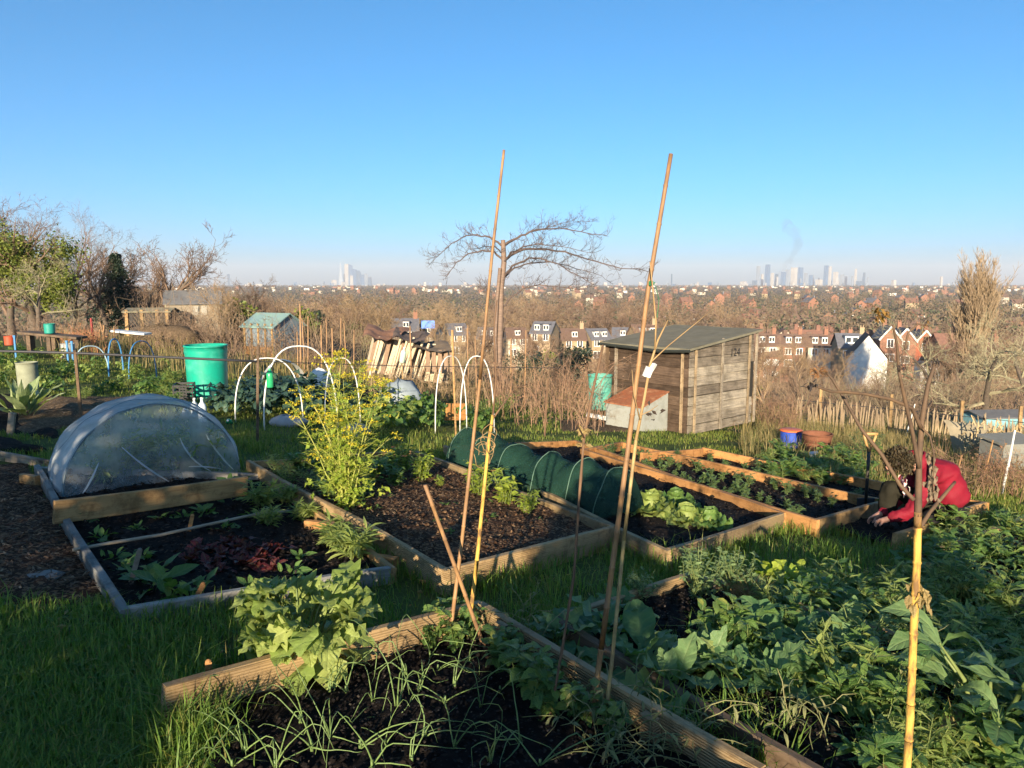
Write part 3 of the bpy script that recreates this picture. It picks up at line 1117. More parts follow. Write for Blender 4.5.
# marigolds and low plants round the fennel
def marigold(seed, nf):
    rn = random.Random(seed)
    root = thing('marigold', 'x', 'marigold')
    bushy(seed, 16, .24, .13, 14, .06, .022, ns=3, stemr=.004).build('foliage', [L_lime, STEM_G], root, smooth=True)
    for k in range(nf):
        f = MB()
        c = V3((rn.uniform(-.12, .12), rn.uniform(-.12, .05), rn.uniform(.17, .25)))
        for j in range(14):
            f.leaf(c, j * .45, .026, .011, 20, 0, 'oblong', .1, 0, 2, 0)
        f.lathe([(.001, .006), (.008, .004), (.009, 0)], c, 8)
        f.build('flower_head', plain('orange_petal', (.75, .20, .015), .6), root)
    return root
for x, y, nf, s, lb in [(420, 482, 1, 1.35, 'marigold bush with one orange flower behind the fennel soil'), (403, 474, 1, 1.3, 'marigold bush with reddish stalks at the far end of the middle bed'), (478, 497, 1, 1.35, 'marigold bush with an orange bloom on its left beside the bamboo'),
                        (506, 506, 0, 1.4, 'pale yellowing marigold bush right of the yellow bamboo'), (528, 515, 0, .9, 'small greyish bush against the green net tunnel board'), (440, 488, 0, .45, 'tiny marigold seedling beside the middle bed board')]:
    m_ = marigold(int(x), nf)
    m_['label'] = lb
    place(m_, G(x, y, .08), 0, s)
for x, y, s in [(372, 486, 1.2), (385, 478, 1.1), (395, 488, .9), (390, 470, 1.2), (318, 492, .9), (330, 500, .9), (322, 478, 1.1), (300, 476, 1.2), (350, 510, .8), (362, 500, .8), (282, 478, 1.1), (290, 486, .9)]:
    wS.put(G(x, y, .08), sc_=s * 1.05, which=rng.choice([0, 4, 0]), label='low leafy plant spreading round the foot of the fennel', group='low plants round the fennel')
for _ in range(22):
    sS.put(qC(rng.uniform(.1, .9), rng.uniform(.15, .85)), sc_=rng.uniform(.25, .5), label='tiny green seedling scattered in the brown mulch', group='seedlings in the brown mulch')

# fennel
def fennel():
    loc = G(347, 508, .1)
    root = thing('fennel', 'tall feathery yellow green fennel with flat yellow flower heads in the middle bed', 'fennel', loc)
    rn = random.Random(3)
    st, fo, um = MB(), MB(), MB()
    k = loc.y / FPX
    tips = [(350, 345), (338, 350), (360, 360), (372, 372), (345, 372), (330, 385), (378, 396), (366, 410), (305, 388), (296, 398), (318, 405), (325, 420), (352, 395), (340, 410), (384, 380), (312, 440), (388, 440), (330, 445), (358, 430)]
    for i, (x, y) in enumerate(tips):
        tip = V3(((x - 347) * k, rn.uniform(-.22, .22), (508 - y) * k))
        b = V3((rn.gauss(0, .03), rn.gauss(0, .03), -.02))
        mid = V3((tip.x * .42 + rn.gauss(0, .045), tip.y * .4 + rn.gauss(0, .04), tip.z * .55))
        st.tube([b, mid * .5 + b * .5 + V3((0, 0, .02)), mid, mid.lerp(tip, .55) + V3((0, 0, .015)), tip], [.009, .007, .0055, .004, .002], 5, False)
        # flower heads
        for j in range(9 if y < 425 else 4):
            c = tip + V3((rn.gauss(0, .055), rn.gauss(0, .055), rn.uniform(-.13, .03)))
            for q in range(20):
                a, rr = rn.uniform(0, 6.28), rn.uniform(.012, .04)
                e = c + V3((math.cos(a) * rr, math.sin(a) * rr, .012 + rn.gauss(0, .006)))
                um.flake(e, rn.uniform(.008, .019), .8)
        for j in range(13):
            t = rn.uniform(.03, .75)
            q = b.lerp(mid, t / .5) if t < .5 else mid.lerp(tip, (t - .5) / .5)
            fo.leaf(q, rn.uniform(0, 6.28), rn.uniform(.05, .11), rn.uniform(.025, .045), rn.uniform(0, 60), rn.uniform(-60, 0), 'lobed', .2, .25, 5, .2, rn.gauss(0, .4), rn)
        for j in range(30):
            t = rn.uniform(.2, 1)
            q = b.lerp(mid, t / .5) if t < .5 else mid.lerp(tip, (t - .5) / .5)
            a = rn.uniform(0, 6.28)
            L = rn.uniform(.06, .17)
            d = V3((math.cos(a), math.sin(a), rn.uniform(0, .9))).normalized()
            st.tube([q, q + d * L], [.002, .001], 3, False)
            for m in range(11):
                s = q + d * (L * rn.uniform(.3, 1))
                e = V3((rn.gauss(0, 1), rn.gauss(0, 1), rn.gauss(0, 1))).normalized()
                w = e.cross(d) * .0028
                l2 = rn.uniform(.018, .05)
                fo.tri(s - w, s + w, s + (e + d * .6).normalized() * l2)
    # broad base leaves
    for j in range(150):
        a = rn.uniform(0, 6.28)
        fo.leaf((rn.gauss(0, .12), rn.gauss(0, .09), rn.uniform(0, .38)), a, rn.uniform(.06, .13), rn.uniform(.03, .055), rn.uniform(0, 70), rn.uniform(-50, 10), 'lobed', .2, .2, 6, .2, rn.gauss(0, .3), rn)
    st.build('stem', leafmat('fennel_stem', (.25, .29, .06), (.33, .33, .09), .1), root, smooth=True)
    fo.build('foliage', L_lime, root)
    um.build('flower_head', UMBEL, root)
fennel()

# pea and broad bean plants along the right board of the front bed
pk = [one('pea_plant', bushy(130 + i, 7, .26, .1, 12, .075, .05, ns=3, droop=15), [L_mid, STEM_G], 'x', 'pea plant') for i in range(3)]
pS = Spread(pk)
for x, y, s in [(440, 640, .9), (452, 632, .9), (468, 640, .8), (500, 672, 1.0), (520, 690, 1.1), (512, 660, .8), (535, 705, 1.1), (546, 690, .8), (455, 650, .7), (548, 720, .9), (580, 725, .9), (612, 740, .8), (430, 648, .6)]:
    pS.put(G(x, y, .05), sc_=s * .85, label='pale green pea plant along the boards of the front bed', group='pea plants in the front bed')
def dry_haulm(seed, n, L):
    rn = random.Random(seed)
    mb = MB()
    for _ in range(n):
        p = V3((rn.gauss(0, .09), rn.gauss(0, .09), rn.uniform(0, .05)))
        d = V3((rn.gauss(0, .5), rn.gauss(0, .5), 1)).normalized()
        pts = [p]
        for i in range(6):
            d = (d + V3((rn.gauss(0, .35), rn.gauss(0, .35), -.28))).normalized()
            p = p + d * (L / 6)
            p.z = max(p.z, .005)
            pts.append(p)
        mb.tube(pts, [.0025] * 6 + [.001], 3, False)
        for k in range(2):
            mb.leaf(pts[rn.randint(2, 6)], rn.uniform(0, 6.28), .06, .015, rn.uniform(-30, 40), -60, 'ovate', .4, .2, 3, .1, 0, rn)
    return mb
STRAW_G = leafmat('withered_stalk', (.26, .25, .13), (.16, .19, .075), .2, .7)
hS = Spread([one('withered_plant', dry_haulm(140 + i, 26, .34), STRAW_G, 'x', 'withered plant') for i in range(3)])
for x, y, s, lb in [(520, 640, 1.1, 'pale withered stems leaning on the board nearest the bed corner'), (585, 712, 1.0, 'withered tangle between the two dark canes'), (640, 742, 1.25, 'large withered tangle of stalks against the grooved board post'), (608, 755, 1.0, 'withered stalks at the foot of the branched cane'),
                    (690, 765, 1.0, 'withered stalks at the bottom edge against the front bed board')]:
    hS.put(G(x, y, .05), sc_=s * .85, label=lb)
# straw and dead stalks in the right foreground
for x, y, s, lb in [(930, 690, 1.1, 'pale dead stalks right of the yellow bamboo'), (800, 745, 1.0, 'grey withered stalks beside the low brown plank'), (950, 650, .9, 'brown withered stalks among the weeds behind the yellow bamboo')]:
    hS.put(G(x, y, .05), sc_=s, label=lb)

# wooden plant labels stuck in the soil
def peg(loc, h, w, label, rz=0, tilt=(0, 0), mat=None):
    mb = MB()
    mb.box((0, 0, h * .46), (w, w * .35, h * .92))
    mb.lathe([(w * .5, 0), (w * .42, w * .25), (w * .2, w * .42), (0.001, w * .46)], (0, 0, h * .92 + .001), 10)
    o = one('wooden_peg', mb, mat or W_orange, label, 'plant label', smooth=False)
    o.location = loc
    o.rotation_euler = (tilt[0], tilt[1], rz)
for x, y, h, lb, tl in [(210, 690, .13, 'round topped wooden peg at the left end of the onion bed', 0), (363, 655, .13, 'round headed wooden peg under the big leafy plant', .05), (405, 645, .13, 'flat wooden peg casting a shadow on the onion bed back board', -.08),
                        (713, 600, .12, 'grey wooden peg at the edge of the bare soil patch', 0), (131, 582, .2, 'leaning flat grey wooden marker in the left bed', .3), (189, 531, .12, 'leaning wooden marker beside the pale pipe', .25), (195, 600, .1, 'tilted flat marker near the front edge of the left bed', .5), (795, 622, .1, 'short grey peg by the broad leaves of the right hand bed', 0)]:
    peg(G(x, y, .06), h * 1.0, .026, lb, R(20), (0, tl), W_grey if 'grey' in lb else None)

# ------------------------------------------------------------------ canes
def poly_px(pts, Y0, Y1=None):
    Y1 = Y1 or Y0
    n = len(pts) - 1
    return [P3(x, y, Y0 + (Y1 - Y0) * i / n) for i, (x, y) in enumerate(pts)]

def dens(pts, k=6):
    out = []
    for i in range(len(pts) - 1):
        for j in range(k):
            out.append(pts[i].lerp(pts[i + 1], j / k))
    out.append(pts[-1])
    return out

def cane_mb(mb, pts, r0, r1, nodes=.17):
    """tube with swollen joints"""
    P, Rr = [], []
    tot = sum((pts[i + 1] - pts[i]).length for i in range(len(pts) - 1))
    s, nxt = 0, nodes * rng.uniform(.3, 1)
    for i in range(len(pts) - 1):
        seg = (pts[i + 1] - pts[i]).length
        P.append(pts[i])
        Rr.append(r0 + (r1 - r0) * s / tot)
        while nxt < s + seg:
            f = (nxt - s) / seg
            q = pts[i].lerp(pts[i + 1], f)
            r = r0 + (r1 - r0) * nxt / tot
            d = (pts[i + 1] - pts[i]).normalized()
            P += [q - d * .006, q - d * .002, q, q + d * .005]
            Rr += [r, r * 1.16, r * 1.22, r * .97]
            nxt += nodes * rng.uniform(.85, 1.2)
        s += seg
    P.append(pts[-1])
    Rr.append(r1)
    mb.tube(P, Rr, 8)

def cane(label, pts, r0, r1, mat, name='bamboo_cane', cat='cane'):
    loc = pts[0]
    mb = MB()
    cane_mb(mb, pts, r0, r1)
    o = mb.build(name, mat, None, loc, smooth=True)
    return tag(o, label, cat)
Yc = G(447, 655).y
cane('tall tan bamboo cane leaning right, standing in the front bed corner', poly_px([(447, 660), (462, 540), (480, 380), (492, 255), (504, 150)], Yc, Yc + .25), .0105, .0065, BAM_B)
cane('short broken reddish stick leaning left across the tall tan cane', poly_px([(487, 655), (458, 575), (425, 485)], Yc, Yc - .25), .0105, .009, BAM_B)
t = thing('bamboo_cane', 'bright yellow bamboo cane with a withered brown top beside the tall tan cane', 'cane', P3(465, 660, Yc + .1))
mb = MB()
cane_mb(mb, poly_px([(465, 660), (477, 560), (487, 460), (489, 440), (493, 415)], Yc + .1, Yc + .15), .0115, .008)
mb.build('lower_cane', BAM_Y, t, t.location, smooth=True)
mb = MB()
mb.tube(poly_px([(493, 415), (496, 380), (494, 330), (497, 300)], Yc + .15, Yc + .2), [.006, .005, .004, .003], 6)
mb.tube(poly_px([(492, 420), (504, 403), (515, 388), (528, 384)], Yc + .15, Yc + .3), [.005, .004, .003, .002], 6)
mb.build('stem', STEM_D, t, t.location, smooth=True)
mb = MB()
for k in range(6):
    cx, cy = 486 + rng.gauss(0, 4), 445 + rng.gauss(0, 9)
    ra, rb_, ph_ = rng.uniform(5, 11), rng.uniform(6, 14), rng.uniform(0, 6)
    mb.tube([P3(cx + math.cos(j / 24 * 5.4 + ph_) * ra + math.sin(j * .9 + k) * 1.2, cy + math.sin(j / 24 * 5.4 + ph_) * rb_, Yc + .14 + .035 * math.sin(j * .3 + k)) for j in range(25)], .002, 4, False)
for k in range(8):
    mb.flake(P3(486 + rng.gauss(0, 3), 447 + rng.gauss(0, 6), Yc + .13), .03, .4)
mb.build('dried_tendril', STEM_T, t, t.location, smooth=True)

Yd = G(550, 735).y
t = thing('dead_stalk', 'thin dark dead stalk with a knot, leftmost of the three dark stakes', 'cane', P3(548, 722, Yd))
mb = MB()
mb.tube(dens(poly_px([(548, 728), (562, 650), (574, 575), (579, 500), (584, 438), (592, 395), (603, 345)], Yd, Yd + .25), 3), [.006 + .001 * math.sin(i * 2.7) for i in range(19)], 6)
mb.tube(poly_px([(592, 395), (582, 372), (570, 355)], Yd + .2, Yd + .3), [.003, .0025, .001], 5)
mb.tube(poly_px([(584, 438), (572, 415), (566, 385)], Yd + .15, Yd + .05), [.003, .0025, .001], 5)
mb.build('stem', STEM_D, t, t.location, smooth=True)
mb = MB()
for _ in range(18):
    mb.flake(P3(583 + rng.gauss(0, 3), 437 + rng.gauss(0, 6), Yd + .16), .035, .5)
mb.build('dead_leaf', STRAW, t, t.location)

Ye = G(592, 740).y
cane('tallest thick bamboo cane leaning right before the shed', poly_px([(585, 765), (601, 650), (626, 465), (648, 290), (671, 154)], Ye, Ye + .3), .0125, .0085, BAM_B)
t = thing('dead_stalk', 'branched dead sunflower stalk with a white tag, right of the tallest cane', 'cane', P3(600, 770, Ye))
mb = MB()
cane_mb(mb, poly_px([(598, 780), (612, 660), (624, 540), (636, 440)], Ye - .05, Ye + .1), .0085, .007)
mb.build('lower_cane', M('mottled_cane', (.40, .30, .12), (.22, .14, .07), 18, .6, .3, .003), t, t.location, smooth=True)
mb = MB()
mb.tube(poly_px([(636, 440), (644, 400), (650, 365), (658, 340), (668, 320)], Ye + .1, Ye + .2), [.0065, .006, .0055, .004, .0025], 6)
mb.tube(poly_px([(655, 350), (656, 322), (653, 290), (650, 262)], Ye + .16, Ye + .15), [.004, .0035, .003, .002], 6)
mb.tube(poly_px([(651, 362), (668, 346), (690, 328), (712, 310)], Ye + .15, Ye + .3), [.003, .0025, .002, .001], 5)
mb.tube(poly_px([(640, 420), (634, 395), (632, 370)], Ye + .1, Ye + .05), [.003, .0025, .001], 5)
mb.tube(poly_px([(641, 415), (650, 411), (658, 405)], Ye + .1, Ye + .12), [.002, .002, .001], 5)
mb.build('stem', STEM_T, t, t.location, smooth=True)
mb = MB()
for _ in range(9):
    mb.flake(P3(655 + rng.gauss(0, 4), 411 + rng.gauss(0, 7), Ye + .12), .028, .5)
mb.build('dead_leaf', M('black_leaf', (.03, .022, .018), (.05, .035, .025), 9, .9), t, t.location)
mb = MB()
mb.box(P3(648, 372, Ye + .13), (.03, .012, .04), .3, .2, .3)
mb.box(P3(653, 367, Ye + .13), (.018, .012, .03), .8, .5, .1)
mb.build('plastic_tag', PVC_W, t, t.location)
o = MB()
for k in range(4):
    a = k * .8
    o.tube([P3(652 + 3 * math.cos(b), 282 + 2 * math.sin(b) + k * .7, Ye + .2) for b in [a + j * .6 for j in range(7)]], .0015, 4, False)
o.tube(poly_px([(655, 285), (659, 300), (657, 318)], Ye + .2), .0014, 4, False)
tag(o.build('garden_twine', plain('green_twine', (.03, .16, .07), .8)), 'green twine wound round the tallest bamboo cane', 'twine')

# dead sunflower in front on the right
Ys = 1.95
t = thing('dead_sunflower', 'forked dead sunflower on a thick yellow stalk in the right foreground', 'sunflower', P3(903, 830, Ys))
mb = MB()
cane_mb(mb, dens(poly_px([(902, 840), (910, 720), (914, 620), (917, 560), (918, 512)], Ys, Ys)), .0115, .0100, .1)
mb.build('lower_stalk', BAM_Y, t, t.location, smooth=True)
mb = MB()
SF = M('sunflower_stem', (.13, .08, .045), (.06, .04, .028), 16, .75, .4, .003)
def tb(px, dy, r):
    n = len(px) - 1
    pp = [P3(x, y, Ys + dy * i / n) for i, (x, y) in enumerate(px)]
    # gentle subdivision
    rad = []
    out = []
    for i in range(n):
        for j in range(4):
            f = j / 4
            out.append(pp[i].lerp(pp[i + 1], f))
            rad.append((r[0] + (r[1] - r[0]) * (i + f) / n) * rng.uniform(.92, 1.1))
    out.append(pp[-1])
    rad.append(r[1])
    mb.tube(out, rad, 7)
tb([(918, 516), (918.5, 490), (919, 460), (922, 420), (928, 385), (935, 364)], .03, (.0098, .005))
tb([(919, 468), (913, 435), (905, 400), (899, 372)], -.05, (.006, .0042))
tb([(921, 428), (912, 408), (890, 399), (865, 394), (845, 392), (832, 392), (815, 386)], -.12, (.0055, .0032))
tb([(914, 500), (900, 485), (882, 455), (862, 430), (846, 402), (833, 380), (826, 372)], .1, (.006, .0034))
tb([(917, 532), (930, 512), (945, 494), (955, 482)], .1, (.006, .004))
tb([(922, 428), (930, 436), (934, 455), (933, 492)], -.02, (.003, .0015))
tb([(899, 372), (897, 345), (893, 325)], -.02, (.004, .003))
tb([(905, 350), (908, 333), (918, 324), (928, 326)], .02, (.003, .002))
mb.build('stem', SF, t, t.location, smooth=True)
def head(px, py, dy, r, mat, n=26):
    h = MB()
    c = P3(px, py, Ys + dy)
    for _ in range(n):
        h.leaf(c + V3((rng.gauss(0, r * .25), rng.gauss(0, r * .25), rng.gauss(0, r * .25))), rng.uniform(0, 6.28), r * rng.uniform(.6, 1.2), r * .3, rng.uniform(-60, 80), rng.uniform(-80, 40), 'ovate', .3, .2, 3, 0)
    h.build('seed_head', mat, t, t.location)
BLK = M('charred_seed_head', (.022, .02, .022), (.04, .032, .03), 30, .9)
head(812, 385, -.12, .020, BLK)
head(936, 362, .03, .014, BLK)
head(902, 368, -.05, .013, BLK)
head(818, 372, .1, .026, leafmat('rusty_husk', (.33, .16, .07), (.22, .10, .05), .2, .8), 34)
head(880, 314, -.02, .028, leafmat('dry_petal', (.42, .24, .06), (.24, .12, .04), .25, .8), 34)
head(925, 327, .02, .016, leafmat('dry_petal', (.42, .24, .06), (.24, .12, .04), .25, .8), 10)
h = MB()
for _ in range(16):
    h.leaf(P3(918 + rng.gauss(0, 4), 590 + rng.gauss(0, 12), Ys), rng.uniform(0, 6.28), .04, .02, rng.uniform(-70, 20), -80, 'ovate', .4, .3, 4, 0)
h.build('dead_leaf', STRAW, t, t.location)
h = MB()
for _ in range(22):
    h.leaf(P3(933 + rng.gauss(0, 2.5), 478 + rng.gauss(0, 13), Ys - .01), rng.uniform(0, 6.28), .03, .013, rng.uniform(-80, 0), -85, 'ovate', .4, .3, 4, 0)
h.build('dead_leaf', M('grey_dead_leaf', (.12, .09, .06), (.20, .15, .10), 14, .9), t, t.location)

# ------------------------------------------------------------------ left bed furniture
pp = [P3(x, y, G(x, y, .09).y) for x, y in [(73, 550), (110, 543), (160, 535), (215, 523), (262, 513), (292, 511)]]
mb = MB()
mb.tube(dens(pp, 3), .011, 8)
tag(mb.build('water_pipe', M('muddy_pipe', (.36, .31, .23), (.24, .2, .15), 10, .6), smooth=True), 'pale muddy pipe lying across the left bed', 'pipe')

def net_mat(name, c, alpha, sc_w=300, rough=.6):
    m, nt, b = newmat(name)
    co = coords(nt)
    n = noise_n(nt, co, 3.5, 5, .65)
    b.inputs['Base Color'].default_value = (*c, 1)
    b.inputs['Roughness'].default_value = rough
    b.inputs['Specular IOR Level'].default_value = .2
    tl = nt.nodes.new('ShaderNodeBsdfTranslucent')
    tl.inputs[0].default_value = (*c, 1)
    m1 = nt.nodes.new('ShaderNodeMixShader')
    m1.inputs[0].default_value = .4
    nt.links.new(b.outputs[0], m1.inputs[1])
    nt.links.new(tl.outputs[0], m1.inputs[2])
    tp = nt.nodes.new('ShaderNodeBsdfTransparent')
    mr = nt.nodes.new('ShaderNodeMapRange')
    mr.inputs[1].default_value, mr.inputs[2].default_value = .3, .7
    mr.inputs[3].default_value, mr.inputs[4].default_value = alpha[0], alpha[1]
    nt.links.new(n, mr.inputs[0])
    mx = nt.nodes.new('ShaderNodeMixShader')
    nt.links.new(mr.outputs[0], mx.inputs[0])
    nt.links.new(tp.outputs[0], mx.inputs[1])
    nt.links.new(m1.outputs[0], mx.inputs[2])
    nt.links.new(mx.outputs[0], nt.nodes['Material Output'].inputs[0])
    bump(nt, b, noise_n(nt, co, 120, 3, .8), .5, .01)
    MATS[name] = m
    return m
NET_W = net_mat('white_fleece', (.82, .86, .88), (.42, .82))
NET_E = net_mat('white_netting_end', (.76, .82, .84), (.12, .46))
NET_G = net_mat('green_shade_net', (.026, .078, .055), (.66, .93))

def tunnel_white():
    a, b = G(62, 496, .05), G(240, 470, .05)
    ax = (b - a)
    wid = ax.length
    ax.normalize()
    dv = V3((-ax.y, ax.x, 0)).normalized()
    dv = (V3((-.50, .86, 0)))
    root = thing('netting_tunnel', 'rounded hoop tunnel of white see-through netting behind a plank', 'tunnel', (a + b) / 2)
    NA, NL = 36, 16
    depth = .95
    def arc(s, k, bulge=1):
        # s along the tunnel 0..1, k 0..1 round the arch
        c = (a + b) / 2 + dv * (depth * s) + ax * (-.02 * s)
        h = .74 * (1 - .02 * s)
        wd = wid / 2 * (1.0 + .14 * math.sin(min(1, s * 1.5) * math.pi / 2))
        an = math.pi * (1 - k)
        ph = .012 * math.sin(k * 40) * math.sin(s * 9) + .012 * mnoise.noise((k * 9, s * 5, 1))
        sag = -.018 * (abs(math.sin(s * math.pi * 2.0))) 
        rr = (1 + sag + ph) * bulge
        x = math.cos(an) * wd * rr
        z = max(0, math.sin(an)) * h * rr
        q = c + ax * x
        return V3((q.x, q.y, H(q.x, q.y) + z + .01))
    mb = MB()
    for i in range(NL + 1):
        for k in range(NA + 1):
            mb.V.append(tuple(arc(i / NL, k / NA)))
    for i in range(NL):
        for k in range(NA):
            p = i * (NA + 1) + k
            mb.f(p, p + 1, p + NA + 2, p + NA + 1)
    mb.build('netting', NET_W, root, root.location, smooth=True)
    for s, nm in ((0.0, 0), (1.0, 1)):
        mb = MB()
        NR = 10
        for r in range(NR + 1):
            for k in range(NA + 1):
                q = arc(s, k / NA)
                c = (a + b) / 2 + dv * (depth * s)
                c = V3((c.x, c.y, H(c.x, c.y) + .02))
                f = r / NR
                w = c.lerp(q, f) + dv * ((-.03 if s == 0 else .03) * math.sin(f * math.pi) + .03 * mnoise.noise((q.x * 6 * f, q.z * 6 * f, s + 2)))
                mb.V.append(tuple(w))
        for r in range(NR):
            for k in range(NA):
                p = r * (NA + 1) + k
                mb.f(p, p + 1, p + NA + 2, p + NA + 1)
        mb.build('netting_end', NET_E, root, root.location, smooth=True)
    mb = MB()
    for (u0, v0, u1, v1, u2, v2) in [(.30, .55, .42, .25, .55, .05), (.62, .60, .66, .30, .80, .12), (.78, .62, .84, .35, .95, .10), (.18, .40, .14, .2, .08, .03), (.66, .22, .78, .20, .88, .12)]:
        pp_ = []
        for i in range(9):
            t = i / 8
            u = u0 * (1 - t) ** 2 + 2 * u1 * t * (1 - t) + u2 * t * t
            v = v0 * (1 - t) ** 2 + 2 * v1 * t * (1 - t) + v2 * t * t
            q = (a + ax * (wid * u)) - dv * .035
            pp_.append(V3((q.x, q.y, H(q.x, q.y) + .72 * v)))
        mb.tube(pp_, [.006 * math.sin(math.pi * (i + .5) / 9) + .002 for i in range(9)], 6, False)
    mb.build('netting_fold', NET_W, root, root.location, smooth=True)
    for s in (0.02, .5, .98):
        mb = MB()
        mb.tube([arc(s, k / NA, .992) for k in range(NA + 1)], .009, 6)
        mb.build('hoop', plain('grey_hoop', (.10, .15, .17), .5), root, root.location, smooth=True)
    # crops inside
    return a, b, ax, dv
ta, tb2, tax, tdv = tunnel_white()
for i in range(14):
    u, v = rng.uniform(.15, .85), rng.uniform(.2, .95)
    p = ta.lerp(tb2, u) + tdv * v * .9
    wS.put((p.x, p.y, H(p.x, p.y) + .05), sc_=rng.uniform(1.3, 2.1), which=rng.choice([4, 5, 6]), label='leafy green plant growing inside the white netting tunnel', group='plants inside the white tunnel')
o = board('plank', G(55, 500, .235), G(246, 477, .235), .16, .035, W_new)
tag(o, 'long sawn plank standing on edge along the front of the white netting tunnel', 'plank')
for x, y, lb in [(30, 474, 'short offcut of timber lying at the left foot of the white tunnel'), (318, 522, 'broken end of a bed board beside the small tuft'), (385, 556, 'rotten orange board end in the grass by the middle bed')]:
    p = G(x, y, .1)
    tag(board('timber_offcut', p + V3((-.1, .03, 0)), p + V3((.08, -.04, 0)), .11, .05, W_orange if 'orange' in lb or 'end' in lb else W_new, n=2), lb, 'timber')
# black edged bed corner far left
o = board('plank', G(-60, 438, .12), G(50, 461, .08), .12, .03, W_grey)
tag(o, 'grey board edging at the far left behind the bark path', 'plank')
o = MB()
pw = G(12, 436, 0)
o.box((0, 0, .12), (.07, .03, .3), 0, 0, .2)
tag(o.build('wooden_stake', W_grey), 'short leaning wooden stake by the far left board', 'stake').location = pw
# pale stone in the bark path
st = MB()
st.lathe([(.10, -.01), (.11, .012), (.08, .03), (.02, .036), (.001, .036)], n=9, jit=.15)
o = one('flat_stone', st, M('grey_stone', (.18, .17, .16), (.26, .25, .23), 10, .9), 'flat grey stone on the bark path', 'stone')
o.location = G(40, 580)

# ------------------------------------------------------------------ green net tunnel
def tunnel_green():
    base = [G(446, 463, .1), G(600, 518, .1)]
    a, b = base
    d = (b - a)
    L = d.length
    dn = d.normalized()
    sd = V3((-dn.y, dn.x, 0)).normalized()
    root = thing('net_tunnel', 'long low tunnel of dark green netting over wire hoops', 'tunnel', a)
    NA, NL = 20, 60
    hoops = [0.03, .2, .4, .62, .82, .98]
    def arc(s, k, out=0):
        an = math.pi * k
        near = min(abs(s - h) for h in hoops)
        sag = 1 - min(.2, near * 2.2)
        w = .265 * (1 + .05 * math.sin(s * 20))
        ht = (.41 + .03 * math.sin(s * 9)) * sag
        if s > .985 or s < .015:
            ht *= .92
        c = a.lerp(b, s) + sd * .25
        off = c - sd * (math.cos(an) * (w + out)) + dn * .012 * math.sin(an * 5 + s * 30)
        wr = .03 * mnoise.noise((s * 22, k * 5, 3)) + .012 * math.sin(s * 150 + k * 9) * (1 - sag) * 9 + .012 * mnoise.noise((s * 60, k * 14, 8))
        return V3((off.x, off.y, a.lerp(b, s).z - .03 + math.sin(an) * (ht + out + wr)))
    mb = MB()
    for i in range(NL + 1):
        for k in range(NA + 1):
            mb.V.append(tuple(arc(i / NL, k / NA)))
    for i in range(NL):
        for k in range(NA):
            p = i * (NA + 1) + k
            mb.f(p, p + 1, p + NA + 2, p + NA + 1)
    for s in (0, 1):
        i0 = len(mb.V)
        c = a.lerp(b, s) + sd * .25
        mb.V.append((c.x, c.y, c.z))
        for k in range(NA):
            p = s * NL * (NA + 1) + k
            mb.f(i0, p, p + 1)
    mb.build('netting', NET_G, root, root.location, smooth=True)
    for h in hoops:
        mb = MB()
        mb.tube([arc(h, k / 24, .005) for k in range(25)], .0045, 5)
        mb.build('hoop', plain('pale_hoop', (.09, .16, .115), .5), root, root.location, smooth=True)
tunnel_green()

# ------------------------------------------------------------------ shed with the number 124
def text_mesh(txt, size, name, mat, parent, mw):
    cu = bpy.data.curves.new(name, 'FONT')
    cu.body = txt
    cu.size = size
    cu.extrude = .001
    cu.align_x = 'CENTER'
    ob = bpy.data.objects.new('tmp_text', cu)
    C.objects.link(ob)
    dg_ = bpy.context.evaluated_depsgraph_get()
    me = bpy.data.meshes.new_from_object(ob.evaluated_get(dg_))
    bpy.data.objects.remove(ob)
    me.materials.clear()
    me.materials.append(mat)
    o = bpy.data.objects.new(name, me)
    C.objects.link(o)
    o.parent = parent
    o.matrix_local = mw
    return o

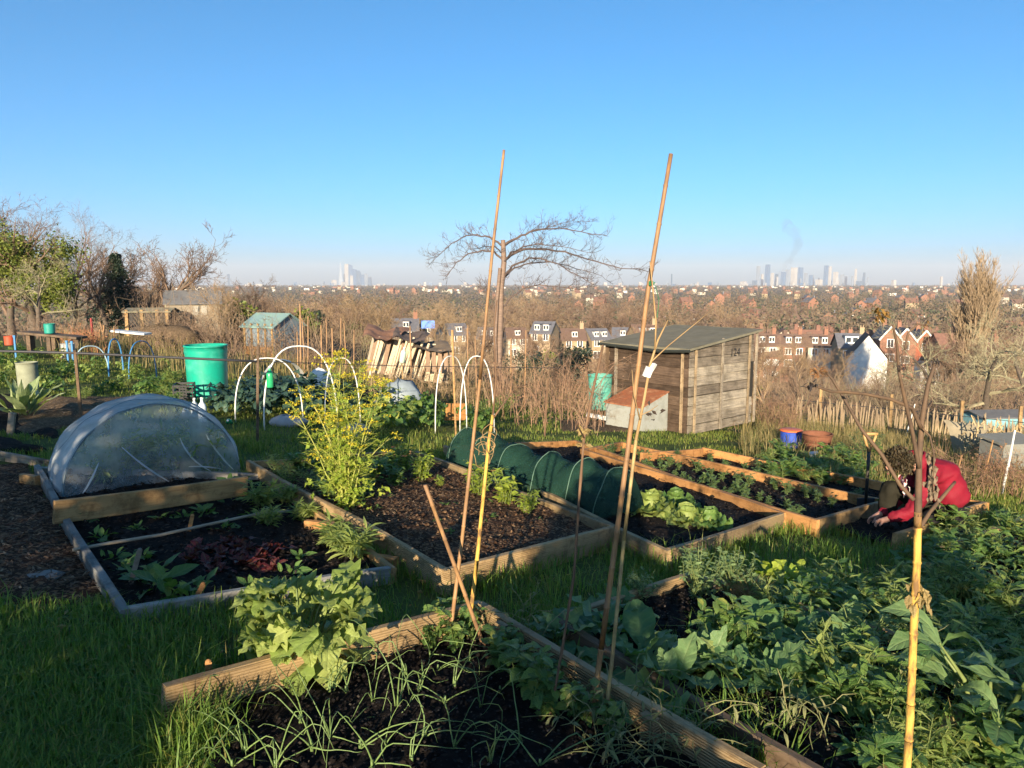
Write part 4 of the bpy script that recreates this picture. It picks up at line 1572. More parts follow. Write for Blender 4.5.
def shed124():
    Y = 15.2
    p0 = at(690, Y)
    z0 = p0.z - .03
    root = thing('garden_shed', 'weathered grey plank shed with a sloping felt roof and the number 124', 'shed', (p0.x, p0.y, z0), R(-50))
    # local frame: corner at origin, +X towards the back right (lit side wall), -Y... front wall runs along -Y? set explicitly
    root.rotation_euler = (0, 0, 0)
    th = R(50)
    df = V3((-math.cos(th), math.sin(th), 0))     # along the front wall, to the left
    dr = V3((math.sin(th), math.cos(th), 0))      # along the side wall, to the back right
    W, D = 2.2, 2.35
    hf, hb = 1.80, 2.02
    def L(a, b, z):
        return df * a + dr * b + V3((0, 0, z))
    # side wall: horizontal planks clipped under the slope
    mb = MB()
    n = 10
    for i in range(n):
        za, zb = hb * i / n + rng.uniform(-.006, .006), hb * (i + 1) / n - rng.uniform(.006, .022)
        def bmin(z):
            return max(0, (z - hf) / (hb - hf) * D)
        b0, b1 = bmin(za), bmin(zb)
        if b1 > D - .05:
            continue
        off = .012 + .006 * rng.random()
        o1, o2 = off + .02, off * .3
        nrm = df * -1
        A, B, C_, D_ = L(0, b0, za) + nrm * o1, L(0, D, za) + nrm * o1, L(0, D, zb) + nrm * o2, L(0, max(b1, b0), zb) + nrm * o2
        k = len(mb.V)
        for q in (A, B, C_, D_):
            mb.V.append(tuple(q))
        for q in (A, B, C_, D_):
            mb.V.append(tuple(q - nrm * .03))
        mb.f(k, k + 1, k + 2, k + 3)
        mb.f(k + 7, k + 6, k + 5, k + 4)
        for e in range(4):
            mb.f(k + e, k + 4 + e, k + 4 + (e + 1) % 4, k + (e + 1) % 4)
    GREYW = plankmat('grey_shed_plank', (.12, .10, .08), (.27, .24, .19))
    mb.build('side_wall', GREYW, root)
    # front wall, back and far side
    mb = MB()
    for i in range(9):
        za, zb = hf * i / 9, hf * (i + 1) / 9 - .006
        nrm = dr * -1
        o1 = .034 + .005 * rng.random()
        a0, a1 = (.0, W)
        A, B, C_, D_ = L(a0, 0, za) + nrm * o1, L(a1, 0, za) + nrm * o1, L(a1, 0, zb), L(a0, 0, zb)
        k = len(mb.V)
        for q in (A, B, C_, D_):
            mb.V.append(tuple(q))
        for q in (A, B, C_, D_):
            mb.V.append(tuple(q - nrm * .03))
        mb.f(k, k + 3, k + 2, k + 1)
        mb.f(k + 4, k + 5, k + 6, k + 7)
        for e in range(4):
            mb.f(k + e, k + (e + 1) % 4, k + 4 + (e + 1) % 4, k + 4 + e)
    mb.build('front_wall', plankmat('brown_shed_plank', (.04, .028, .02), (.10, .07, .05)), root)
    mb = MB()
    k = len(mb.V)
    mb.quad(L(W, 0, 0), L(W, D, 0), L(W, D, hb), L(W, 0, hf))
    mb.quad(L(W, D, 0), L(0, D, 0), L(0, D, hb), L(W, D, hb))
    mb.build('back_wall', GREYW, root)
    # battens
    for (a, b, h, w, mt) in [(-.06, .16, 1.78, .05, W_batt), (-.06, 1.1, 1.98, .06, W_grey), (-.062, 2.13, 2.08, .05, W_batt), (-.05, 2.42, 2.05, .06, W_grey)]:
        q0, q1 = L(a, b, h), L(a, b, .0)
        m_ = MB()
        m_.box((q0 + q1) / 2, (w, .03, h), R(40))
        m_.build('batten', mt, root)
    for (a, h, w, mt) in [(.12, 1.72, .06, W_batt), (W - .25, 1.75, .07, W_grey), (W + .02, 1.8, .10, W_dark)]:
        q0, q1 = L(a, -.062, h), L(a, -.062, 0)
        m_ = MB()
        m_.box((q0 + q1) / 2, (w, .035, h), R(-50) + math.pi / 2)
        m_.build('batten', mt, root)
    # roof slab with felt and overhang
    mb = MB()
    c4 = [L(-.14, -.2, hf - .03), L(W + .14, -.2, hf - .03), L(W + .14, D + .16, hb + .055), L(-.14, D + .16, hb + .055)]
    NN = 14
    for j in range(NN + 1):
        for i in range(NN + 1):
            u, v = i / NN, j / NN
            q = (c4[0] * (1 - u) + c4[1] * u) * (1 - v) + (c4[3] * (1 - u) + c4[2] * u) * v
            mb.V.append(tuple(q + V3((0, 0, .05 + .012 * mnoise.noise((q.x * 2, q.y * 2, 0))))))
    for j in range(NN):
        for i in range(NN):
            a = j * (NN + 1) + i
            mb.f(a, a + NN + 1, a + NN + 2, a + 1)
    for i in range(4):
        a, b = c4[i], c4[(i + 1) % 4]
        mb.quad(a, b, b + V3((0, 0, .05)), a + V3((0, 0, .05)))
    mb.quad(*c4)
    rf = mb.build('roof', M('green_grey_felt', (.12, .11, .075), (.175, .16, .115), 4, .95, .8, .01), root)
    m_ = MB()
    a, b = L(-.16, -.215, hf - .02), L(W + .16, -.215, hf - .02)
    m_.tube(dens([a, a.lerp(b, .3) + V3((0, 0, -.05)), a.lerp(b, .6) + V3((0, 0, -.02)), b], 3), .035, 6)
    m_.build('felt_flap', plain('dark_felt', (.02, .024, .02), .8), rf)
    # house number
    e = hf * .87
    mw = Matrix((dr, V3((0, 0, 1)), df * -1)).transposed().to_4x4()
    mw.translation = L(0, 1.58, e) - df * .05
    text_mesh('124', .25, 'house_number', plain('black_paint', (.02, .02, .022), .6), root, mw)
    # small window slot on the side
    m_ = MB()
    m_.box(L(-.03, 2.28, 1.0), (.12, .02, .8), R(40))
    m_.build('door_gap', plain('gap_black', (.02, .018, .015), .9), root)
    # metal cold frame in front
    rt = thing('metal_bin', 'pale galvanised metal bin with a rusty sloping lid before the shed', 'bin', V3((p0.x, p0.y, z0)))
    a0, a1, b0, b1 = .42, 1.42, -.95, -.12
    h0, h1 = .62, .86
    mb = MB()
    F = lambda a, b, z: df * a + dr * b + V3((0, 0, z))
    A = [F(a0, b0, -.05), F(a1, b0, -.05), F(a1, b1, -.05), F(a0, b1, -.05)]
    T = [F(a0, b0, h0), F(a1, b0, h0), F(a1, b1, h1), F(a0, b1, h1)]
    for i in range(4):
        j = (i + 1) % 4
        mb.quad(A[i], A[j], T[j], T[i])
    bd = mb.build('body', M('galvanised', (.20, .21, .185), (.28, .29, .265), 2.5, .7, .2, .01, c3=(.17, .15, .11)), rt)
    mb = MB()
    ov = [F(a0 - .03, b0 - .05, h0 - .005), F(a1 + .03, b0 - .05, h0 - .005), F(a1 + .03, b1 + .0, h1 + .012), F(a0 - .03, b1 + .0, h1 + .012)]
    for q in (ov, [x + V3((0, 0, .02)) for x in ov]):
        mb.quad(*q)
    for i in range(4):
        mb.quad(ov[i], ov[(i + 1) % 4], ov[(i + 1) % 4] + V3((0, 0, .02)), ov[i] + V3((0, 0, .02)))
    mb.build('lid', M('rust', (.36, .12, .05), (.24, .085, .04), 6, .9, .3, .01, c3=(.42, .2, .1)), rt)
shed124()

def barrel(name, label, loc, r, h, mat, n=28, taper=.93, ribs=(), parent=None, open_=True, rz=0, cat='barrel', lid=None, tilt=0):
    root = thing(name, label, cat, loc)
    root.rotation_euler = (tilt, 0, rz)
    prof = []
    k = 14
    for i in range(k + 1):
        t = i / k
        rr = r * (taper + (1 - taper) * t)
        for rb in ribs:
            if abs(t - rb) < .03:
                rr *= 1.03
        prof.append((rr, h * t))
    prof += [(r * 1.04, h * 1.0 + .002), (r * 1.04, h * 1.035), (r * .97, h * 1.035), (r * .95, h * .9), (r * .93, h * .6), (.01, h * .6)]
    mb = MB()
    mb.lathe(prof, (0, 0, 0), n)
    mb.build('body', mat, root, smooth=True)
    if lid:
        m2 = MB()
        m2.lathe([(r * 1.07, h * 1.0), (r * 1.08, h * 1.06), (r * .9, h * 1.1), (.01, h * 1.1)], (0, 0, 0), n)
        m2.build('lid', lid, root, smooth=True)
    return root
TEAL = M('turquoise_plastic', (.0, .33, .22), (.01, .26, .18), 3, .45, .15, .004, c3=(.06, .38, .28))
barrel('water_barrel', 'bright turquoise open water barrel beside the dark kale', at(205, 13.6, -.02), .37, .98, TEAL, ribs=(.93,))
barrel('water_barrel', 'pale teal ribbed barrel standing against the left corner of the shed', at(601, 16.6, .28), .27, .75, plain('pale_teal', (.10, .36, .28), .5), ribs=(.25, .5, .75))
tag(board('plank', at(588, 16.1, .2), at(632, 15.6, .12), .09, .05, PVC_W, n=2), 'white painted plank in the grass below the pale teal barrel', 'plank')
barrel('bin', 'bright blue bucket with an orange rim by the rusty pot', at(796, 14.0, .02), .20, .32, plain('blue_plastic', (.03, .08, .42), .4), lid=plain('orange_plastic', (.62, .14, .04), .5), cat='bucket')
barrel('rusty_pot', 'rusty brown square shouldered pot on the grass right of the blue bucket', at(823, 13.3, .02), .27, .36, M('rust_brown', (.19, .075, .04), (.12, .05, .03), 7, .9, .4, .01), n=10, taper=.75, cat='pot')
st = MB()
st.box((0, 0, .06), (.32, .14, .1), .4)
o = one('white_stone', st, PVC_W, 'white block lying in the grass under the rusty pot', 'block', smooth=False)
o.location = at(822, 12.6)

# ------------------------------------------------------------------ spade
def spade():
    Ysp = 7.9
    top, bot = P3(865, 438, Ysp), P3(866, 498, Ysp)
    root = thing('spade', 'garden spade with a wooden D shaped handle standing in the far bed', 'spade', bot)
    px = Ysp / FPX
    WOODH = M('handle_wood', (.46, .26, .10), (.36, .20, .08), 10, .5, .2, .003)
    mb = MB()
    c = V3((0, 0, 0))
    z1 = top.z - bot.z
    mb.tube([(0, 0, z1 - .17), (-.05, 0, z1 - .02), (-.065, 0, z1 + .03)], [.013, .013, .014], 7)
    mb.tube([(0, 0, z1 - .17), (.05, 0, z1 - .02), (.065, 0, z1 + .03)], [.013, .013, .014], 7)
    mb.tube([(-.08, 0, z1 + .045), (.08, 0, z1 + .045)], .017, 8)
    mb.build('handle', WOODH, root, smooth=True)
    mb = MB()
    mb.tube([(0, 0, -.1), (0, 0, z1 * .5), (0, 0, z1 - .15)], [.019, .018, .02], 8)
    mb.build('shaft', plain('dark_shaft', (.045, .04, .035), .5), root, smooth=True)
    mb = MB()
    mb.box((0, 0, -.13), (.19, .012, .26))
    mb.build('blade', IRON, root)
spade()

# ------------------------------------------------------------------ kneeling gardener
def skin_mesh(name, J, E, mat, parent, sub=2, origin=V3(), folds=0):
    keys = list(J)
    me = bpy.data.meshes.new(name)
    me.from_pydata([tuple(J[k][0] - origin) for k in keys], [(keys.index(a), keys.index(b)) for a, b in E], [])
    ob = bpy.data.objects.new(name, me)
    C.objects.link(ob)
    ob.parent = parent
    me.materials.append(mat)
    m = ob.modifiers.new('skin', 'SKIN')
    m.use_smooth_shade = True
    if not me.skin_vertices:
        bpy.context.view_layer.objects.active = ob
    sv = me.skin_vertices[0].data if len(me.skin_vertices) else None
    if sv is None:
        with bpy.context.temp_override(object=ob, active_object=ob):
            bpy.ops.mesh.customdata_skin_add()
        sv = me.skin_vertices[0].data
    for i, k in enumerate(keys):
        r = J[k][1]
        sv[i].radius = r if hasattr(r, '__len__') else (r, r)
        sv[i].use_root = (i == 0)
    s = ob.modifiers.new('sub', 'SUBSURF')
    s.levels = sub
    s.render_levels = sub
    if folds:
        tx = bpy.data.textures.get('cloth_folds') or bpy.data.textures.new('cloth_folds', 'CLOUDS')
        tx.noise_scale = .085
        tx.noise_depth = 2
        dm = ob.modifiers.new('folds', 'DISPLACE')
        dm.texture = tx
        dm.strength = folds
        dm.mid_level = .5
    return ob

def gardener():
    Y0 = 7.05
    def q(x, y, dy=0):
        return P3(x, y - 5 * (1 - sstep(470, 505, y)), Y0 + dy)
    base = at(925, Y0)
    root = thing('person', 'kneeling gardener in a red jacket bent over the bed, head down, reaching left', 'person', base)
    O = V3(base)
    SK = M('skin', (.50, .27, .19), (.42, .22, .15), 9, .5, .1, .002)
    RED = M('red_jacket', (.20, .004, .017), (.14, .003, .012), 5, .75, .35, .01)
    OLIVE = M('olive_trousers', (.026, .024, .017), (.016, .015, .011), 6, .95, .4, .01, spec=.05)
    DARKT = M('dark_trousers', (.012, .012, .014), (.02, .019, .019), 6, .95, .4, .01, spec=.05)
    # the body: one continuous figure
    J = {'pelvis': (q(947, 508), .08), 'spine': (q(946, 490), .11), 'chest': (q(930, 474), .12), 'neck': (q(914, 468), .055), 'head0': (q(904, 466), .075), 'head1': (q(896, 470), .07), 'chin': (q(890, 478), .035),
         'sh_n': (q(928, 482, -.17), .06), 'el_n': (q(912, 512, -.22), .045), 'wr_n': (q(888, 519, -.2), .03), 'palm_n': (q(882, 520, -.2), .028),
         'sh_f': (q(922, 474, .17), .06), 'el_f': (q(898, 500, .14), .045), 'wr_f': (q(880, 514, .05), .03), 'palm_f': (q(875, 516, .04), .028),
         'hip_n': (q(948, 513, -.07), .06), 'kn_n': (q(912, 533, -.14), .06), 'an_n': (q(952, 533, -.12), .04), 'toe_n': (q(966, 534, -.12), .03),
         'hip_f': (q(944, 511, .1), .06), 'kn_f': (q(888, 487, .12), .065), 'an_f': (q(884, 526, .1), .045), 'toe_f': (q(868, 530, .1), .03)}
    E = [('pelvis', 'spine'), ('spine', 'chest'), ('chest', 'neck'), ('neck', 'head0'), ('head0', 'head1'), ('head1', 'chin'), ('chest', 'sh_n'), ('sh_n', 'el_n'), ('el_n', 'wr_n'), ('wr_n', 'palm_n'),
         ('chest', 'sh_f'), ('sh_f', 'el_f'), ('el_f', 'wr_f'), ('wr_f', 'palm_f'), ('pelvis', 'hip_n'), ('hip_n', 'kn_n'), ('kn_n', 'an_n'), ('an_n', 'toe_n'), ('pelvis', 'hip_f'), ('hip_f', 'kn_f'), ('kn_f', 'an_f'), ('an_f', 'toe_f')]
    for sd, wx, dy in (('n', 882, -.2), ('f', 875, .04)):
        for k in range(4):
            a = 'f%s%d' % (sd, k)
            l = (1, 1.12, 1.05, .85)[k]
            J[a + 'a'] = (q(wx - 2.5, 519.5 + k * 1.0 - (0 if sd == 'n' else 3), dy + (k - 1.5) * .021), .0095)
            J[a + 'b'] = (q(wx - 2.5 - 3.5 * l, 521 + k * 1.0 - (0 if sd == 'n' else 3), dy + (k - 1.5) * .023), .0085)
            J[a + 'c'] = (q(wx - 2.5 - 4.5 * l, 524.5 + k * .9 - (0 if sd == 'n' else 3), dy + (k - 1.5) * .022), .007)
            E += [('palm_' + sd, a + 'a'), (a + 'a', a + 'b'), (a + 'b', a + 'c')]
        J['t%sa' % sd] = (q(wx, 523 - (0 if sd == 'n' else 3), dy - .035), .011)
        J['t%sb' % sd] = (q(wx - 3, 526 - (0 if sd == 'n' else 3), dy - .03), .009)
        E += [('palm_' + sd, 't%sa' % sd), ('t%sa' % sd, 't%sb' % sd)]
    skin_mesh('body', J, E, SK, root, 2, O)
    # face on the lowered head
    f = MB()
    nose = q(887, 472, -.01)
    f.tube([q(891, 468, -.02), nose, q(888.5, 475, -.015)], [.012, .017, .012], 6)
    f.build('nose', SK, root, O, smooth=True)
    for dy in (-.045, .03):
        e = MB()
        e.lathe([(.001, -.011), (.009, -.006), (.012, 0), (.009, .006), (.001, .011)], q(889, 468, dy), 8)
        e.build('eye', plain('eye_dark', (.03, .02, .018), .2), root, O, smooth=True)
    e = MB()
    e.tube([q(888.5, 478, -.035), q(887, 478.3, -.01), q(888.5, 478, .02)], .006, 5)
    e.build('mouth', plain('lip', (.36, .12, .10), .5), root, O, smooth=True)
    e = MB()
    e.lathe([(.001, -.03), (.014, -.015), (.016, .01), (.001, .03)], q(903, 473, -.085), 8)
    e.build('ear', SK, root, O, smooth=True)
    # curly dark hair
    h = MB()
    HAIR = leafmat('curly_hair', (.018, .011, .007), (.05, .03, .017), 0, .6, (.10, .06, .03))
    c = q(898.5, 466.5, -.01)
    for _ in range(1900):
        v = V3((rng.gauss(0, 1), rng.gauss(0, 1), rng.gauss(0, 1))).normalized()
        if v.z < -.75:
            continue
        if v.x < -.8 and v.z < -.1:
            continue
        p = c + V3((v.x * .125, v.y * .128, v.z * .128)) * rng.uniform(.86, 1.07)
        h.leaf(p, rng.uniform(0, 6.28), .045, .016, rng.uniform(-70, 70), rng.uniform(-120, 120), 'oblong', .3, .3, 3, 0)
    h.lathe([(.001, -.06), (.075, -.045), (.108, .0), (.09, .055), (.05, .085), (.001, .1)], c, 14)
    h.build('hair', HAIR, root, O, smooth=True)
    # jacket
    JK = {'hem': (q(951, 507), (.205, .19)), 'waist': (q(949, 494), (.195, .18)), 'back': (q(941, 477), (.19, .17)), 'chest': (q(930, 471), (.155, .15)), 'collar': (q(917, 470), .09),
          'sh_n': (q(929, 483, -.17), .088), 'um_n': (q(921, 498, -.21), .075), 'el_n': (q(912, 511, -.225), .066), 'fa_n': (q(898, 516, -.21), .055), 'cu_n': (q(887, 519, -.2), .043),
          'sh_f': (q(920, 476, .16), .085), 'el_f': (q(898, 500, .14), .064), 'cu_f': (q(880, 514, .05), .043)}
    EJ = [('hem', 'waist'), ('waist', 'back'), ('back', 'chest'), ('chest', 'collar'), ('chest', 'sh_n'), ('sh_n', 'um_n'), ('um_n', 'el_n'), ('el_n', 'fa_n'), ('fa_n', 'cu_n'), ('chest', 'sh_f'), ('sh_f', 'el_f'), ('el_f', 'cu_f')]
    jk = skin_mesh('jacket', JK, EJ, RED, root, 3, O, .05)
    # hood round the neck
    hd = MB()
    c = q(914, 466, 0)
    for i in range(15):
        a = R(-115 + 230 * i / 14)
        d = V3((math.cos(a) * .3, math.sin(a), 0))
        for k in range(7):
            b = R(-90 + 200 * k / 6)
            r = .105 + .045 * math.cos(b)
            hd.V.append(tuple(c + V3((math.cos(a) * r * .55 + .02, math.sin(a) * r, math.sin(b) * .085 + .02 * math.cos(a)))))
    for i in range(14):
        for k in range(6):
            p = i * 7 + k
            hd.f(p, p + 7, p + 8, p + 1)
    hd.build('hood', RED, root, O, smooth=True)
    # trousers: one olive raised leg, one dark folded leg
    T1 = {'hip': (q(946, 511, .09), .13), 'th': (q(915, 499, .11), .105), 'kn': (q(889, 488, .12), .10), 'sh': (q(888, 505, .11), .09), 'an': (q(885, 522, .1), .07)}
    skin_mesh('trouser_leg', T1, [('hip', 'th'), ('th', 'kn'), ('kn', 'sh'), ('sh', 'an')], OLIVE, root, 3, O, .04)
    T2 = {'seat': (q(958, 511, -.02), .13), 'hip': (q(951, 513, -.04), .165), 'th': (q(930, 522, -.12), .115), 'kn': (q(911, 531, -.14), .09), 'sh': (q(930, 535, -.15), .07), 'an': (q(954, 534, -.12), .055)}
    skin_mesh('trouser_leg', T2, [('seat', 'hip'), ('hip', 'th'), ('th', 'kn'), ('kn', 'sh'), ('sh', 'an')], DARKT, root, 3, O, .04)
    for nm, J3 in (('boot', {'a': (q(886, 517, .1), .072), 'b': (q(884, 527, .1), .068), 'c': (q(872, 530, .1), .05)}), ('boot', {'a': (q(950, 532, -.12), .06), 'b': (q(959, 531, -.12), .062), 'c': (q(970, 535, -.12), .045)})):
        skin_mesh(nm, J3, [('a', 'b'), ('b', 'c')], plain('black_boot', (.015, .015, .017), .45), root, 2, O)
    # patterned scarf hanging from the neck
    s = MB()
    s.mi = 0
    for k in range(26):
        t = k / 26
        s.mi = k % 3
        s.leaf(q(902 + 5 * t + rng.gauss(0, 1.2), 478 + 17 * t, -.06), rng.uniform(0, 6.28), .06, .035, -40, -85, 'oblong', .3, .2, 3, 0)
    s.build('scarf', [plain('scarf_red', (.4, .03, .05), .8), plain('scarf_white', (.6, .55, .52), .8), plain('scarf_dark', (.06, .03, .05), .8)], root, O, smooth=True)
    # straps on the back
    for pts_ in ([(930, 470, -.16), (931, 480, -.265), (928, 490, -.27)],):
        s = MB()
        s.tube([q(*p) for p in pts_], .022, 6)
        s.build('strap', plain('strap_grey', (.05, .05, .045), .8), root, O, smooth=True)
gardener()

# ------------------------------------------------------------------ far left plot: posts, rail, hoops, pots
def rail():
    root = thing('rail_frame', 'dark iron rail on thin posts running behind the netting tunnel', 'rail', at(75, 8.6))
    mb = MB()
    pts_ = [P3(-40, 350, 8.4), P3(75, 353, 8.6), P3(258, 361.5, 9.2)]
    mb.tube(dens(pts_, 4), .016, 6)
    mb.build('rail', IRON, root, root.location, smooth=True)
    for x, y, Y in [(75, 350, 8.6), (258, 345, 9.2)]:
        mb = MB()
        b = at(x if x < 100 else 252, Y, -.1)
        mb.tube([b, P3(x, y, Y)], .018, 6)
        mb.build('post', W_dark, root, root.location)
    mb = MB()
    mb.tube(dens([P3(258, 361.5, 9.2), P3(400, 366, 10.5), P3(560, 368, 12.5)], 4), .005, 4)
    mb.build('wire', IRON, root, root.location)
    mb = MB()
    mb.tube([at(455, 11.3, -.05), P3(452, 330, 11.3)], .015, 6)
    mb.build('post', W_new, root, root.location)
    mb = MB()
    mb.tube([at(545, 12.4, -.05), P3(548, 378, 12.4)], .018, 6)
    mb.build('post', STEM_D, root, root.location)
rail()

def hoop(label, xa, xb, ytop, Y, mat, r=.012, dy=.0):
    a, b = at(xa, Y, -.02), at(xb, Y + dy, -.02)
    top = P3((xa + xb) / 2, ytop, Y + dy / 2)
    mb = MB()
    pp = []
    for k in range(25):
        an = math.pi * k / 24
        c = (a + b) / 2
        e = (a - b) / 2
        w = math.copysign(abs(math.cos(an)) ** .8, math.cos(an))
        zb = a.z + (b.z - a.z) * k / 24
        pp.append(V3((c.x + e.x * w, c.y + e.y * w, zb + (top.z - (a.z + b.z) / 2) * math.sin(an) ** .8)))
    mb.tube(pp, r * .8, 6)
    o = mb.build('hoop', mat, None, a, smooth=True)
    tag(o, label, 'hoop')
hoop('large white plastic hoop over the dark kale, right of the turquoise barrel', 260, 335, 346, 10.4, PVC_W, .015, .7)
hoop('white plastic hoop nearest the turquoise barrel', 231, 300, 358, 10.9, PVC_W, .013, .5)
hoop('low white hoop half hidden behind the fennel', 322, 358, 358, 11.2, PVC_W, .013, .5)
hoop('narrow white hoop, left one of the pair behind the green net tunnel', 434, 466, 356, 11.6, PVC_W, .012, .8)
hoop('narrow white hoop, right one of the pair beside the tall tan cane', 459, 494, 356, 11.4, PVC_W, .012, .3)
hoop('wide pale blue hoop over the far left vegetables', 72, 106, 346, 15.5, plain('pale_blue_pipe', (.35, .5, .6), .4), .016, .6)
hoop('dark blue upright hoop in the middle of the far left plot', 106, 121, 339, 15.5, PVC_B, .02, .6)
hoop('blue hoop nearest the black crate', 126, 154, 341, 15.2, PVC_B, .016, .9)
for x, lb in [(66, 'short bright blue stake, left of a close pair'), (71, 'short bright blue stake, right of a close pair'), (14, 'blue stake at the far left beside the red flowerpot')]:
    mb = MB()
    mb.box((0, 0, .3), (.035, .02, .65))
    mb.box((0, 0, .64), (.05, .03, .04))
    o = one('stake', mb, PVC_B, lb, 'stake', smooth=False)
    o.location = at(x, 15.8)

def leafy_big(name, label, loc, n, L, W_, mat, spread=(80, 5), seed=1, shape='lobed', cat='plant', e1=(-60, 0)):
    root = thing(name, label, cat, loc)
    rosette(seed, n, L, W_, spread, e1, shape, .14, .2, .2, 8, 0, .05, .1).build('foliage', mat, root, smooth=True)
    return root
leafy_big('cardoon', 'large silvery cardoon with arching jagged leaves at the far left', at(18, 9.6), 30, .72, .15, L_silver, (88, 30), seed=201, e1=(40, 80))
barrel('planter', 'pale grey green planter half hidden behind the silvery cardoon', at(24, 11.4, .15), .15, .42, M('mossy_stone', (.26, .28, .2), (.19, .2, .14), 8, .9), cat='planter')

# purple sprouting / kale beds
def kale(seed):
    rn = random.Random(seed)
    mb, = (MB(),)
    for k in range(6):
        az = k * 1.05 + rn.gauss(0, .2)
        tip = V3((.22 * math.cos(az), .22 * math.sin(az), rn.uniform(.3, .62)))
        for j in range(9):
            l = rn.uniform(.16, .3)
            mb.leaf(tip * rn.uniform(.45, 1), az + rn.gauss(0, 1.1), l, l * .55, rn.uniform(0, 70), rn.uniform(-75, -5), 'lobed', .2, .2, 6, .3, rn.gauss(0, .3), rn)
    return mb
kS2 = Spread([one('kale_plant', kale(210 + i), L_blue, 'x', 'kale') for i in range(3)])
for x, Y, s in [(222, 11.6, .9), (236, 12.2, 1.0), (250, 11.4, .9), (268, 11.8, 1.1), (285, 12.3, 1.2), (300, 11.7, 1.1), (318, 12.2, 1.2), (262, 12.9, 1.1), (290, 13.2, 1.2), (312, 13.3, 1.2), (330, 12.9, 1.1), (345, 12.0, .9)]:
    kS2.put(at(x, Y), sc_=s, label='dark blue green kale plant under the white hoops right of the turquoise barrel', group='kale under the white hoops')
grn = Spread([one('vegetable_plant', kale(220 + i), L_mid if i else L_bright, 'x', 'vegetable plant') for i in range(3)])
for x, Y, s in [(400, 11.9, .8), (385, 11.0, .9), (410, 12.6, .8), (372, 12.6, 1.0), (430, 11.9, .7), (424, 12.8, .9), (395, 13.6, .9), (478, 12.5, .8), (445, 12.8, .7)]:
    grn.put(at(x, Y), sc_=s, label='bushy green vegetable plant between the fennel and the white hoop pair', group='vegetables behind the fennel')
for _ in range(52):
    grn.put(at(rng.uniform(-20, 178), rng.uniform(12.2, 19)), sc_=rng.uniform(.25, .55), label='leafy green vegetable plant in the far left plot', group='vegetables of the far left plot')
for _ in range(24):
    wS.put(at(rng.uniform(-20, 190), rng.uniform(11.5, 14)), sc_=rng.uniform(.7, 1.2), label='low green weed on the grass of the far left plot', group='weeds of the far left plot')
for x, Y, s, lb in [(478, 13.4, 1.4, 'bright green bush left of the dead raspberry canes'), (502, 15.5, 1.5, 'small lime green shrub at the foot of the bare spreading tree'), (170, 15, 1.2, 'yellow green bush above the black crate')]:
    o = wS.put(at(x, Y), sc_=s * 1.5, which=4, label=lb)

# crates, bottles, bags
def crate(label, loc, rz=0):
    mb = MB()
    for z in (.02, .12, .22, .32):
        for sx, sy, w, d in ((0, -.2, .3, .015), (0, .2, .3, .015), (-.15, 0, .015, .4), (.15, 0, .015, .4)):
            mb.box((sx, sy, z), (w, d, .035))
    for sx in (-.15, -.05, .05, .15):
        for sy in (-.206, .206):
            mb.box((sx, sy, .17), (.02, .012, .34))
    mb.box((0, 0, .006), (.3, .4, .012))
    o = one('crate', mb, BLACK, label, 'crate', smooth=False)
    o.location = loc
    o.rotation_euler = (0, 0, rz)
crate('black plastic crate standing beside the turquoise barrel', at(181, 12.6), .3)
def bottle(label, loc, mat, s=1, tilt=0):
    root = thing('plastic_bottle', label, 'bottle', loc)
    root.rotation_euler = (tilt, tilt * .5, 0)
    root.scale = (s, s, s)
    mb = MB()
    mb.lathe([(.05, 0), (.055, .02), (.055, .2), (.045, .24), (.018, .28), (.016, .31)], n=12)
    mb.build('body', mat, root, smooth=True)
    mb = MB()
    mb.lathe([(.019, .312), (.019, .335), (.001, .336)], n=10, cap0=False)
    mb.build('cap', PVC_W, root)
CLR = plain('clear_bottle', (.55, .62, .66), .15)
GRB = plain('green_bottle', (.03, .34, .14), .2)
bottle('upright clear bottle left of the dark kale', at(198, 10.6), CLR, 1.1)
bottle('clear bottle lying before the black crate', at(182, 10.9), CLR, 1.0, .9)
bottle('second clear bottle leaning by the black crate', at(190, 11.1), CLR, 1.0, .4)
bottle('green bottle on the cane at the left foot of the large white hoop', at(268, 10.4, .62), GRB, .9)
bottle('white and green bottle on a stick below the collapsed shed', P3(402, 362, 15), plain('milky_bottle', (.55, .7, .55), .3), 1.1, .5)
bottle('small green bottle lying near the turquoise barrel foot', at(226, 10.8), GRB, .8, 1.2)
mb = MB()
mb.tube([at(402, 15, 0), P3(402, 362, 15)], .012, 6)
tag(mb.build('stick', STEM_T), 'stick carrying the white and green bottle', 'stick')
# white plastic sheet cloche behind the large hoop
mb = MB()
a = at(268, 14.6)
for i in range(9):
    for k in range(13):
        an = math.pi * k / 12
        mb.V.append((math.cos(an) * .5 * (1 - .02 * i) + .03 * rng.gauss(0, .4), i * .14, math.sin(an) * .78 * (1 - .015 * i) + .015 * rng.gauss(0, 1)))
for i in range(8):
    for k in range(12):
        p = i * 13 + k
        mb.f(p, p + 1, p + 14, p + 13)
o = one('polythene_cloche', mb, plain('white_polythene', (.60, .60, .58), .4), 'white polythene cloche with a dark end behind the large white hoop', 'cloche')
place(o, at(282, 14.6), R(20))
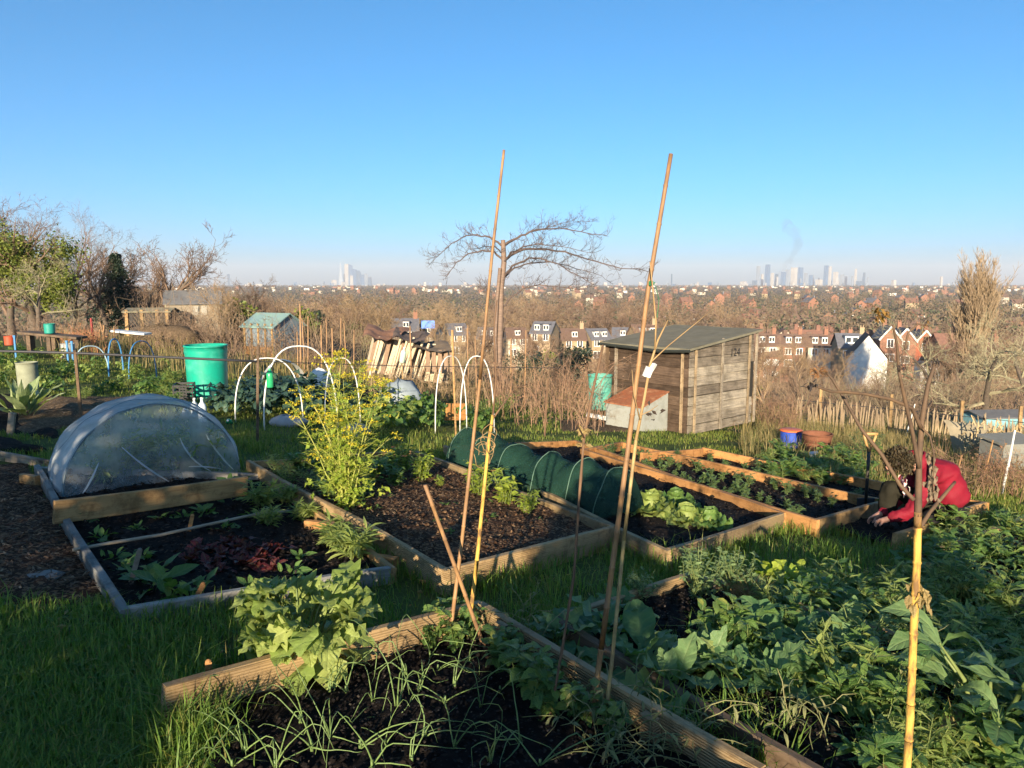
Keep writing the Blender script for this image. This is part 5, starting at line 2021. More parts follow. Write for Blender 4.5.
# pale rocks / bags
def lump(label, loc, s, mat, name='stone', cat='stone'):
    mb = MB()
    for i in range(7):
        for k in range(10):
            a, b = 2 * math.pi * k / 10, math.pi * i / 6
            r = 1 + .3 * mnoise.noise((math.cos(a) * 1.3 + loc.x, math.sin(a) * 1.3, b + loc.y))
            mb.V.append((s[0] * math.sin(b) * math.cos(a) * r, s[1] * math.sin(b) * math.sin(a) * r, s[2] * (math.cos(b) * r * .8 + .5)))
    for i in range(6):
        for k in range(10):
            mb.f(i * 10 + k, (i + 1) * 10 + k, (i + 1) * 10 + (k + 1) % 10, i * 10 + (k + 1) % 10)
    o = one(name, mb, mat, label, cat)
    o.location = loc
STONE = M('grey_bag', (.36, .36, .36), (.26, .26, .27), 5, .7)
lump('grey sack lying behind the fennel', at(352, 10.6), (.22, .16, .14), STONE, 'sack', 'sack')
lump('grey slab of stone among the kale', at(285, 11.0), (.28, .2, .13), STONE)
lump('white bag left of the collapsed wooden shed', at(318, 17.5), (.25, .2, .4), plain('white_bag', (.7, .7, .68), .6), 'bag', 'bag')
lump('bluish tarpaulin heap below the collapsed wooden shed', at(398, 14.0), (.45, .3, .5), plain('grey_tarp', (.20, .24, .27), .6), 'tarpaulin', 'tarpaulin')
lump('brown heap of earth above the black crate', at(165, 26), (1.3, .7, .6), SOIL_L, 'earth_heap', 'heap')
o = tag(board('planter_board', at(446, 12.6, .42), at(466, 12.9, .42), .3, .04, W_orange, n=2), 'orange wooden planter board behind the left narrow hoop', 'planter')

# plank bench and pots far left
def bench():
    root = thing('work_bench', 'rough brown plank bench with blocks at the far left', 'bench', at(48, 19))
    p = at(24, 19, .55)
    q_ = at(82, 19, .55)
    board('bench_top', p, q_, .06, .5, W_dark, root, n=2)
    for x in (30, 50, 55, 78):
        m_ = MB()
        g = at(x, 19)
        m_.box(g + V3((0, 0, .24)), (.1, .2, .5))
        m_.build('leg', W_dark, root, root.location)
bench()
barrel('flowerpot', 'small teal pot perched on the plank bench', at(50, 18.9, .56), .13, .24, plain('teal_pot', (.02, .25, .2), .5), cat='pot')
barrel('flowerpot', 'hanging red pot at the far left edge', at(9, 16.8, .35), .11, .2, plain('red_pot', (.4, .07, .03), .6), cat='pot')
barrel('flowerpot', 'grey bucket under the plank bench end', at(66, 18.3, .02), .17, .36, STONE, cat='bucket')

# upright canes and poles
def poles(lst, mat, label, group):
    proto = None
    for (x, yt, Y, dx, r) in lst:
        b = at(x, Y, -.05)
        t_ = P3(x + dx, yt, Y)
        mb = MB()
        mb.tube([b, b.lerp(t_, .5) + V3((.01, 0, 0)), t_], [r, r, r * .8], 5)
        tag(mb.build('garden_pole', mat, None, b), label, 'pole', group)
poles([(299, 304, 21, 1, .03), (303, 318, 21, -1, .02), (326, 318, 22, 0, .02), (331, 328, 20, 1, .025), (338, 318, 23, 3, .02), (345, 323, 22, -1, .02), (306, 316, 21, 2, .02), (296, 332, 20, 1, .02), (320, 325, 23, 1, .025), (352, 330, 23, 2, .02)], BAM_B, 'brown pole standing upright among others beside the pale blue roofed shed', 'upright poles left of the collapsed shed')
poles([(410, 326, 18, 0, .02), (468, 328, 17, -1, .015), (453, 330, 18, 0, .02), (466, 325, 20, 2, .02), (476, 336, 17, -1, .015), (510, 338, 17, 1, .02), (524, 330, 18, 2, .02)], BAM_B, 'thin pole standing among dead stems behind the white hoop pair', 'poles behind the white hoop pair')
poles([(96, 330, 22, 4, .03), (101, 325, 22, 3, .03), (106, 322, 22, -6, .02), (112, 326, 22, 2, .02)], BAM_B, 'pale stick bundled with others before the bare hedge', 'pale sticks at the far left')
poles([(92, 318, 22, -1, .04)], plain('red_post', (.25, .03, .03), .7), 'dark red post beside the pale sticks at the far left', None)
poles([(912, 404, 19, 3, .015)], PVC_W, 'thin white leaning stick before the paling fence', None)
poles([(993, 440, 10.5, 0, .012)], BAM_B, 'upright pale stick right of the gardener', None)
poles([(1016, 430, 10.2, -1, .014)], PVC_W, 'white stick at the far right edge', None)
poles([(962, 455, 10.0, 0, .012)], BAM_B, 'short tan stick behind the gardener', None)

# dead raspberry canes
def thicket(name, x0, x1, Y0, Y1, n, h0, h1, mat, r=.006, kind='stuff', lean=.34):
    mb = MB()
    for _ in range(n):
        Y = rng.uniform(Y0, Y1)
        b = at(rng.uniform(x0, x1), Y, -.05)
        if mnoise.noise((b.x * .8, b.y * .8, 6)) < -.2:
            continue
        h = rng.uniform(h0, h1) * rng.uniform(.7, 1)
        lx, ly = rng.gauss(0, lean) * h, rng.gauss(0, lean) * h
        p1 = b + V3((lx * .15, ly * .15, h * .4))
        mid = b + V3((lx * .45 + rng.gauss(0, .05), ly * .45, h * .75))
        tip = b + V3((lx, ly, h * rng.uniform(.7, 1)))
        mb.tube([b, p1, mid, tip], [r, r * .9, r * .7, r * .35], 3, False)
        for k in range(7):
            t = rng.random()
            q_ = p1.lerp(mid, t) if rng.random() < .4 else mid.lerp(tip, t)
            q2 = q_ + V3((rng.gauss(0, .15), rng.gauss(0, .15), rng.gauss(.05, .13)))
            mb.tube([q_, q2], [r * .45, r * .25], 3, False)
            if rng.random() < .35:
                mb.flake(q2, rng.uniform(.02, .06), .6)
    o = mb.build(name, mat)
    tag(o, kind=kind)
thicket('dead_raspberry_canes', 486, 606, 14.5, 21, 330, .6, 1.9, M('raspberry_cane', (.27, .165, .10), (.17, .10, .065), .8, .85, 0, c3=(.33, .24, .14), world=True))
thicket('dead_raspberry_canes', 515, 600, 12.8, 14.5, 60, .4, 1.1, MATS['raspberry_cane'])
thicket('dead_stalks', 740, 800, 16, 20, 200, .4, 1.2, M('red_bramble', (.22, .12, .075), (.14, .08, .05), .8, .85, 0, c3=(.30, .21, .12), world=True))
thicket('dead_stalks', 930, 1040, 9.5, 12, 170, .3, .75, MATS['red_bramble'])
thicket('dead_stalks', 370, 480, 15.5, 19, 160, .4, 1.3, BARK_T)
thicket('dead_stalks', 130, 330, 20, 30, 260, .4, 1.0, BARK_W, .008)
thicket('dead_stalks', -30, 130, 21, 26, 150, .4, 1.2, BARK_W, .008)
thicket('dead_stalks', 60, 100, 20, 22, 90, .3, .8, M('rust_stalk', (.38, .17, .08), (.26, .12, .06), 5, .9, 0), .008)
thicket('dead_stalks', 620, 1040, 24, 40, 420, .5, 1.3, BARK_W, .01)
# green ground plants on the right slope
for _ in range(60):
    x, Y = rng.uniform(770, 880), rng.uniform(9.3, 12.5)
    wS.put(at(x, Y), sc_=rng.uniform(.8, 1.5), which=rng.choice([0, 1, 4, 5]), label='pale green weed in the rough grass beyond the spade', group='weeds beyond the spade')
b_ = one('bush', bushy(300, 40, .75, .4, 16, .07, .016, ns=2), [L_dark, STEM_G], 'dark green bushy clump behind the spade', 'bush')
b_.location = at(877, 12.2)
b_.scale = (1, 1, .9)

# ------------------------------------------------------------------ distant sheds
def gable_shed(name, label, loc, rz, w, d, h, rh, wall, roof, extra=None):
    """ridge along local X"""
    root = thing(name, label, 'shed', loc, rz)
    mb = MB()
    a = [(-w / 2, -d / 2), (w / 2, -d / 2), (w / 2, d / 2), (-w / 2, d / 2)]
    for i in range(4):
        p, q_ = a[i], a[(i + 1) % 4]
        mb.quad((*p, -.4), (*q_, -.4), (*q_, h), (*p, h))
    mb.tri((w / 2, -d / 2, h), (w / 2, d / 2, h), (w / 2, 0, h + rh))
    mb.tri((-w / 2, d / 2, h), (-w / 2, -d / 2, h), (-w / 2, 0, h + rh))
    mb.build('wall', wall, root)
    mb = MB()
    o = .12
    for s in (-1, 1):
        e = V3((0, s * (d / 2 + o), h - rh * o / (d / 2) + .01))
        t = .04
        for dz in (0, t):
            mb.quad(V3((-w / 2 - o, 0, h + rh + dz + .01)), V3((w / 2 + o, 0, h + rh + dz + .01)), e + V3((w / 2 + o, 0, dz)), e + V3((-w / 2 - o, 0, dz)))
        mb.quad(e + V3((-w / 2 - o, 0, 0)), e + V3((w / 2 + o, 0, 0)), e + V3((w / 2 + o, 0, t)), e + V3((-w / 2 - o, 0, t)))
        for sx in (-1, 1):
            mb.quad(V3((sx * (w / 2 + o), 0, h + rh + .01)), e + V3((sx * (w / 2 + o), 0, 0)), e + V3((sx * (w / 2 + o), 0, t)), V3((sx * (w / 2 + o), 0, h + rh + t + .01)))
    mb.build('roof', roof, root)
    return root
W_green = M('green_stained_boards', (.22, .24, .15), (.30, .31, .21), 4, .9, .3, .01, (1, 1, 8))
s1 = gable_shed('garden_shed', 'low shed with dark grey felt roof and a pale green end wall at the left', at(195, 34, .55), R(22), 2.2, 1.5, 1.1, .5, M('brown_wall', (.26, .22, .16), (.18, .15, .11), 5, .9, .3, .01, (1, 1, 8)), M('grey_felt', (.10, .10, .105), (.14, .14, .14), 5, .9, .4, .01))
mb = MB()
for x in (.1, .45):
    mb.box((x, -.77, .75), (.24, .03, .4))
mb.build('window', plain('pale_window', (.3, .28, .23), .4), s1)
mb = MB()
mb.box((-1.13, 0, .6), (.04, 1.2, 1.0))
mb.build('door', W_green, s1)
s2 = gable_shed('greenhouse_shed', 'shed with pale blue green sheet roof and glazed sides left of the poles', at(274, 28, -.05), R(-28), 1.5, 1.5, 1.25, .42, plain('shed_glass', (.16, .20, .23), .25), M('pale_blue_roof', (.17, .26, .28), (.20, .30, .24), 3, .5, .3, .01))
for x in (-.7, -.35, 0, .35, .7):
    mb = MB()
    mb.box((x, -.77, .6), (.06, .05, 1.5))
    mb.build('glazing_bar', W_new, s2)
mb = MB()
mb.box((0, -.785, .25), (1.5, .06, .5))
mb.build('lower_panel', W_orange, s2)
s3 = gable_shed('lean_to', 'low open shelter with a mossy flat roof left of the grey roofed shed', at(153, 32, .3), R(10), 1.7, 1.3, .8, .12, plain('painted_shade', (.05, .045, .04), .9), M('mossy_roof', (.28, .24, .17), (.2, .19, .12), 4, .9))  # solid walls, shade of the open inside put into their colour
for x in (-.8, -.2, .4, .8):
    mb = MB()
    mb.box((x, -.69, .35), (.12, .08, 1.1))
    mb.build('post', W_new, s3)
tag(board('plank', at(114, 22.5, .62), at(148, 22.5, .62), .05, .5, PVC_W, n=2), 'long white board on the grass at the left, below the open shelter', 'board')

def collapsed():
    root = thing('collapsed_shed', 'collapsed wooden shed of leaning pale planks under a buckled rusty roof', 'shed', at(400, 18.5))
    Y = 18.5
    def q(x, y, dy=0):
        return P3(x, y, Y + dy)
    PALE = M('bleached_plank', (.55, .46, .32), (.38, .31, .21), 5, .9, .3, .01, (6, 6, .8))
    BRN = M('brown_plank', (.26, .18, .12), (.18, .12, .08), 5, .9, .3, .01, (6, 6, .8))
    # leaning wall planks
    for i in range(17):
        x = 372 + i * 4.4
        b = q(x - 3, 372 + i * .7, rng.uniform(-.1, .1))
        t_ = q(x + 6 + rng.gauss(0, 1), 338 + i * .7 + rng.gauss(0, 1.5), .5 + rng.uniform(-.05, .05))
        d = (t_ - b).normalized()
        m_ = MB()
        w = V3((1, 0, 0)) * .055
        n_ = V3((0, 1, 0)) * .02
        k = len(m_.V)
        for p in (b, t_):
            for sx, sy in ((-1, -1), (1, -1), (1, 1), (-1, 1)):
                m_.V.append(tuple(p + w * sx + n_ * sy))
        for e in ((0, 1, 5, 4), (1, 2, 6, 5), (2, 3, 7, 6), (3, 0, 4, 7), (3, 2, 1, 0), (4, 5, 6, 7)):
            m_.f(*e)
        m_.build('plank', PALE if i % 3 else BRN, root, root.location)
    for x in (375, 396, 402, 409, 418, 424):
        m_ = MB()
        m_.tube([q(x - 6, 378, -.35), q(x + 5, 336 + rng.uniform(0, 9), -.05)], .035, 5)
        m_.build('prop', PALE, root, root.location)
    m_ = MB()
    m_.quad(q(366, 366, .3), q(386, 372, .3), q(390, 338, .7), q(372, 338, .7))
    m_.quad(q(386, 370, .3), q(448, 384, .3), q(446, 350, .7), q(386, 338, .7))
    m_.build('wall_sheet', M('dusty_sheet', (.34, .29, .22), (.24, .2, .15), 5, .9), root, root.location)
    # buckled roof sheets
    def sheet(pts, mat, am):
        m_ = MB()
        N = 12
        for j in range(N + 1):
            for i in range(N + 1):
                u, v = i / N, j / N
                p = (pts[0] * (1 - u) + pts[1] * u) * (1 - v) + (pts[3] * (1 - u) + pts[2] * u) * v
                m_.V.append(tuple(p + V3((0, 0, am * math.sin(u * 7 + v * 2) * .6 + am * mnoise.noise((u * 4, v * 4, am))))))
        for j in range(N):
            for i in range(N):
                a = j * (N + 1) + i
                m_.f(a, a + 1, a + N + 2, a + N + 1)
        m_.build('roof', mat, root, root.location, smooth=True)
    RU = M('rust_sheet', (.30, .15, .09), (.18, .10, .065), 5, .9, .4, .02)
    sheet([q(362, 338, -.4), q(398, 338, -.4), q(412, 330, 1.3), q(368, 325, 1.3)], RU, .10)
    sheet([q(392, 338, -.5), q(424, 342, -.5), q(430, 334, 1.2), q(396, 328, 1.2)], M('dark_felt_sheet', (.10, .07, .055), (.17, .12, .09), 5, .9, .4, .02), .07)
    sheet([q(412, 349, -.5), q(452, 352, -.5), q(448, 342, 1.0), q(410, 340, 1.0)], M('brown_felt_sheet', (.2, .15, .1), (.15, .11, .075), 5, .9, .4, .02), .05)
    for x in (428, 434, 440, 446, 452):
        m_ = MB()
        m_.box(q(x, 361, -.25), (.10, .025, .55))
        m_.build('plank', BRN, root, root.location)
collapsed()

# chestnut paling fence
def paling():
    x0, x1, Y0, Y1 = 800, 1040, 20.5, 17.5
    root = thing('paling_fence', 'tan chestnut paling fence across the right slope', 'fence', at(900, 19))
    mb = MB()
    n = 118
    for i in range(n):
        t = i / (n - 1)
        Y = Y0 + (Y1 - Y0) * t
        b = at(x0 + (x1 - x0) * t + rng.gauss(0, .6), Y, -.05)
        h = rng.uniform(.6, .98)
        tl = V3((rng.gauss(0, .07), rng.gauss(0, .05), h))
        mb.tube([b, b + tl * .9, b + tl], [.022, .02, .006], 4)
    mb.build('pales', M('grey_tan_pale', (.34, .26, .16), (.23, .17, .11), 1.5, .9, .3, .01, c3=(.42, .32, .19)), root, root.location)
    for z in (.25, .75):
        m_ = MB()
        m_.tube([at(x0 + (x1 - x0) * k / 20, Y0 + (Y1 - Y0) * k / 20, z) for k in range(21)], .008, 4)
        m_.build('wire', IRON, root, root.location)
    for t in (.1, .4, .7, .95):
        Y = Y0 + (Y1 - Y0) * t
        b = at(x0 + (x1 - x0) * t, Y + .06, -.1)
        m_ = MB()
        m_.tube([b, b + V3((0, 0, 1.25))], .045, 6)
        m_.build('post', W_new, root, root.location)
paling()
mb = MB()
for i in range(13):
    for k in range(9):
        u, v = i / 12, k / 8
        p = at(950 + 46 * u, 15.8 - .6 * u)
        mb.V.append((p.x, p.y - .5 * (1 - v), p.z + .72 * math.sin(v * 1.5) + .04 * mnoise.noise((u * 5, v * 5, 0))))
for i in range(12):
    for k in range(8):
        a = i * 9 + k
        mb.f(a, a + 9, a + 10, a + 1)
tag(mb.build('hessian_cover', M('hessian', (.22, .19, .13), (.30, .25, .17), 6, .95), smooth=True), 'drab brown cover draped over a heap before the paling fence', 'cover')
for x, Y, c, lb in [(1006, 24, (.14, .30, .36), 'pale blue boarded shed at the far right beyond the paling fence')]:
    gable_shed('garden_shed', lb, at(x, Y, -.35), R(5), 1.9, 1.2, .85, .12, plain('pale_blue_boards', (.18, .38, .42), .7), M('grey_felt', (.1, .1, .1), (.14, .14, .14)))
mb = MB()
mb.box((0, 0, .35), (.75, .5, .5))
mb.box((0, -.02, .63), (.85, .6, .04), 0, .12)
mb.box((.1, -.262, .32), (.4, .02, .22))
o = one('compost_box', mb, M('pale_grey_box', (.2, .2, .18), (.15, .15, .13), 5, .8), 'pale grey box with a sloping lid at the far right edge', 'box', smooth=False)
place(o, at(1020, 12.6), .2)
for x, Y, lb in [(1012, 14.5, 'heap of tan cut stalks at the far right above the grey box')]:
    hp = MB()
    for _ in range(420):
        c = V3((rng.gauss(0, .32), rng.gauss(0, .25), abs(rng.gauss(.25, .2))))
        d = V3((rng.gauss(0, .5), rng.gauss(0, .4), rng.gauss(.5, .4))).normalized() * rng.uniform(.1, .25)
        hp.tube([c, c + d], .012, 3, False)
    o = tag(hp.build('cut_stalks', M('tan_pale', (.4, .3, .16))), kind='stuff')
    o.location = at(x, Y)

# ------------------------------------------------------------------ trees
def tree_mb(seed, h, levels=4, nch=(7, 6, 5), ang=(45, 45, 50), lr=(.55, .5, .45), r0=None, trunk=.35, up=.12, jit=.18, minr=.004, segs=4, sides=(7, 5, 3, 3)):
    rn = random.Random(seed)
    tk, br = MB(), MB()
    ends = []
    def grow(p, d, L, r, lv):
        mb_ = tk if lv == 0 else br
        pts_, rad = [p], [r]
        n = segs if lv < 3 else 2
        for i in range(n):
            d = (d + V3((rn.gauss(0, jit), rn.gauss(0, jit), rn.gauss(0, jit) + up * (0 if lv == 0 else 1)))).normalized()
            p = p + d * (L / n)
            pts_.append(p)
            rad.append(max(minr * .6, r * (1 - .75 * (i + 1) / n)))
        mb_.tube(pts_, rad, sides[min(lv, 3)], False)
        if lv >= levels - 1:
            ends.append(p)
            return
        k = nch[min(lv, len(nch) - 1)]
        k = max(2, int(k * rn.uniform(.8, 1.25)))
        for c in range(k):
            t = (trunk + (1 - trunk) * (c + rn.random()) / k) if lv == 0 else rn.uniform(.2, 1)
            f = t * n
            i = min(n - 1, int(f))
            q_ = pts_[i].lerp(pts_[i + 1], f - i)
            rr = rad[i] + (rad[i + 1] - rad[i]) * (f - i)
            dd = (pts_[i + 1] - pts_[i]).normalized()
            az = c * 2.4 + rn.gauss(0, .4)
            u = dd.cross(V3((.3, .2, .9))).normalized()
            w = dd.cross(u)
            a = R(ang[min(lv, len(ang) - 1)] * rn.uniform(.6, 1.3))
            nd = dd * math.cos(a) + (u * math.cos(az) + w * math.sin(az)) * math.sin(a)
            grow(q_, nd.normalized(), L * lr[min(lv, len(lr) - 1)] * rn.uniform(.7, 1.15) * (1.15 - .45 * t if lv == 0 else 1), max(minr, rr * .62), lv + 1)
        ends.append(p)
    grow(V3((0, 0, -.1)), V3((rn.gauss(0, .03), rn.gauss(0, .03), 1)), h * .62, r0 or h * .028, 0)
    return tk, br, ends

def tree(name, label, seed, h, mat, group=None, leafm=None, nleaf=0, leafsize=.1, cat='tree', lsp=.35, **kw):
    root = thing(name, label, cat, (0, 0, 0), 0, group)
    tk, br, ends = tree_mb(seed, h, **kw)
    top = sorted(v[2] for v in br.V)[int(len(br.V) * .995)]
    k_ = h / top
    tk.V = [(a * k_, b * k_, c * k_) for a, b, c in tk.V]
    br.V = [(a * k_, b * k_, c * k_) for a, b, c in br.V]
    ends = [e * k_ for e in ends]
    tk.build('trunk', BARK if mat is not BARK_O else mat, root, smooth=True)
    br.build('crown', mat, root)
    if leafm:
        mb = MB()
        for _ in range(nleaf):
            e = rng.choice(ends)
            mb.flake(e + V3((rng.gauss(0, lsp), rng.gauss(0, lsp), rng.gauss(0, lsp))), leafsize * rng.uniform(.6, 1.3), .7)
        mb.build('foliage', leafm, root)
    return root

# --- the spreading bare tree in the centre
def spreading():
    Y = 19.5
    root = thing('spreading_tree', 'bare tree with long horizontal drooping limbs against the sky', 'tree', at(499, Y))
    rn = random.Random(77)
    tk, br = MB(), MB()
    O = root.location
    tk.tube([at(497, Y, -.1)] + dens(poly_px([(498, 380), (500, 330), (501, 290), (504, 262), (503, 240)], Y), 2), [.13, .10, .09, .085, .08, .077, .074, .07, .065, .055], 9)
    tk.tube(poly_px([(497, 385), (495, 340), (497, 300), (500, 268)], Y - .1), [.06, .055, .05, .045], 7)
    limbs = [([(504, 262), (494, 252), (482, 251), (468, 254), (456, 263), (447, 276)], 0, .04),
             ([(502, 245), (490, 238), (478, 235), (466, 236), (452, 243), (440, 254), (432, 262)], .5, .035),
             ([(505, 244), (516, 238), (530, 232), (546, 228), (566, 229), (588, 233), (608, 236)], .4, .045),
             ([(505, 260), (514, 253), (528, 249), (548, 249), (572, 254), (596, 262), (622, 268), (648, 271)], -.4, .05),
             ([(504, 276), (512, 266), (524, 260), (540, 258), (558, 264), (576, 274), (592, 284)], -.9, .04),
             ([(504, 278), (514, 268), (530, 263), (552, 262), (576, 268), (602, 276)], .8, .035),
             ([(502, 308), (512, 297), (524, 288), (540, 285), (560, 287), (584, 290), (602, 298)], .3, .03),
             ([(505, 246), (520, 236), (536, 230), (554, 226), (572, 221), (588, 222)], 1.0, .02),
             ([(504, 262), (512, 252), (524, 247), (540, 244), (560, 246), (590, 253)], -1.0, .03),
             ([(501, 252), (494, 246), (484, 246), (470, 250)], 1.2, .025),
             ([(498, 312), (492, 300), (484, 290), (478, 286)], .3, .015)]
    def twig(p, d, L, r, lv):
        pts_ = [p]
        for i in range(3):
            d = (d + V3((rn.gauss(0, .22), rn.gauss(0, .22), rn.gauss(.06, .2)))).normalized()
            pts_.append(pts_[-1] + d * (L / 3))
        br.tube(pts_, [r, r * .8, r * .6, r * .35], 3, False)
        if lv:
            for k in range(rn.randint(2, 4)):
                i = rn.randint(1, 2)
                nd = (d + V3((rn.gauss(0, .6), rn.gauss(0, .6), rn.gauss(.15, .5)))).normalized()
                twig(pts_[i].lerp(pts_[i + 1], rn.random()), nd, L * rn.uniform(.45, .75), r * .6, lv - 1)
    for px, dy, r in limbs:
        n = len(px) - 1
        pp = dens([P3(x, y, Y + dy * (i / n) ** .8 * 1.6) for i, (x, y) in enumerate(px)], 3)
        pp = [p + V3((rn.gauss(0, .012), rn.gauss(0, .012), rn.gauss(0, .012))) for p in pp]
        m = len(pp)
        br.tube(pp, [r * .78 * (1 - .82 * i / m) for i in range(m)], 6, False)
        for i in range(2, m):
            for _ in range(3 if i > m * .3 else 1):
                d = (pp[i] - pp[i - 1]).normalized()
                nd = (d * .5 + V3((rn.gauss(0, .4), rn.gauss(0, .45), rn.gauss(.28, .45)))).normalized()
                twig(pp[i], nd, rn.uniform(.15, .40), .008 * (1.1 - .4 * i / m), 2 if rn.random() < .7 else 1)
    tk.build('trunk', M('cherry_bark', (.22, .15, .11), (.12, .085, .065), 6, .7, .5, .01, (1, 1, 5)), root, O, smooth=True)
    br.build('crown', M('cherry_twig', (.11, .08, .068), (.075, .055, .05), 8, .85, .2, .01), root, O)
spreading()

# --- left group
def ivy_tree():
    root = tree('ivy_tree', 'large tree wrapped in olive green ivy at the far left', 401, 6.0, BARK_W, levels=5, nch=(9, 7, 6, 4), trunk=.2)
    mb = MB()
    rn = random.Random(5)
    for c, rad, n in [((.3, -.8, 2.9), (1.45, 1.0, 1.15), 9000), ((-1.1, -.3, 4.0), (.9, .8, 1.0), 4200), ((1.5, -.6, 2.6), (.6, .6, 1.1), 3200)]:
        cl = [V3((rn.gauss(0, .55), rn.gauss(0, .55), rn.gauss(0, .55))) for _ in range(30)]
        for _ in range(n):
            q_ = rn.choice(cl) + V3((rn.gauss(0, .22), rn.gauss(0, .22), rn.gauss(0, .22)))
            mb.flake(V3(c) + V3((q_.x * rad[0], q_.y * rad[1], q_.z * rad[2])), rng.uniform(.07, .15), .8)
    mb.build('ivy', L_ivy, root)
    return root
place(ivy_tree(), at(36, 33, -.2), 0, 1)
for lb, sd, px, Y, s in [('tall brown crowned bare tree behind the ivy tree at the far left', 411, -4, 36, 7.4), ('reddish bare tree rising over the ivy tree', 412, 26, 42, 7.6), ('bare tree with upswept branches at the left, by the conifer', 413, 108, 40, 6.4),
                         ('low twiggy bare tree left of the conifer', 414, 70, 36, 4.4)]:
    place(tree('bare_tree', lb, sd, s, BARK_W, levels=5, nch=(9, 7, 6, 5), ang=(38, 40, 45, 50), lr=(.6, .55, .5, .5), up=.16), at(px, Y, -.2), 0, 1)
for lb, sd, px, Y, s in [('dense brown bare tree at the very left edge behind the ivy tree', 416, -24, 37, 8.2), ('rounded reddish brown bare tree just left of the ivy tree top', 417, 12, 45, 8.4), ('low brown bare tree between the ivy tree and the conifer', 418, 84, 46, 5.6)]:
    place(tree('bare_tree', lb, sd, s, BARK_W, levels=5, nch=(11, 8, 7, 5), ang=(42, 42, 48, 50), lr=(.6, .55, .5, .5), up=.12, trunk=.2, minr=.010), at(px, Y, -.2), 0, 1)
place(tree('apple_tree', 'low spreading lichen covered apple tree before the ivy tree', 415, 3.2, M('lichen_twig', (.27, .24, .15), (.19, .17, .10), 5, .9, .2), levels=5, nch=(8, 7, 6, 4), ang=(65, 50, 50, 50), lr=(.75, .55, .5, .45), up=.02, trunk=.4), at(38, 27, -.1))
cf = thing('conifer', 'dark green conifer between the bare trees at the left', 'tree', at(121, 41))
tk = MB()
tk.tube([(0, 0, 0), (0, 0, 4)], [.14, .03], 6)
tk.build('trunk', BARK, cf)
mb = MB()
for _ in range(5200):
    z = rng.uniform(.5, 4.3)
    a = rng.uniform(0, 6.28)
    r = (1.55 * (1 - (z / 4.5) ** 1.6) + .15) * rng.uniform(.5, 1.0) * (.75 + .35 * math.sin(a * 3 + z * 2.5))
    mb.flake((r * math.cos(a), r * math.sin(a), z + .15 * math.sin(r * 9)), rng.uniform(.10, .22), .5)
mb.build('crown', L_conifer, cf)

# prototypes for the wood
tp = [tree('bare_tree', 'x', 430 + i, 7.0, (BARK_W, BARK_T, BARK_W)[i % 3], levels=5, nch=(9, 7, 6, 4), ang=(35 + 6 * (i % 3), 42, 45, 50), lr=(.6, .55, .5, .5), up=.14, trunk=.15, minr=.009, sides=(6, 4, 3, 3)) for i in range(5)]
tS5 = Spread(tp)
# individually described ones
for lb, px, Y, s, w in [('bare tree with straight upswept stems between the conifer and the grey roofed shed', 162, 34, .75, 0), ('second upswept bare tree, right of the conifer', 146, 37, .62, 3), ('broad reddish thicket tree behind the pale blue roofed shed', 250, 40, .5, 2),
                        ('bushy bare tree just right of the grey roofed shed', 228, 30, .42, 1)]:
    tS5.put(at(px, Y, -.2), sc_=s, label=lb, which=w)
LBW = 'brown bare tree in the wood between the allotments and the houses'
for k in range(165):
    px = rng.uniform(215, 770)
    if px < 375:
        Y, top = rng.uniform(50, 135), rng.uniform(291, 320)
    elif k % 3:
        Y, top = rng.uniform(195, 380), rng.uniform(290, 315)
    else:
        Y, top = rng.uniform(55, 135), rng.uniform(322, 352)
    if px > 650 and rng.random() < .4:
        continue
    b = at(px, Y, -.3)
    h = P3(px, top, Y).z - b.z
    if h < 2.2 or h > 22:
        continue
    tS5.put(b, sc_=(h / 7.0 * 1.25, h / 7.0 * 1.25, h / 7.0), label=LBW, group='bare trees of the wood below the allotments')
LBR = 'bare tree in the gardens among the houses of the valley'
for _ in range(45):
    Y = rng.uniform(75, 300)
    px = rng.uniform(600, 1040) if Y < 200 else rng.uniform(300, 1040)
    b = at(px, Y, -.3)
    h = rng.uniform(4, 7.5) if Y < 170 else rng.uniform(8, 15)
    tS5.put(b, sc_=h / 7.0, label=LBR, group='bare trees among the valley houses')
for _ in range(46):
    Y = rng.uniform(70, 135)
    px = rng.uniform(745, 1030)
    if 828 < px < 935:
        px += 110
    tS5.put(at(px, Y, -.3), sc_=rng.uniform(3.8, 7.6) / 7.0, label=LBR, group='bare trees among the valley houses')
LBL = 'brown bare tree on the left skyline beyond the sheds'
for _ in range(30):
    px = rng.uniform(125, 290)
    Y = rng.uniform(48, 110)
    top = 275 + (px - 125) * .16 + rng.uniform(-4, 14)
    b = at(px, Y, -.3)
    h = max(3, P3(px, top, Y).z - b.z)
    tS5.put(b, sc_=h / 7.0, label=LBL, group='bare trees on the left skyline')

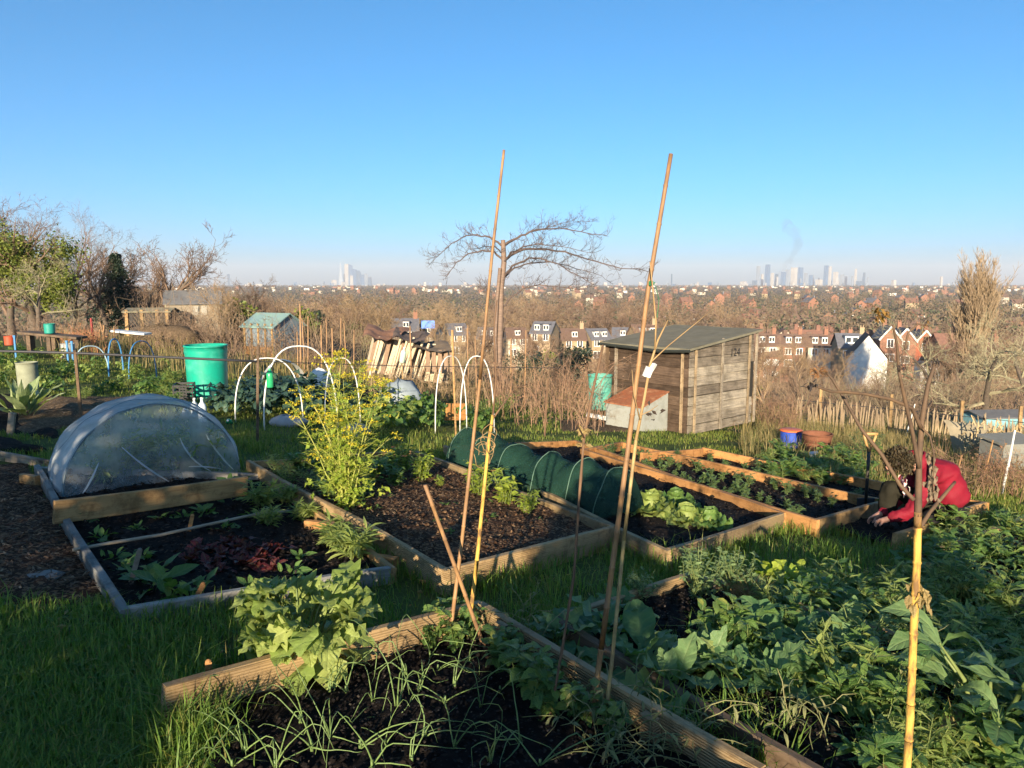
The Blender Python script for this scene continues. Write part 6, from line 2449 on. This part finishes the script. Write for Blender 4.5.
# upright tan poplar and the orchard trees at the right
place(tree('poplar', 'tall tan fastigiate poplar standing above the houses at the right', 450, 17, BARK_O, levels=5, nch=(34, 9, 6, 5), ang=(23, 18, 22, 28), lr=(.50, .55, .5, .5), up=.26, trunk=.08, minr=.02, jit=.09), at(966, 92, -.5), 0, (1.1, 1.1, 1.0))
ap = [tree('orchard_tree', 'x', 455 + i, 4.7, M('lichen_twig', (.27, .24, .15), (.19, .17, .10), 5, .9, .2), levels=5, nch=(8, 7, 6, 5), ang=(58, 50, 50, 50), lr=(.7, .55, .5, .45), up=.03, trunk=.3, minr=.006) for i in range(2)]
apS = Spread(ap)
for px, Y, s, lb in [(940, 36, 1.0, 'grey green orchard tree left of the pair above the paling fence'), (990, 28, .95, 'thick trunked orchard tree above the right end of the paling fence'), (1040, 33, 1.0, 'orchard tree cut by the right edge of the picture'),
                     (905, 45, .55, 'small dark orchard tree below the red brick gables'), (965, 46, .95, 'orchard tree behind the pair, below the poplar')]:
    apS.put(at(px, Y, -.1), sc_=s, label=lb)
for px, Y, s, lb in [(832, 40, .35, 'twiggy shrub left of the white gabled house'), (800, 30, .34, 'thin bare shrub right of the numbered shed'), (770, 26, .34, 'bramble like bare shrub against the numbered shed'), (690, 45, .6, 'dark bare tree seen over the numbered shed roof'), (660, 40, .55, 'bare tree behind the tallest cane'),
                     (570, 36, .42, 'reddish bare shrub right of the spreading tree'), (540, 40, .45, 'bare shrub under the drooping limbs of the spreading tree'), (866, 34, .2, 'bare shrub before the white gabled house'),
                     (470, 38, .5, 'bare shrub left of the spreading tree trunk'), (430, 42, .45, 'bare shrub behind the collapsed shed')]:
    tS5.put(at(px, Y, -.1), sc_=s, label=lb)

# evergreen clumps in the valley
eg = []
for i in range(2):
    r_ = thing('evergreen_tree', 'x', 'tree')
    mb = MB()
    cl = [V3((rng.gauss(0, 1.6), rng.gauss(0, 1.6), 3.2 + rng.gauss(0, 1.3))) for _ in range(26)]
    for _ in range(1500):
        c = rng.choice(cl)
        mb.flake(c + V3((rng.gauss(0, .55), rng.gauss(0, .55), rng.gauss(0, .55))), rng.uniform(.3, .7), .8)
    mb.build('crown', L_conifer if i else L_ivy, r_)
    tk = MB()
    tk.tube([(0, 0, -.3), (0, 0, 3)], [.25, .15], 6)
    tk.build('trunk', BARK, r_)
    eg.append(r_)
egS = Spread(eg)
for px, Y in [(745, 250), (765, 262), (778, 255), (790, 248), (805, 266), (712, 260), (925, 240), (935, 232), (910, 250), (840, 400), (850, 410), (860, 395), (640, 330), (885, 380), (1000, 300), (560, 420)]:
    egS.put(at(px, Y, -.3), sc_=rng.uniform(.9, 1.5), label='dark evergreen tree among the valley roofs', group='evergreens in the valley')

for _ in range(34):
    Y = rng.uniform(30, 120)
    egS.put(at(rng.uniform(230, 760), Y, -.3), sc_=rng.uniform(.12, .3) * (1 + Y / 120), label='dark evergreen bush among the brown scrub below the allotments', group='evergreen bushes in the scrub')
# far woodland: too many to count
def far_wood():
    mb = MB()
    rn = random.Random(8)
    for _ in range(9000):
        Y = 230 * (5600 / 230) ** rn.random()
        x = rn.uniform(-.74, .74) * Y
        h = rn.uniform(7, 16)
        w = h * rn.uniform(.35, .6)
        z = H(x, Y)
        mb.mi = 0 if rn.random() < .8 else 1
        n = 30 if Y < 1200 else 12
        big = 1.0 if Y < 1200 else 1.9
        for _ in range(n):
            a, b, c = rn.gauss(0, .42), rn.gauss(0, .42), rn.gauss(.55, .22)
            p = V3((x + a * w, Y + b * w, z + c * h))
            d = V3((rn.gauss(0, 1), rn.gauss(0, .6), rn.gauss(0, 1))).normalized() * (big * rn.uniform(.8, 2.0))
            u = d.cross(V3((rn.gauss(0, 1), rn.gauss(0, 1), rn.gauss(0, 1)))).normalized() * (big * rn.uniform(.3, .8))
            mb.tri(p - u, p + u, p + d)
    o = mb.build('far_woodland', [leafmat('far_twig', (.17, .125, .085), (.105, .08, .06), .1, .9), leafmat('far_green', (.05, .06, .035), (.08, .09, .05), .1, .9)])
    tag(o, kind='stuff')
far_wood()
def scrub():
    mb = MB()
    rn = random.Random(18)
    for _ in range(1900):
        Y = 26 + 110 * rn.random() ** 1.5
        px = rn.uniform(150, 1060)
        b = at(px, Y, -.1)
        if mnoise.noise((b.x * .12, b.y * .12, 3)) < -.12:
            continue
        for k in range(7):
            d = V3((rn.gauss(0, .5), rn.gauss(0, .5), 1)).normalized() * rn.uniform(.6, 2.1)
            m_ = b + d * .5 + V3((rn.gauss(0, .12), rn.gauss(0, .12), 0))
            mb.tube([b, m_, b + d], [.012, .009, .004], 3, False)
            for j in range(3):
                q_ = b + d * rn.uniform(.3, 1)
                mb.tube([q_, q_ + V3((rn.gauss(0, .3), rn.gauss(0, .3), rn.gauss(.2, .25)))], [.007, .003], 3, False)
    tag(mb.build('scrub', M('scrub_twig', (.26, .19, .11), (.15, .10, .07), .16, .9, 0, world=True, c3=(.19, .18, .09))), kind='stuff')
scrub()

# ------------------------------------------------------------------ houses
BRICK = M('red_brick', (.25, .125, .08), (.19, .095, .065), 1.2, .9, .2, .02)
BRICK_B = M('yellow_brick', (.34, .26, .16), (.27, .2, .125), 1.2, .9, .2, .02)
CREAM = M('cream_render', (.46, .41, .33), (.38, .34, .27), 1.2, .9, .1, .02)
WHITE = M('white_render', (.66, .64, .60), (.54, .52, .49), .8, .85, .1, .02)
ROOF_R = M('red_tile', (.22, .115, .08), (.15, .08, .06), 1.6, .9, .3, .03)
ROOF_B = M('brown_tile', (.16, .10, .075), (.12, .078, .06), 1.6, .9, .3, .03)
ROOF_G = M('slate', (.10, .10, .115), (.14, .14, .155), 1.6, .7, .3, .03)
WINF = plain('white_window_frame', (.78, .77, .73), .5)
GLASS = plain('dark_pane', (.04, .05, .06), .15)

def house(label, loc, rz, w, d, h, rh, wall, roof, gable=False, wins=(), dormers=(), chimney=True, name='house', group=None, barge=None):
    """front faces local -Y; ridge along X unless gable"""
    root = thing(name, label, 'house', loc, rz, group)
    mb = MB()
    a = [(-w / 2, -d / 2), (w / 2, -d / 2), (w / 2, d / 2), (-w / 2, d / 2)]
    for i in range(4):
        p, q_ = a[i], a[(i + 1) % 4]
        mb.quad((*p, -3), (*q_, -3), (*q_, h), (*p, h))
    if gable:
        mb.tri((-w / 2, -d / 2, h), (w / 2, -d / 2, h), (0, -d / 2, h + rh))
        mb.tri((w / 2, d / 2, h), (-w / 2, d / 2, h), (0, d / 2, h + rh))
    else:
        mb.tri((w / 2, -d / 2, h), (w / 2, d / 2, h), (w / 2, 0, h + rh))
        mb.tri((-w / 2, d / 2, h), (-w / 2, -d / 2, h), (-w / 2, 0, h + rh))
    mb.build('wall', wall, root)
    mb = MB()
    o = .3
    hw, hd = (w, d) if gable else (d, w)
    for s in (-1, 1):
        def T(u, v, z):
            return V3((v, u, z)) if not gable else V3((u, v, z))
        ez = h - rh * o / (hw / 2) + .03
        for dz in (0, .16):
            mb.quad(T(0, -hd / 2 - o, h + rh + .03 + dz), T(0, hd / 2 + o, h + rh + .03 + dz), T(s * (hw / 2 + o), hd / 2 + o, ez + dz), T(s * (hw / 2 + o), -hd / 2 - o, ez + dz))
        mb.quad(T(s * (hw / 2 + o), -hd / 2 - o, ez), T(s * (hw / 2 + o), hd / 2 + o, ez), T(s * (hw / 2 + o), hd / 2 + o, ez + .16), T(s * (hw / 2 + o), -hd / 2 - o, ez + .16))
    rf = mb.build('roof', roof, root)
    if chimney:
        mb = MB()
        cx = w * .5 - .5 if not gable else 0
        cy = 0 if not gable else d * .3
        mb.box((cx, cy, h + rh + .5), (.9, .55, 1.9))
        for k in (-.25, .25):
            mb.lathe([(.12, 0), (.1, .5), (.01, .5)], (cx + k, cy, h + rh + 1.452), 8)
        mb.build('chimney', BRICK if wall is not BRICK_B else BRICK_B, rf)
    if barge and gable:
        mb = MB()
        for s in (-1, 1):
            L = math.hypot(w / 2 + o, rh)
            mb.tube([(s * (w / 2 + o), -d / 2 - o - .06, h - .25), (0, -d / 2 - o - .06, h + rh + .1)], .2, 4)
        mb.build('bargeboard', barge, root)
    for (x, z, ww, wh) in wins:
        mb = MB()
        y = -d / 2 - .06
        t = .14
        mb.box((x, y, z + wh / 2), (ww, .12, t))
        mb.box((x, y, z - wh / 2), (ww + .2, .2, t))
        for k in (-1, 0, 1):
            mb.box((x + k * (ww / 2 - t / 2), y - .003, z), (t, .12, wh - t))
        f = mb.build('window', WINF, root)
        mb = MB()
        mb.box((x, y + .035, z), (ww - .1, .03, wh - .1))
        mb.build('pane', GLASS, f)
    for (x, ww, wh) in dormers:
        mb = MB()
        z0 = h + rh * .28
        y0 = -d / 2 * (1 - .28) - .25
        mb.box((x, y0 + 1.0, z0 + wh / 2), (ww, 2.0, wh))
        f = mb.build('dormer', WINF, root)
        mb = MB()
        for k in (-.25, .25):
            mb.box((x + k * ww, y0 - .02, z0 + wh * .52), (ww * .36, .05, wh * .6))
        mb.build('pane', GLASS, f)
        mb = MB()
        mb.box((x, y0 + .95, z0 + wh + .06), (ww + .3, 2.3, .12))
        mb.build('dormer_roof', roof, f)
    return root

def put_house(label, px, ytop, Y, rz, w, d, h, rh, *a, **k):
    """ridge top seen at height ytop"""
    p = P3(px, ytop, Y)
    loc = V3((p.x, Y, p.z - h - rh))
    return house(label, loc, rz, w, d, h, rh, *a, **k)
w2 = lambda s=1.5: [(-1.3, 4.4, s, 1.5), (1.3, 4.4, s, 1.5), (-1.2, 1.6, 2.0, 1.6)]
# near terrace of cream houses with dormers
for i, (px, wl, rfm, lb) in enumerate([(764, CREAM, ROOF_B, 'cream terraced house with dormer just right of the numbered shed'), (790, BRICK, ROOF_B, 'brown roofed terraced house second from the numbered shed'), (816, CREAM, ROOF_B, 'cream terraced house with two white dormers and white windows'), (840, CREAM, ROOF_R, 'last terraced house of the row before the white gable')]):
    put_house(lb, px, 334 + i * .4, 180, R(-6), 5.6, 8, 5.6, 2.6, wl, rfm, False, w2(), [(-1, 1.3, 1.5), (1.2, 1.3, 1.5)], True, barge=None)
put_house('house with a wide white dormer and dark roof left of the white gable', 850, 334, 158, R(-12), 5.6, 7.5, 5.4, 2.6, BRICK_B, ROOF_G, False, [(-1.2, 4, 1.6, 1.5)], [(-.2, 2.6, 1.6)], True)
put_house('white rendered house with a tall blank gable facing us', 867, 334, 140, R(-20), 6.6, 7.5, 4.0, 4.2, WHITE, ROOF_B, True, [(.2, 5.6, .6, .9)], [], False)
for px, yt, lb in [(887, 326, 'red brick house with white bargeboards right behind the white gable'), (902, 328, 'red brick gabled house, middle one of the three gables'), (921, 330, 'bright red brick gabled house with a white upper window, right of the three gables')]:
    put_house(lb, px, yt, 185, R(-14), 4.6, 9, 6.4, 3.0, M('bright_brick', (.30, .095, .055), (.22, .075, .045), 1.2, .9, .2) if 'bright' in lb else BRICK, ROOF_G, True, [(0, 5.4, 1.6, 2.0), (0, 1.9, 2.2, 1.8)], [], True, barge=WINF)
put_house('white flat fronted extension below the red brick gables', 927, 362, 130, R(-14), 3.0, 4, 3.2, .4, WHITE, ROOF_G, False, [], [], False)
put_house('house with white porch columns right of the red gables', 950, 334, 175, R(-5), 7, 8, 4.2, 3.2, BRICK, ROOF_R, False, [(-2, 3.0, 1.4, 1.4), (0, 3.0, 1.4, 1.4), (2, 3.0, 1.4, 1.4)], [], True)
put_house('house with two white windows half hidden by the orchard trees', 980, 343, 160, R(4), 8, 8, 4.5, 2.6, BRICK, ROOF_R, False, [(-2, 3, 1.6, 1.4), (1.5, 3, 1.6, 1.4)], [], True)
# grey roofed estate in the centre left
for i, (px, yt, wl, lb) in enumerate([(405, 319, CREAM, 'grey roofed house with four white windows behind the collapsed shed'), (428, 322, CREAM, 'grey roofed house with a blue panel above the collapsed shed'), (455, 326, BRICK_B, 'low grey house with a white dormer left of the spreading tree trunk'), (490, 324, BRICK_B, 'white house right beside the spreading tree trunk'), (515, 327, CREAM, 'white windowed house right of the spreading tree trunk'),
                                      (545, 325, BRICK_B, 'grey roofed house under the drooping limbs'), (572, 326, BRICK_B, 'white house between the drooping limbs and the dark stalk'), (596, 329, BRICK_B, 'tall white house left of the numbered shed'), (622, 326, BRICK_B, 'house with white dormers over the shed roof left end'), (644, 327, BRICK_B, 'house behind the tallest cane with white windows')]):
    put_house(lb, px, yt + (0, 3, -2, 4, 1, -3, 3, 0, 2, -2)[i], 165 + (i * 7) % 30, R((8, -14, 20, -6, 10, -18, 4, 15, -8, 6)[i]), 5.6 - (i % 3) * .5, 8, 5.2, 2.4, wl, (ROOF_G, ROOF_B, ROOF_G, ROOF_G, ROOF_B)[i % 5], False, w2(1.3), [(-1, 1.2, 1.3), (1.1, 1.2, 1.3)] if i % 2 else [(.2, 1.3, 1.3)], i % 3 == 0)
mb = MB()
mb.box((0, 0, 0), (2.6, .1, 1.5))
o = one('blue_panel', mb, plain('bright_blue', (.04, .18, .6), .4), 'small bright blue panel on the grey roof above the collapsed shed', 'panel', smooth=False)
o.location = P3(428, 324.5, 142)
# second and third rows
def simple_house(wall, roof, gable=False, win=True):
    r_ = thing('house', 'x', 'house')
    w, d, h, rh = 7.5, 8, 5.6, 3
    mb = MB()
    mb.box((0, 0, h / 2 - 1), (w, d, h + 2))
    if gable:
        mb.tri((-w / 2, -d / 2, h), (w / 2, -d / 2, h), (0, -d / 2, h + rh))
    else:
        mb.tri((w / 2, -d / 2, h), (w / 2, d / 2, h), (w / 2, 0, h + rh))
        mb.tri((-w / 2, d / 2, h), (-w / 2, -d / 2, h), (-w / 2, 0, h + rh))
    mb.build('wall', wall, r_)
    mb = MB()
    if gable:
        for s in (-1, 1):
            mb.quad((0, -d / 2 - .3, h + rh), (0, d / 2, h + rh), (s * (w / 2 + .3), d / 2, h - .2), (s * (w / 2 + .3), -d / 2 - .3, h - .2))
    else:
        for s in (-1, 1):
            mb.quad((-w / 2 - .1, 0, h + rh), (w / 2 + .1, 0, h + rh), (w / 2 + .1, s * (d / 2 + .3), h - .2), (-w / 2 - .1, s * (d / 2 + .3), h - .2))
    mb.box((w * .4, 0, h + rh + .3), (.9, .6, 1.8))
    mb.build('roof', roof, r_)
    for x in (-2, 0.6, 2.3):
        for z in (1.6, 4.2):
            if win:
                mb = MB()
                mb.box((x, -d / 2 - .04, z), (1.3, .1, 1.4))
                mb.build('window', WINF, r_)
    return r_
hp_ = [simple_house(BRICK_B, ROOF_R), simple_house(BRICK, ROOF_R), simple_house(CREAM, ROOF_B), simple_house(CREAM, ROOF_R, True), simple_house(BRICK, ROOF_G, True), simple_house(BRICK, ROOF_B)]
hp_ += [simple_house(BRICK_B, ROOF_R, False, False), simple_house(BRICK, ROOF_R, False, False), simple_house(CREAM, ROOF_B, False, False), simple_house(BRICK, ROOF_R, True, False), simple_house(BRICK, ROOF_B, False, False), simple_house(BRICK, ROOF_G, True, False)]
hS_ = Spread(hp_)
GRH = 'houses of the valley'
LBH = 'small distant house among the trees of the valley'
for row, (Y, y0, x0, x1, n) in enumerate([(185, 0, 745, 800, 5), (200, 0, 800, 880, 6), (235, 0, 720, 1030, 12), (290, 0, 690, 1030, 12), (360, 0, 700, 1030, 11), (450, 0, 640, 1035, 12), (600, 0, 560, 1035, 14), (850, 0, 560, 1035, 11), (1200, 0, 480, 1035, 13), (1700, 0, 330, 1035, 20), (2400, 0, 230, 1035, 28)]):
    for i in range(n):
        px = x0 + (x1 - x0) * (i + rng.uniform(.1, .9)) / n
        Yy = Y * rng.uniform(.96, 1.05)
        s = 1 if Y < 700 else 1.1
        far_ = Y > 500
        hS_.put(at(px, Yy, rng.uniform(0, 1.0) if Y < 500 else 4), R(rng.uniform(-25, 25)), s * (rng.uniform(.9, 1.1) if rng.random() < .7 else 1.25), LBH, GRH, rng.randrange(6) + (6 if far_ else 0))
# farther roofs: uncountable specks
mb = MB()
rn = random.Random(31)
for _ in range(300):
    Y = 1500 * (5200 / 1500) ** rn.random()
    x = rn.uniform(-.5, .74) * Y
    z = H(x, Y) + rn.uniform(3, 8)
    mb.mi = rn.choice([0, 1, 1, 2, 2])
    w = rn.uniform(6, 16)
    mb.box((x, Y, z - 1.5), (w, 8, rn.uniform(4, 7)), rn.uniform(-.3, .3))
tag(mb.build('distant_rooftops', [WHITE, CREAM, BRICK]), kind='stuff')

# ------------------------------------------------------------------ the two clusters of towers
TW = {'glass': M('tower_blue_glass', (.06, .13, .24), (.045, .10, .19), .02, .3, 0, world=False), 'pale': M('tower_pale', (.36, .34, .31), (.28, .27, .26), .02, .6, 0), 'steel': M('tower_steel', (.18, .22, .27), (.14, .18, .23), .02, .35, 0), 'dark': M('tower_dark_glass', (.06, .11, .18), (.045, .085, .14), .02, .3, 0)}
def tower(label, px, ytop, wpx, Y, mat, group=None, taper=1.0, name='tower', cat='tower', slant=0, rz=.5, crown=None):
    p = P3(px, ytop, Y)
    z0 = H(p.x, Y)
    h = p.z - z0
    w = wpx / FPX * Y * .8
    mb = MB()
    d = w * .9
    t = taper
    b = [(-w / 2, -d / 2), (w / 2, -d / 2), (w / 2, d / 2), (-w / 2, d / 2)]
    n = 5
    for k in range(n + 1):
        f = k / n
        s = 1 + (t - 1) * f
        for i, (x, y) in enumerate(b):
            z = h * f
            if k == n and slant:
                z -= slant * h * (.5 + (x / w))
            mb.V.append((x * s, y * s, z))
    for k in range(n):
        for i in range(4):
            j = (i + 1) % 4
            mb.f(k * 4 + i, k * 4 + j, k * 4 + 4 + j, k * 4 + 4 + i)
    mb.f(n * 4, n * 4 + 1, n * 4 + 2, n * 4 + 3)
    if crown == 'pyramid':
        mb.tri((-w / 2 * t, -d / 2 * t, h), (w / 2 * t, -d / 2 * t, h), (0, 0, h * 1.12))
        mb.tri((w / 2 * t, -d / 2 * t, h), (w / 2 * t, d / 2 * t, h), (0, 0, h * 1.12))
        mb.tri((w / 2 * t, d / 2 * t, h), (-w / 2 * t, d / 2 * t, h), (0, 0, h * 1.12))
        mb.tri((-w / 2 * t, d / 2 * t, h), (-w / 2 * t, -d / 2 * t, h), (0, 0, h * 1.12))
    if crown == 'mast':
        mb.tube([(0, 0, h), (0, 0, h * 1.15)], [w * .06, w * .02], 5)
    o = one(name, mb, TW[mat], label, cat, group, smooth=False)
    place(o, (p.x, Y, z0), rz)
YC = 8200
for px, yt, w, mt, tp_, sl, lb in [(340.3, 262, 6, 'steel', .05, 0, 'needle shaped glass tower at the left of the city skyline cluster'), (346.5, 264, 4.2, 'pale', 1, 0, 'brightest white slab tower, beside the glass needle'), (350, 264, 4.5, 'glass', 1, .08, 'tall blue tower right behind the bright slab'), (351.5, 275.5, 5.5, 'pale', 1, 0, 'shorter pale tower before the tall blue one'),
                                   (354.5, 269, 5, 'glass', 1, .05, 'blue stepped tower in the middle of the skyline cluster'), (358, 271, 5, 'dark', 1, .06, 'darker blue tower right of the stepped one'), (362, 274.5, 4.5, 'glass', 1, .04, 'blue tower with a sloping top'), (366, 273.5, 4, 'steel', 1, .1, 'pale edged sloping tower near the right end of the cluster'),
                                   (369, 277, 4, 'dark', .8, .1, 'lowest dark tower at the right end of the cluster'), (334, 280, 5, 'pale', 1, 0, 'low pinkish pale block left of the glass needle'), (374.5, 285, 1.6, 'pale', 1, 0, 'tiny white block right of the skyline cluster'), (324, 281.5, 1.4, 'dark', 1, 0, 'thin dark chimney left of the skyline cluster'),
                                   (228.3, 274, 2.6, 'dark', 1, 0, 'narrow grey twin tower far left on the horizon'), (225.4, 276, 1.6, 'steel', 1, 0, 'thin pale tower beside the grey twin tower')]:
    tower(lb, px, yt, w, YC, mt, None, tp_, slant=sl, rz=.6 if tp_ > .5 else .2)
for px, yt, w, mt, lb, cr in [(758.5, 266, 3.4, 'steel', 'pale tall tower at the left of the right hand skyline', None), (768, 264.5, 4.6, 'glass', 'tallest blue tower standing apart at the left of the right hand skyline', None), (772.5, 273, 3, 'pale', 'short pale tower right of the tallest blue one', None), (777.5, 277, 1.6, 'pale', 'thin white tower between the groups', None),
                           (783.5, 272, 4.5, 'glass', 'blue tower under the drifting smoke', None), (788, 269.5, 4, 'steel', 'steel blue tower right of the smoke foot', None), (794.5, 267.5, 6, 'pale', 'broad pale tower with a lit front in the middle of the right hand skyline', None), (800, 267.5, 6, 'glass', 'broad dark blue tower beside the lit one', None),
                           (806, 273, 3.4, 'steel', 'pale blue tower right of the broad pair', None), (811, 275, 3.5, 'glass', 'blue tower between the two main groups', None), (819, 279.5, 6.6, 'pale', 'low cream block in the middle of the right hand skyline', None), (826.5, 265.5, 4.2, 'glass', 'tall blue tower right of the cream block', None),
                           (830.3, 266.5, 2.8, 'pale', 'tall narrow pale tower touching the blue one', None), (836, 272, 4.5, 'pale', 'pale square tower right of the narrow one', None), (837.5, 280, 3.2, 'pale', 'small bright white block before the pale square tower', None), (842, 274.5, 3.6, 'steel', 'hazy blue tower left of the white spire', None),
                           (846, 276, 3, 'steel', 'second hazy blue tower left of the white spire', None), (856, 270, 2.2, 'pale', 'white spire like tower', 'pyramid'), (852.5, 276, 2.2, 'steel', 'short tower beside the white spire', None), (859, 281, 9, 'dark', 'long low dark block under the white spire', None), (864.3, 272.5, 2, 'dark', 'slim dark tower right of the white spire', None),
                           (805, 282.5, 3.5, 'pale', 'low white block under the pale blue tower', None), (766, 283, 4, 'pale', 'low white block under the tallest blue tower', None), (743.5, 281.5, 6, 'pale', 'cream dome like block left of the right hand skyline', 'pyramid'), (755, 280.5, 5, 'dark', 'low dark block at the left foot of the right hand skyline', None)]:
    tower(lb, px, yt, w, 7000 if px < 850 else 6700, mt, None, 1, crown=cr, rz=.55)
for px, yt, w, mt, lb in [(671.8, 274, 1.2, 'dark', 'thin chimney on the horizon right of the tallest cane'), (941.5, 276.5, 2.4, 'pale', 'white tower on the horizon left of the poplar'), (894, 280, 4, 'pale', 'cream block on the horizon above the red gables'), (640, 282, 3, 'pale', 'pale block on the horizon left of the tallest cane'), (259, 284, 8, 'pale', 'wide cream block on the horizon above the grey roofed shed'), (247, 284.5, 5, 'pale', 'cream block on the horizon, left of the wide one'), (300, 285, 5, 'pale', 'white block on the horizon above the pale blue roofed shed'), (311, 284.5, 4, 'steel', 'grey block on the horizon left of the thin chimney')]:
    tower(lb, px, yt, w, 5400, mt, None, 1, rz=.3, name='distant_block', cat='building')
rn = random.Random(55)
for k in range(22):
    tower('slim hazy tower among the others of the right hand skyline', rn.uniform(756, 868), rn.uniform(272, 281), rn.uniform(1.2, 3.2), rn.uniform(6900, 7500), rn.choice(['steel', 'glass', 'steel', 'pale', 'dark']), 'slim towers of the right hand skyline', 1, rz=rn.uniform(0, 1), slant=rn.choice([0, 0, .06]))
for k in range(9):
    tower('hazy blue tower among the others of the left hand skyline cluster', rn.uniform(344, 371), rn.uniform(270, 279), rn.uniform(1.6, 3.4), 8350, rn.choice(['glass', 'dark', 'steel']), 'hazy towers of the left hand skyline', 1, rz=rn.uniform(0, 1), slant=rn.choice([0, .06]))
for k in range(90):
    px = rn.uniform(215, 1030)
    tower('small hazy block along the far horizon', px, rn.uniform(282, 286), rn.uniform(1.2, 4), rn.uniform(5800, 7600), rn.choice(['pale', 'pale', 'steel', 'glass']), 'hazy blocks along the horizon', 1, name='distant_block', cat='building', rz=rn.uniform(0, 1))

# smoke rising over the right hand towers
def smoke():
    Y = 3600
    mb = MB()
    pts_ = dens(poly_px([(776, 279), (783, 270), (788, 262), (795, 252), (799, 243), (797, 234), (791, 228), (785, 224)], Y), 4)
    n = len(pts_)
    mb.tube([p + V3((rng.gauss(0, 4), rng.gauss(0, 4), rng.gauss(0, 4))) for p in pts_], [8 + 22 * i / n + rng.uniform(-4, 6) for i in range(n)], 10)
    m = bpy.data.materials.new('smoke_volume')
    m.use_nodes = True
    nt = m.node_tree
    nt.nodes.remove(nt.nodes['Principled BSDF'])
    pv = nt.nodes.new('ShaderNodeVolumePrincipled')
    pv.inputs['Color'].default_value = (.25, .24, .26, 1)
    pv.inputs['Density'].default_value = .0048
    pv.inputs['Anisotropy'].default_value = 0
    nt.links.new(pv.outputs[0], nt.nodes['Material Output'].inputs['Volume'])
    tag(mb.build('smoke', m), kind='stuff')
smoke()

# ------------------------------------------------------------------ hedge added unseen behind the viewpoint, its outline shaped to shade the foreground
SUN_EL, SUN_AZ = 13.0, 9.0     # degrees; azimuth left of straight behind
def shade_hedge_top(x):
    t = [(-14, 2.6), (-9, 2.8), (-5, 2.95), (-3.9, 2.8), (-3.2, 2.3), (-2.75, 1.6), (-2.1, 1.38), (-1.96, 1.2), (-1.86, .75), (-1.5, .7), (-1.15, .75), (-.98, 1.8), (-.75, 2.1), (-.4, 2.1), (-.2, 1.5), (.1, .75), (.6, .9), (1.2, 1.05), (1.5, 1.85), (1.75, 2.1), (2.05, 1.8), (2.3, 1.2), (3.2, .95), (4.5, .95), (6, 1.1), (9, 1.8)]  # heights chosen by where shadow and sun patches should fall ahead
    for (a, b), (c, d) in zip(t, t[1:]):
        if a <= x <= c:
            return b + (d - b) * (x - a) / (c - a)
    return 1.5
mb = MB()
for _ in range(34000):
    x = rng.uniform(-13, 8)
    y = -2.6 + rng.gauss(0, .16)
    top = shade_hedge_top(x) + (.28 if x > .1 else .10) * mnoise.noise((x * 3, y * 3, 0))
    zz = H(x, -2.6)
    z = zz - .1 + (top - zz) * rng.random() ** .8
    if x > -.2 and mnoise.noise((x * 3.2, z * 3.2, 7)) > .18:
        continue
    z = min(z, top - .02 * rng.random())
    mb.flake((x, y, z), rng.uniform(.09, .17), .75)
for k in range(60):
    x = -13 + k * .35
    zz = H(x, -2.6)
    mb.tube([(x, -2.6, zz - .1), (x + rng.gauss(0, .05), -2.6, shade_hedge_top(x) * .85)], [.02, .008], 4, False)
tag(mb.build('shade_hedge', L_dark), kind='stuff')  # out of view, added only to block the sun

# ------------------------------------------------------------------ air, sky, sun
hz = MB()
hz.box((0, 5800, 145), (21800, 15500, 370))
ho = hz.build('haze', bpy.data.materials.new('haze_air'))
hm = ho.data.materials[0]
hm.use_nodes = True
nt = hm.node_tree
nt.nodes.remove(nt.nodes['Principled BSDF'])
pv = nt.nodes.new('ShaderNodeVolumePrincipled')
pv.inputs['Color'].default_value = (.80, .82, .90, 1)
pv.inputs['Density'].default_value = 9.0e-5
pv.inputs['Anisotropy'].default_value = 0
nt.links.new(pv.outputs[0], nt.nodes['Material Output'].inputs['Volume'])
tag(ho, kind='stuff')

w = bpy.data.worlds.new('World')
sc.world = w
w.use_nodes = True
nt = w.node_tree
bg = nt.nodes['Background']
sky = nt.nodes.new('ShaderNodeTexSky')
sky.sky_type = 'NISHITA'
sky.sun_disc = False
sky.sun_elevation = R(SUN_EL)
sky.sun_rotation = R(180 + SUN_AZ)
sky.altitude = 50
sky.air_density = .7
sky.dust_density = 1.3
sky.ozone_density = 6.0
hsv = nt.nodes.new('ShaderNodeHueSaturation')
hsv.inputs['Saturation'].default_value = 1.06
hsv.inputs['Hue'].default_value = .483
nt.links.new(sky.outputs[0], hsv.inputs['Color'])
nt.links.new(hsv.outputs[0], bg.inputs[0])
bg.inputs[1].default_value = .079
sd = bpy.data.lights.new('sun', 'SUN')
sd.energy = 5.0
sd.angle = R(.5)
sd.color = (1, .83, .60)
so = bpy.data.objects.new('sun', sd)
C.objects.link(so)
S = V3((-math.sin(R(SUN_AZ)) * math.cos(R(SUN_EL)), -math.cos(R(SUN_AZ)) * math.cos(R(SUN_EL)), math.sin(R(SUN_EL))))
so.rotation_euler = S.to_track_quat('Z', 'Y').to_euler()
so.location = (0, -20, 30)

sc.view_settings.view_transform = 'Standard'
sc.view_settings.look = 'None'
sc.view_settings.exposure = 1.5
sc.view_settings.gamma = 1
cy = sc.cycles
cy.use_denoising = True
try:
    cy.denoiser = 'OPENIMAGEDENOISE'
except Exception:
    pass
cy.max_bounces = 6
cy.diffuse_bounces = 3
cy.glossy_bounces = 2
cy.transmission_bounces = 3
cy.transparent_max_bounces = 16
cy.volume_bounces = 0
cy.use_adaptive_sampling = True
cy.adaptive_threshold = .02
cy.sample_clamp_indirect = 6
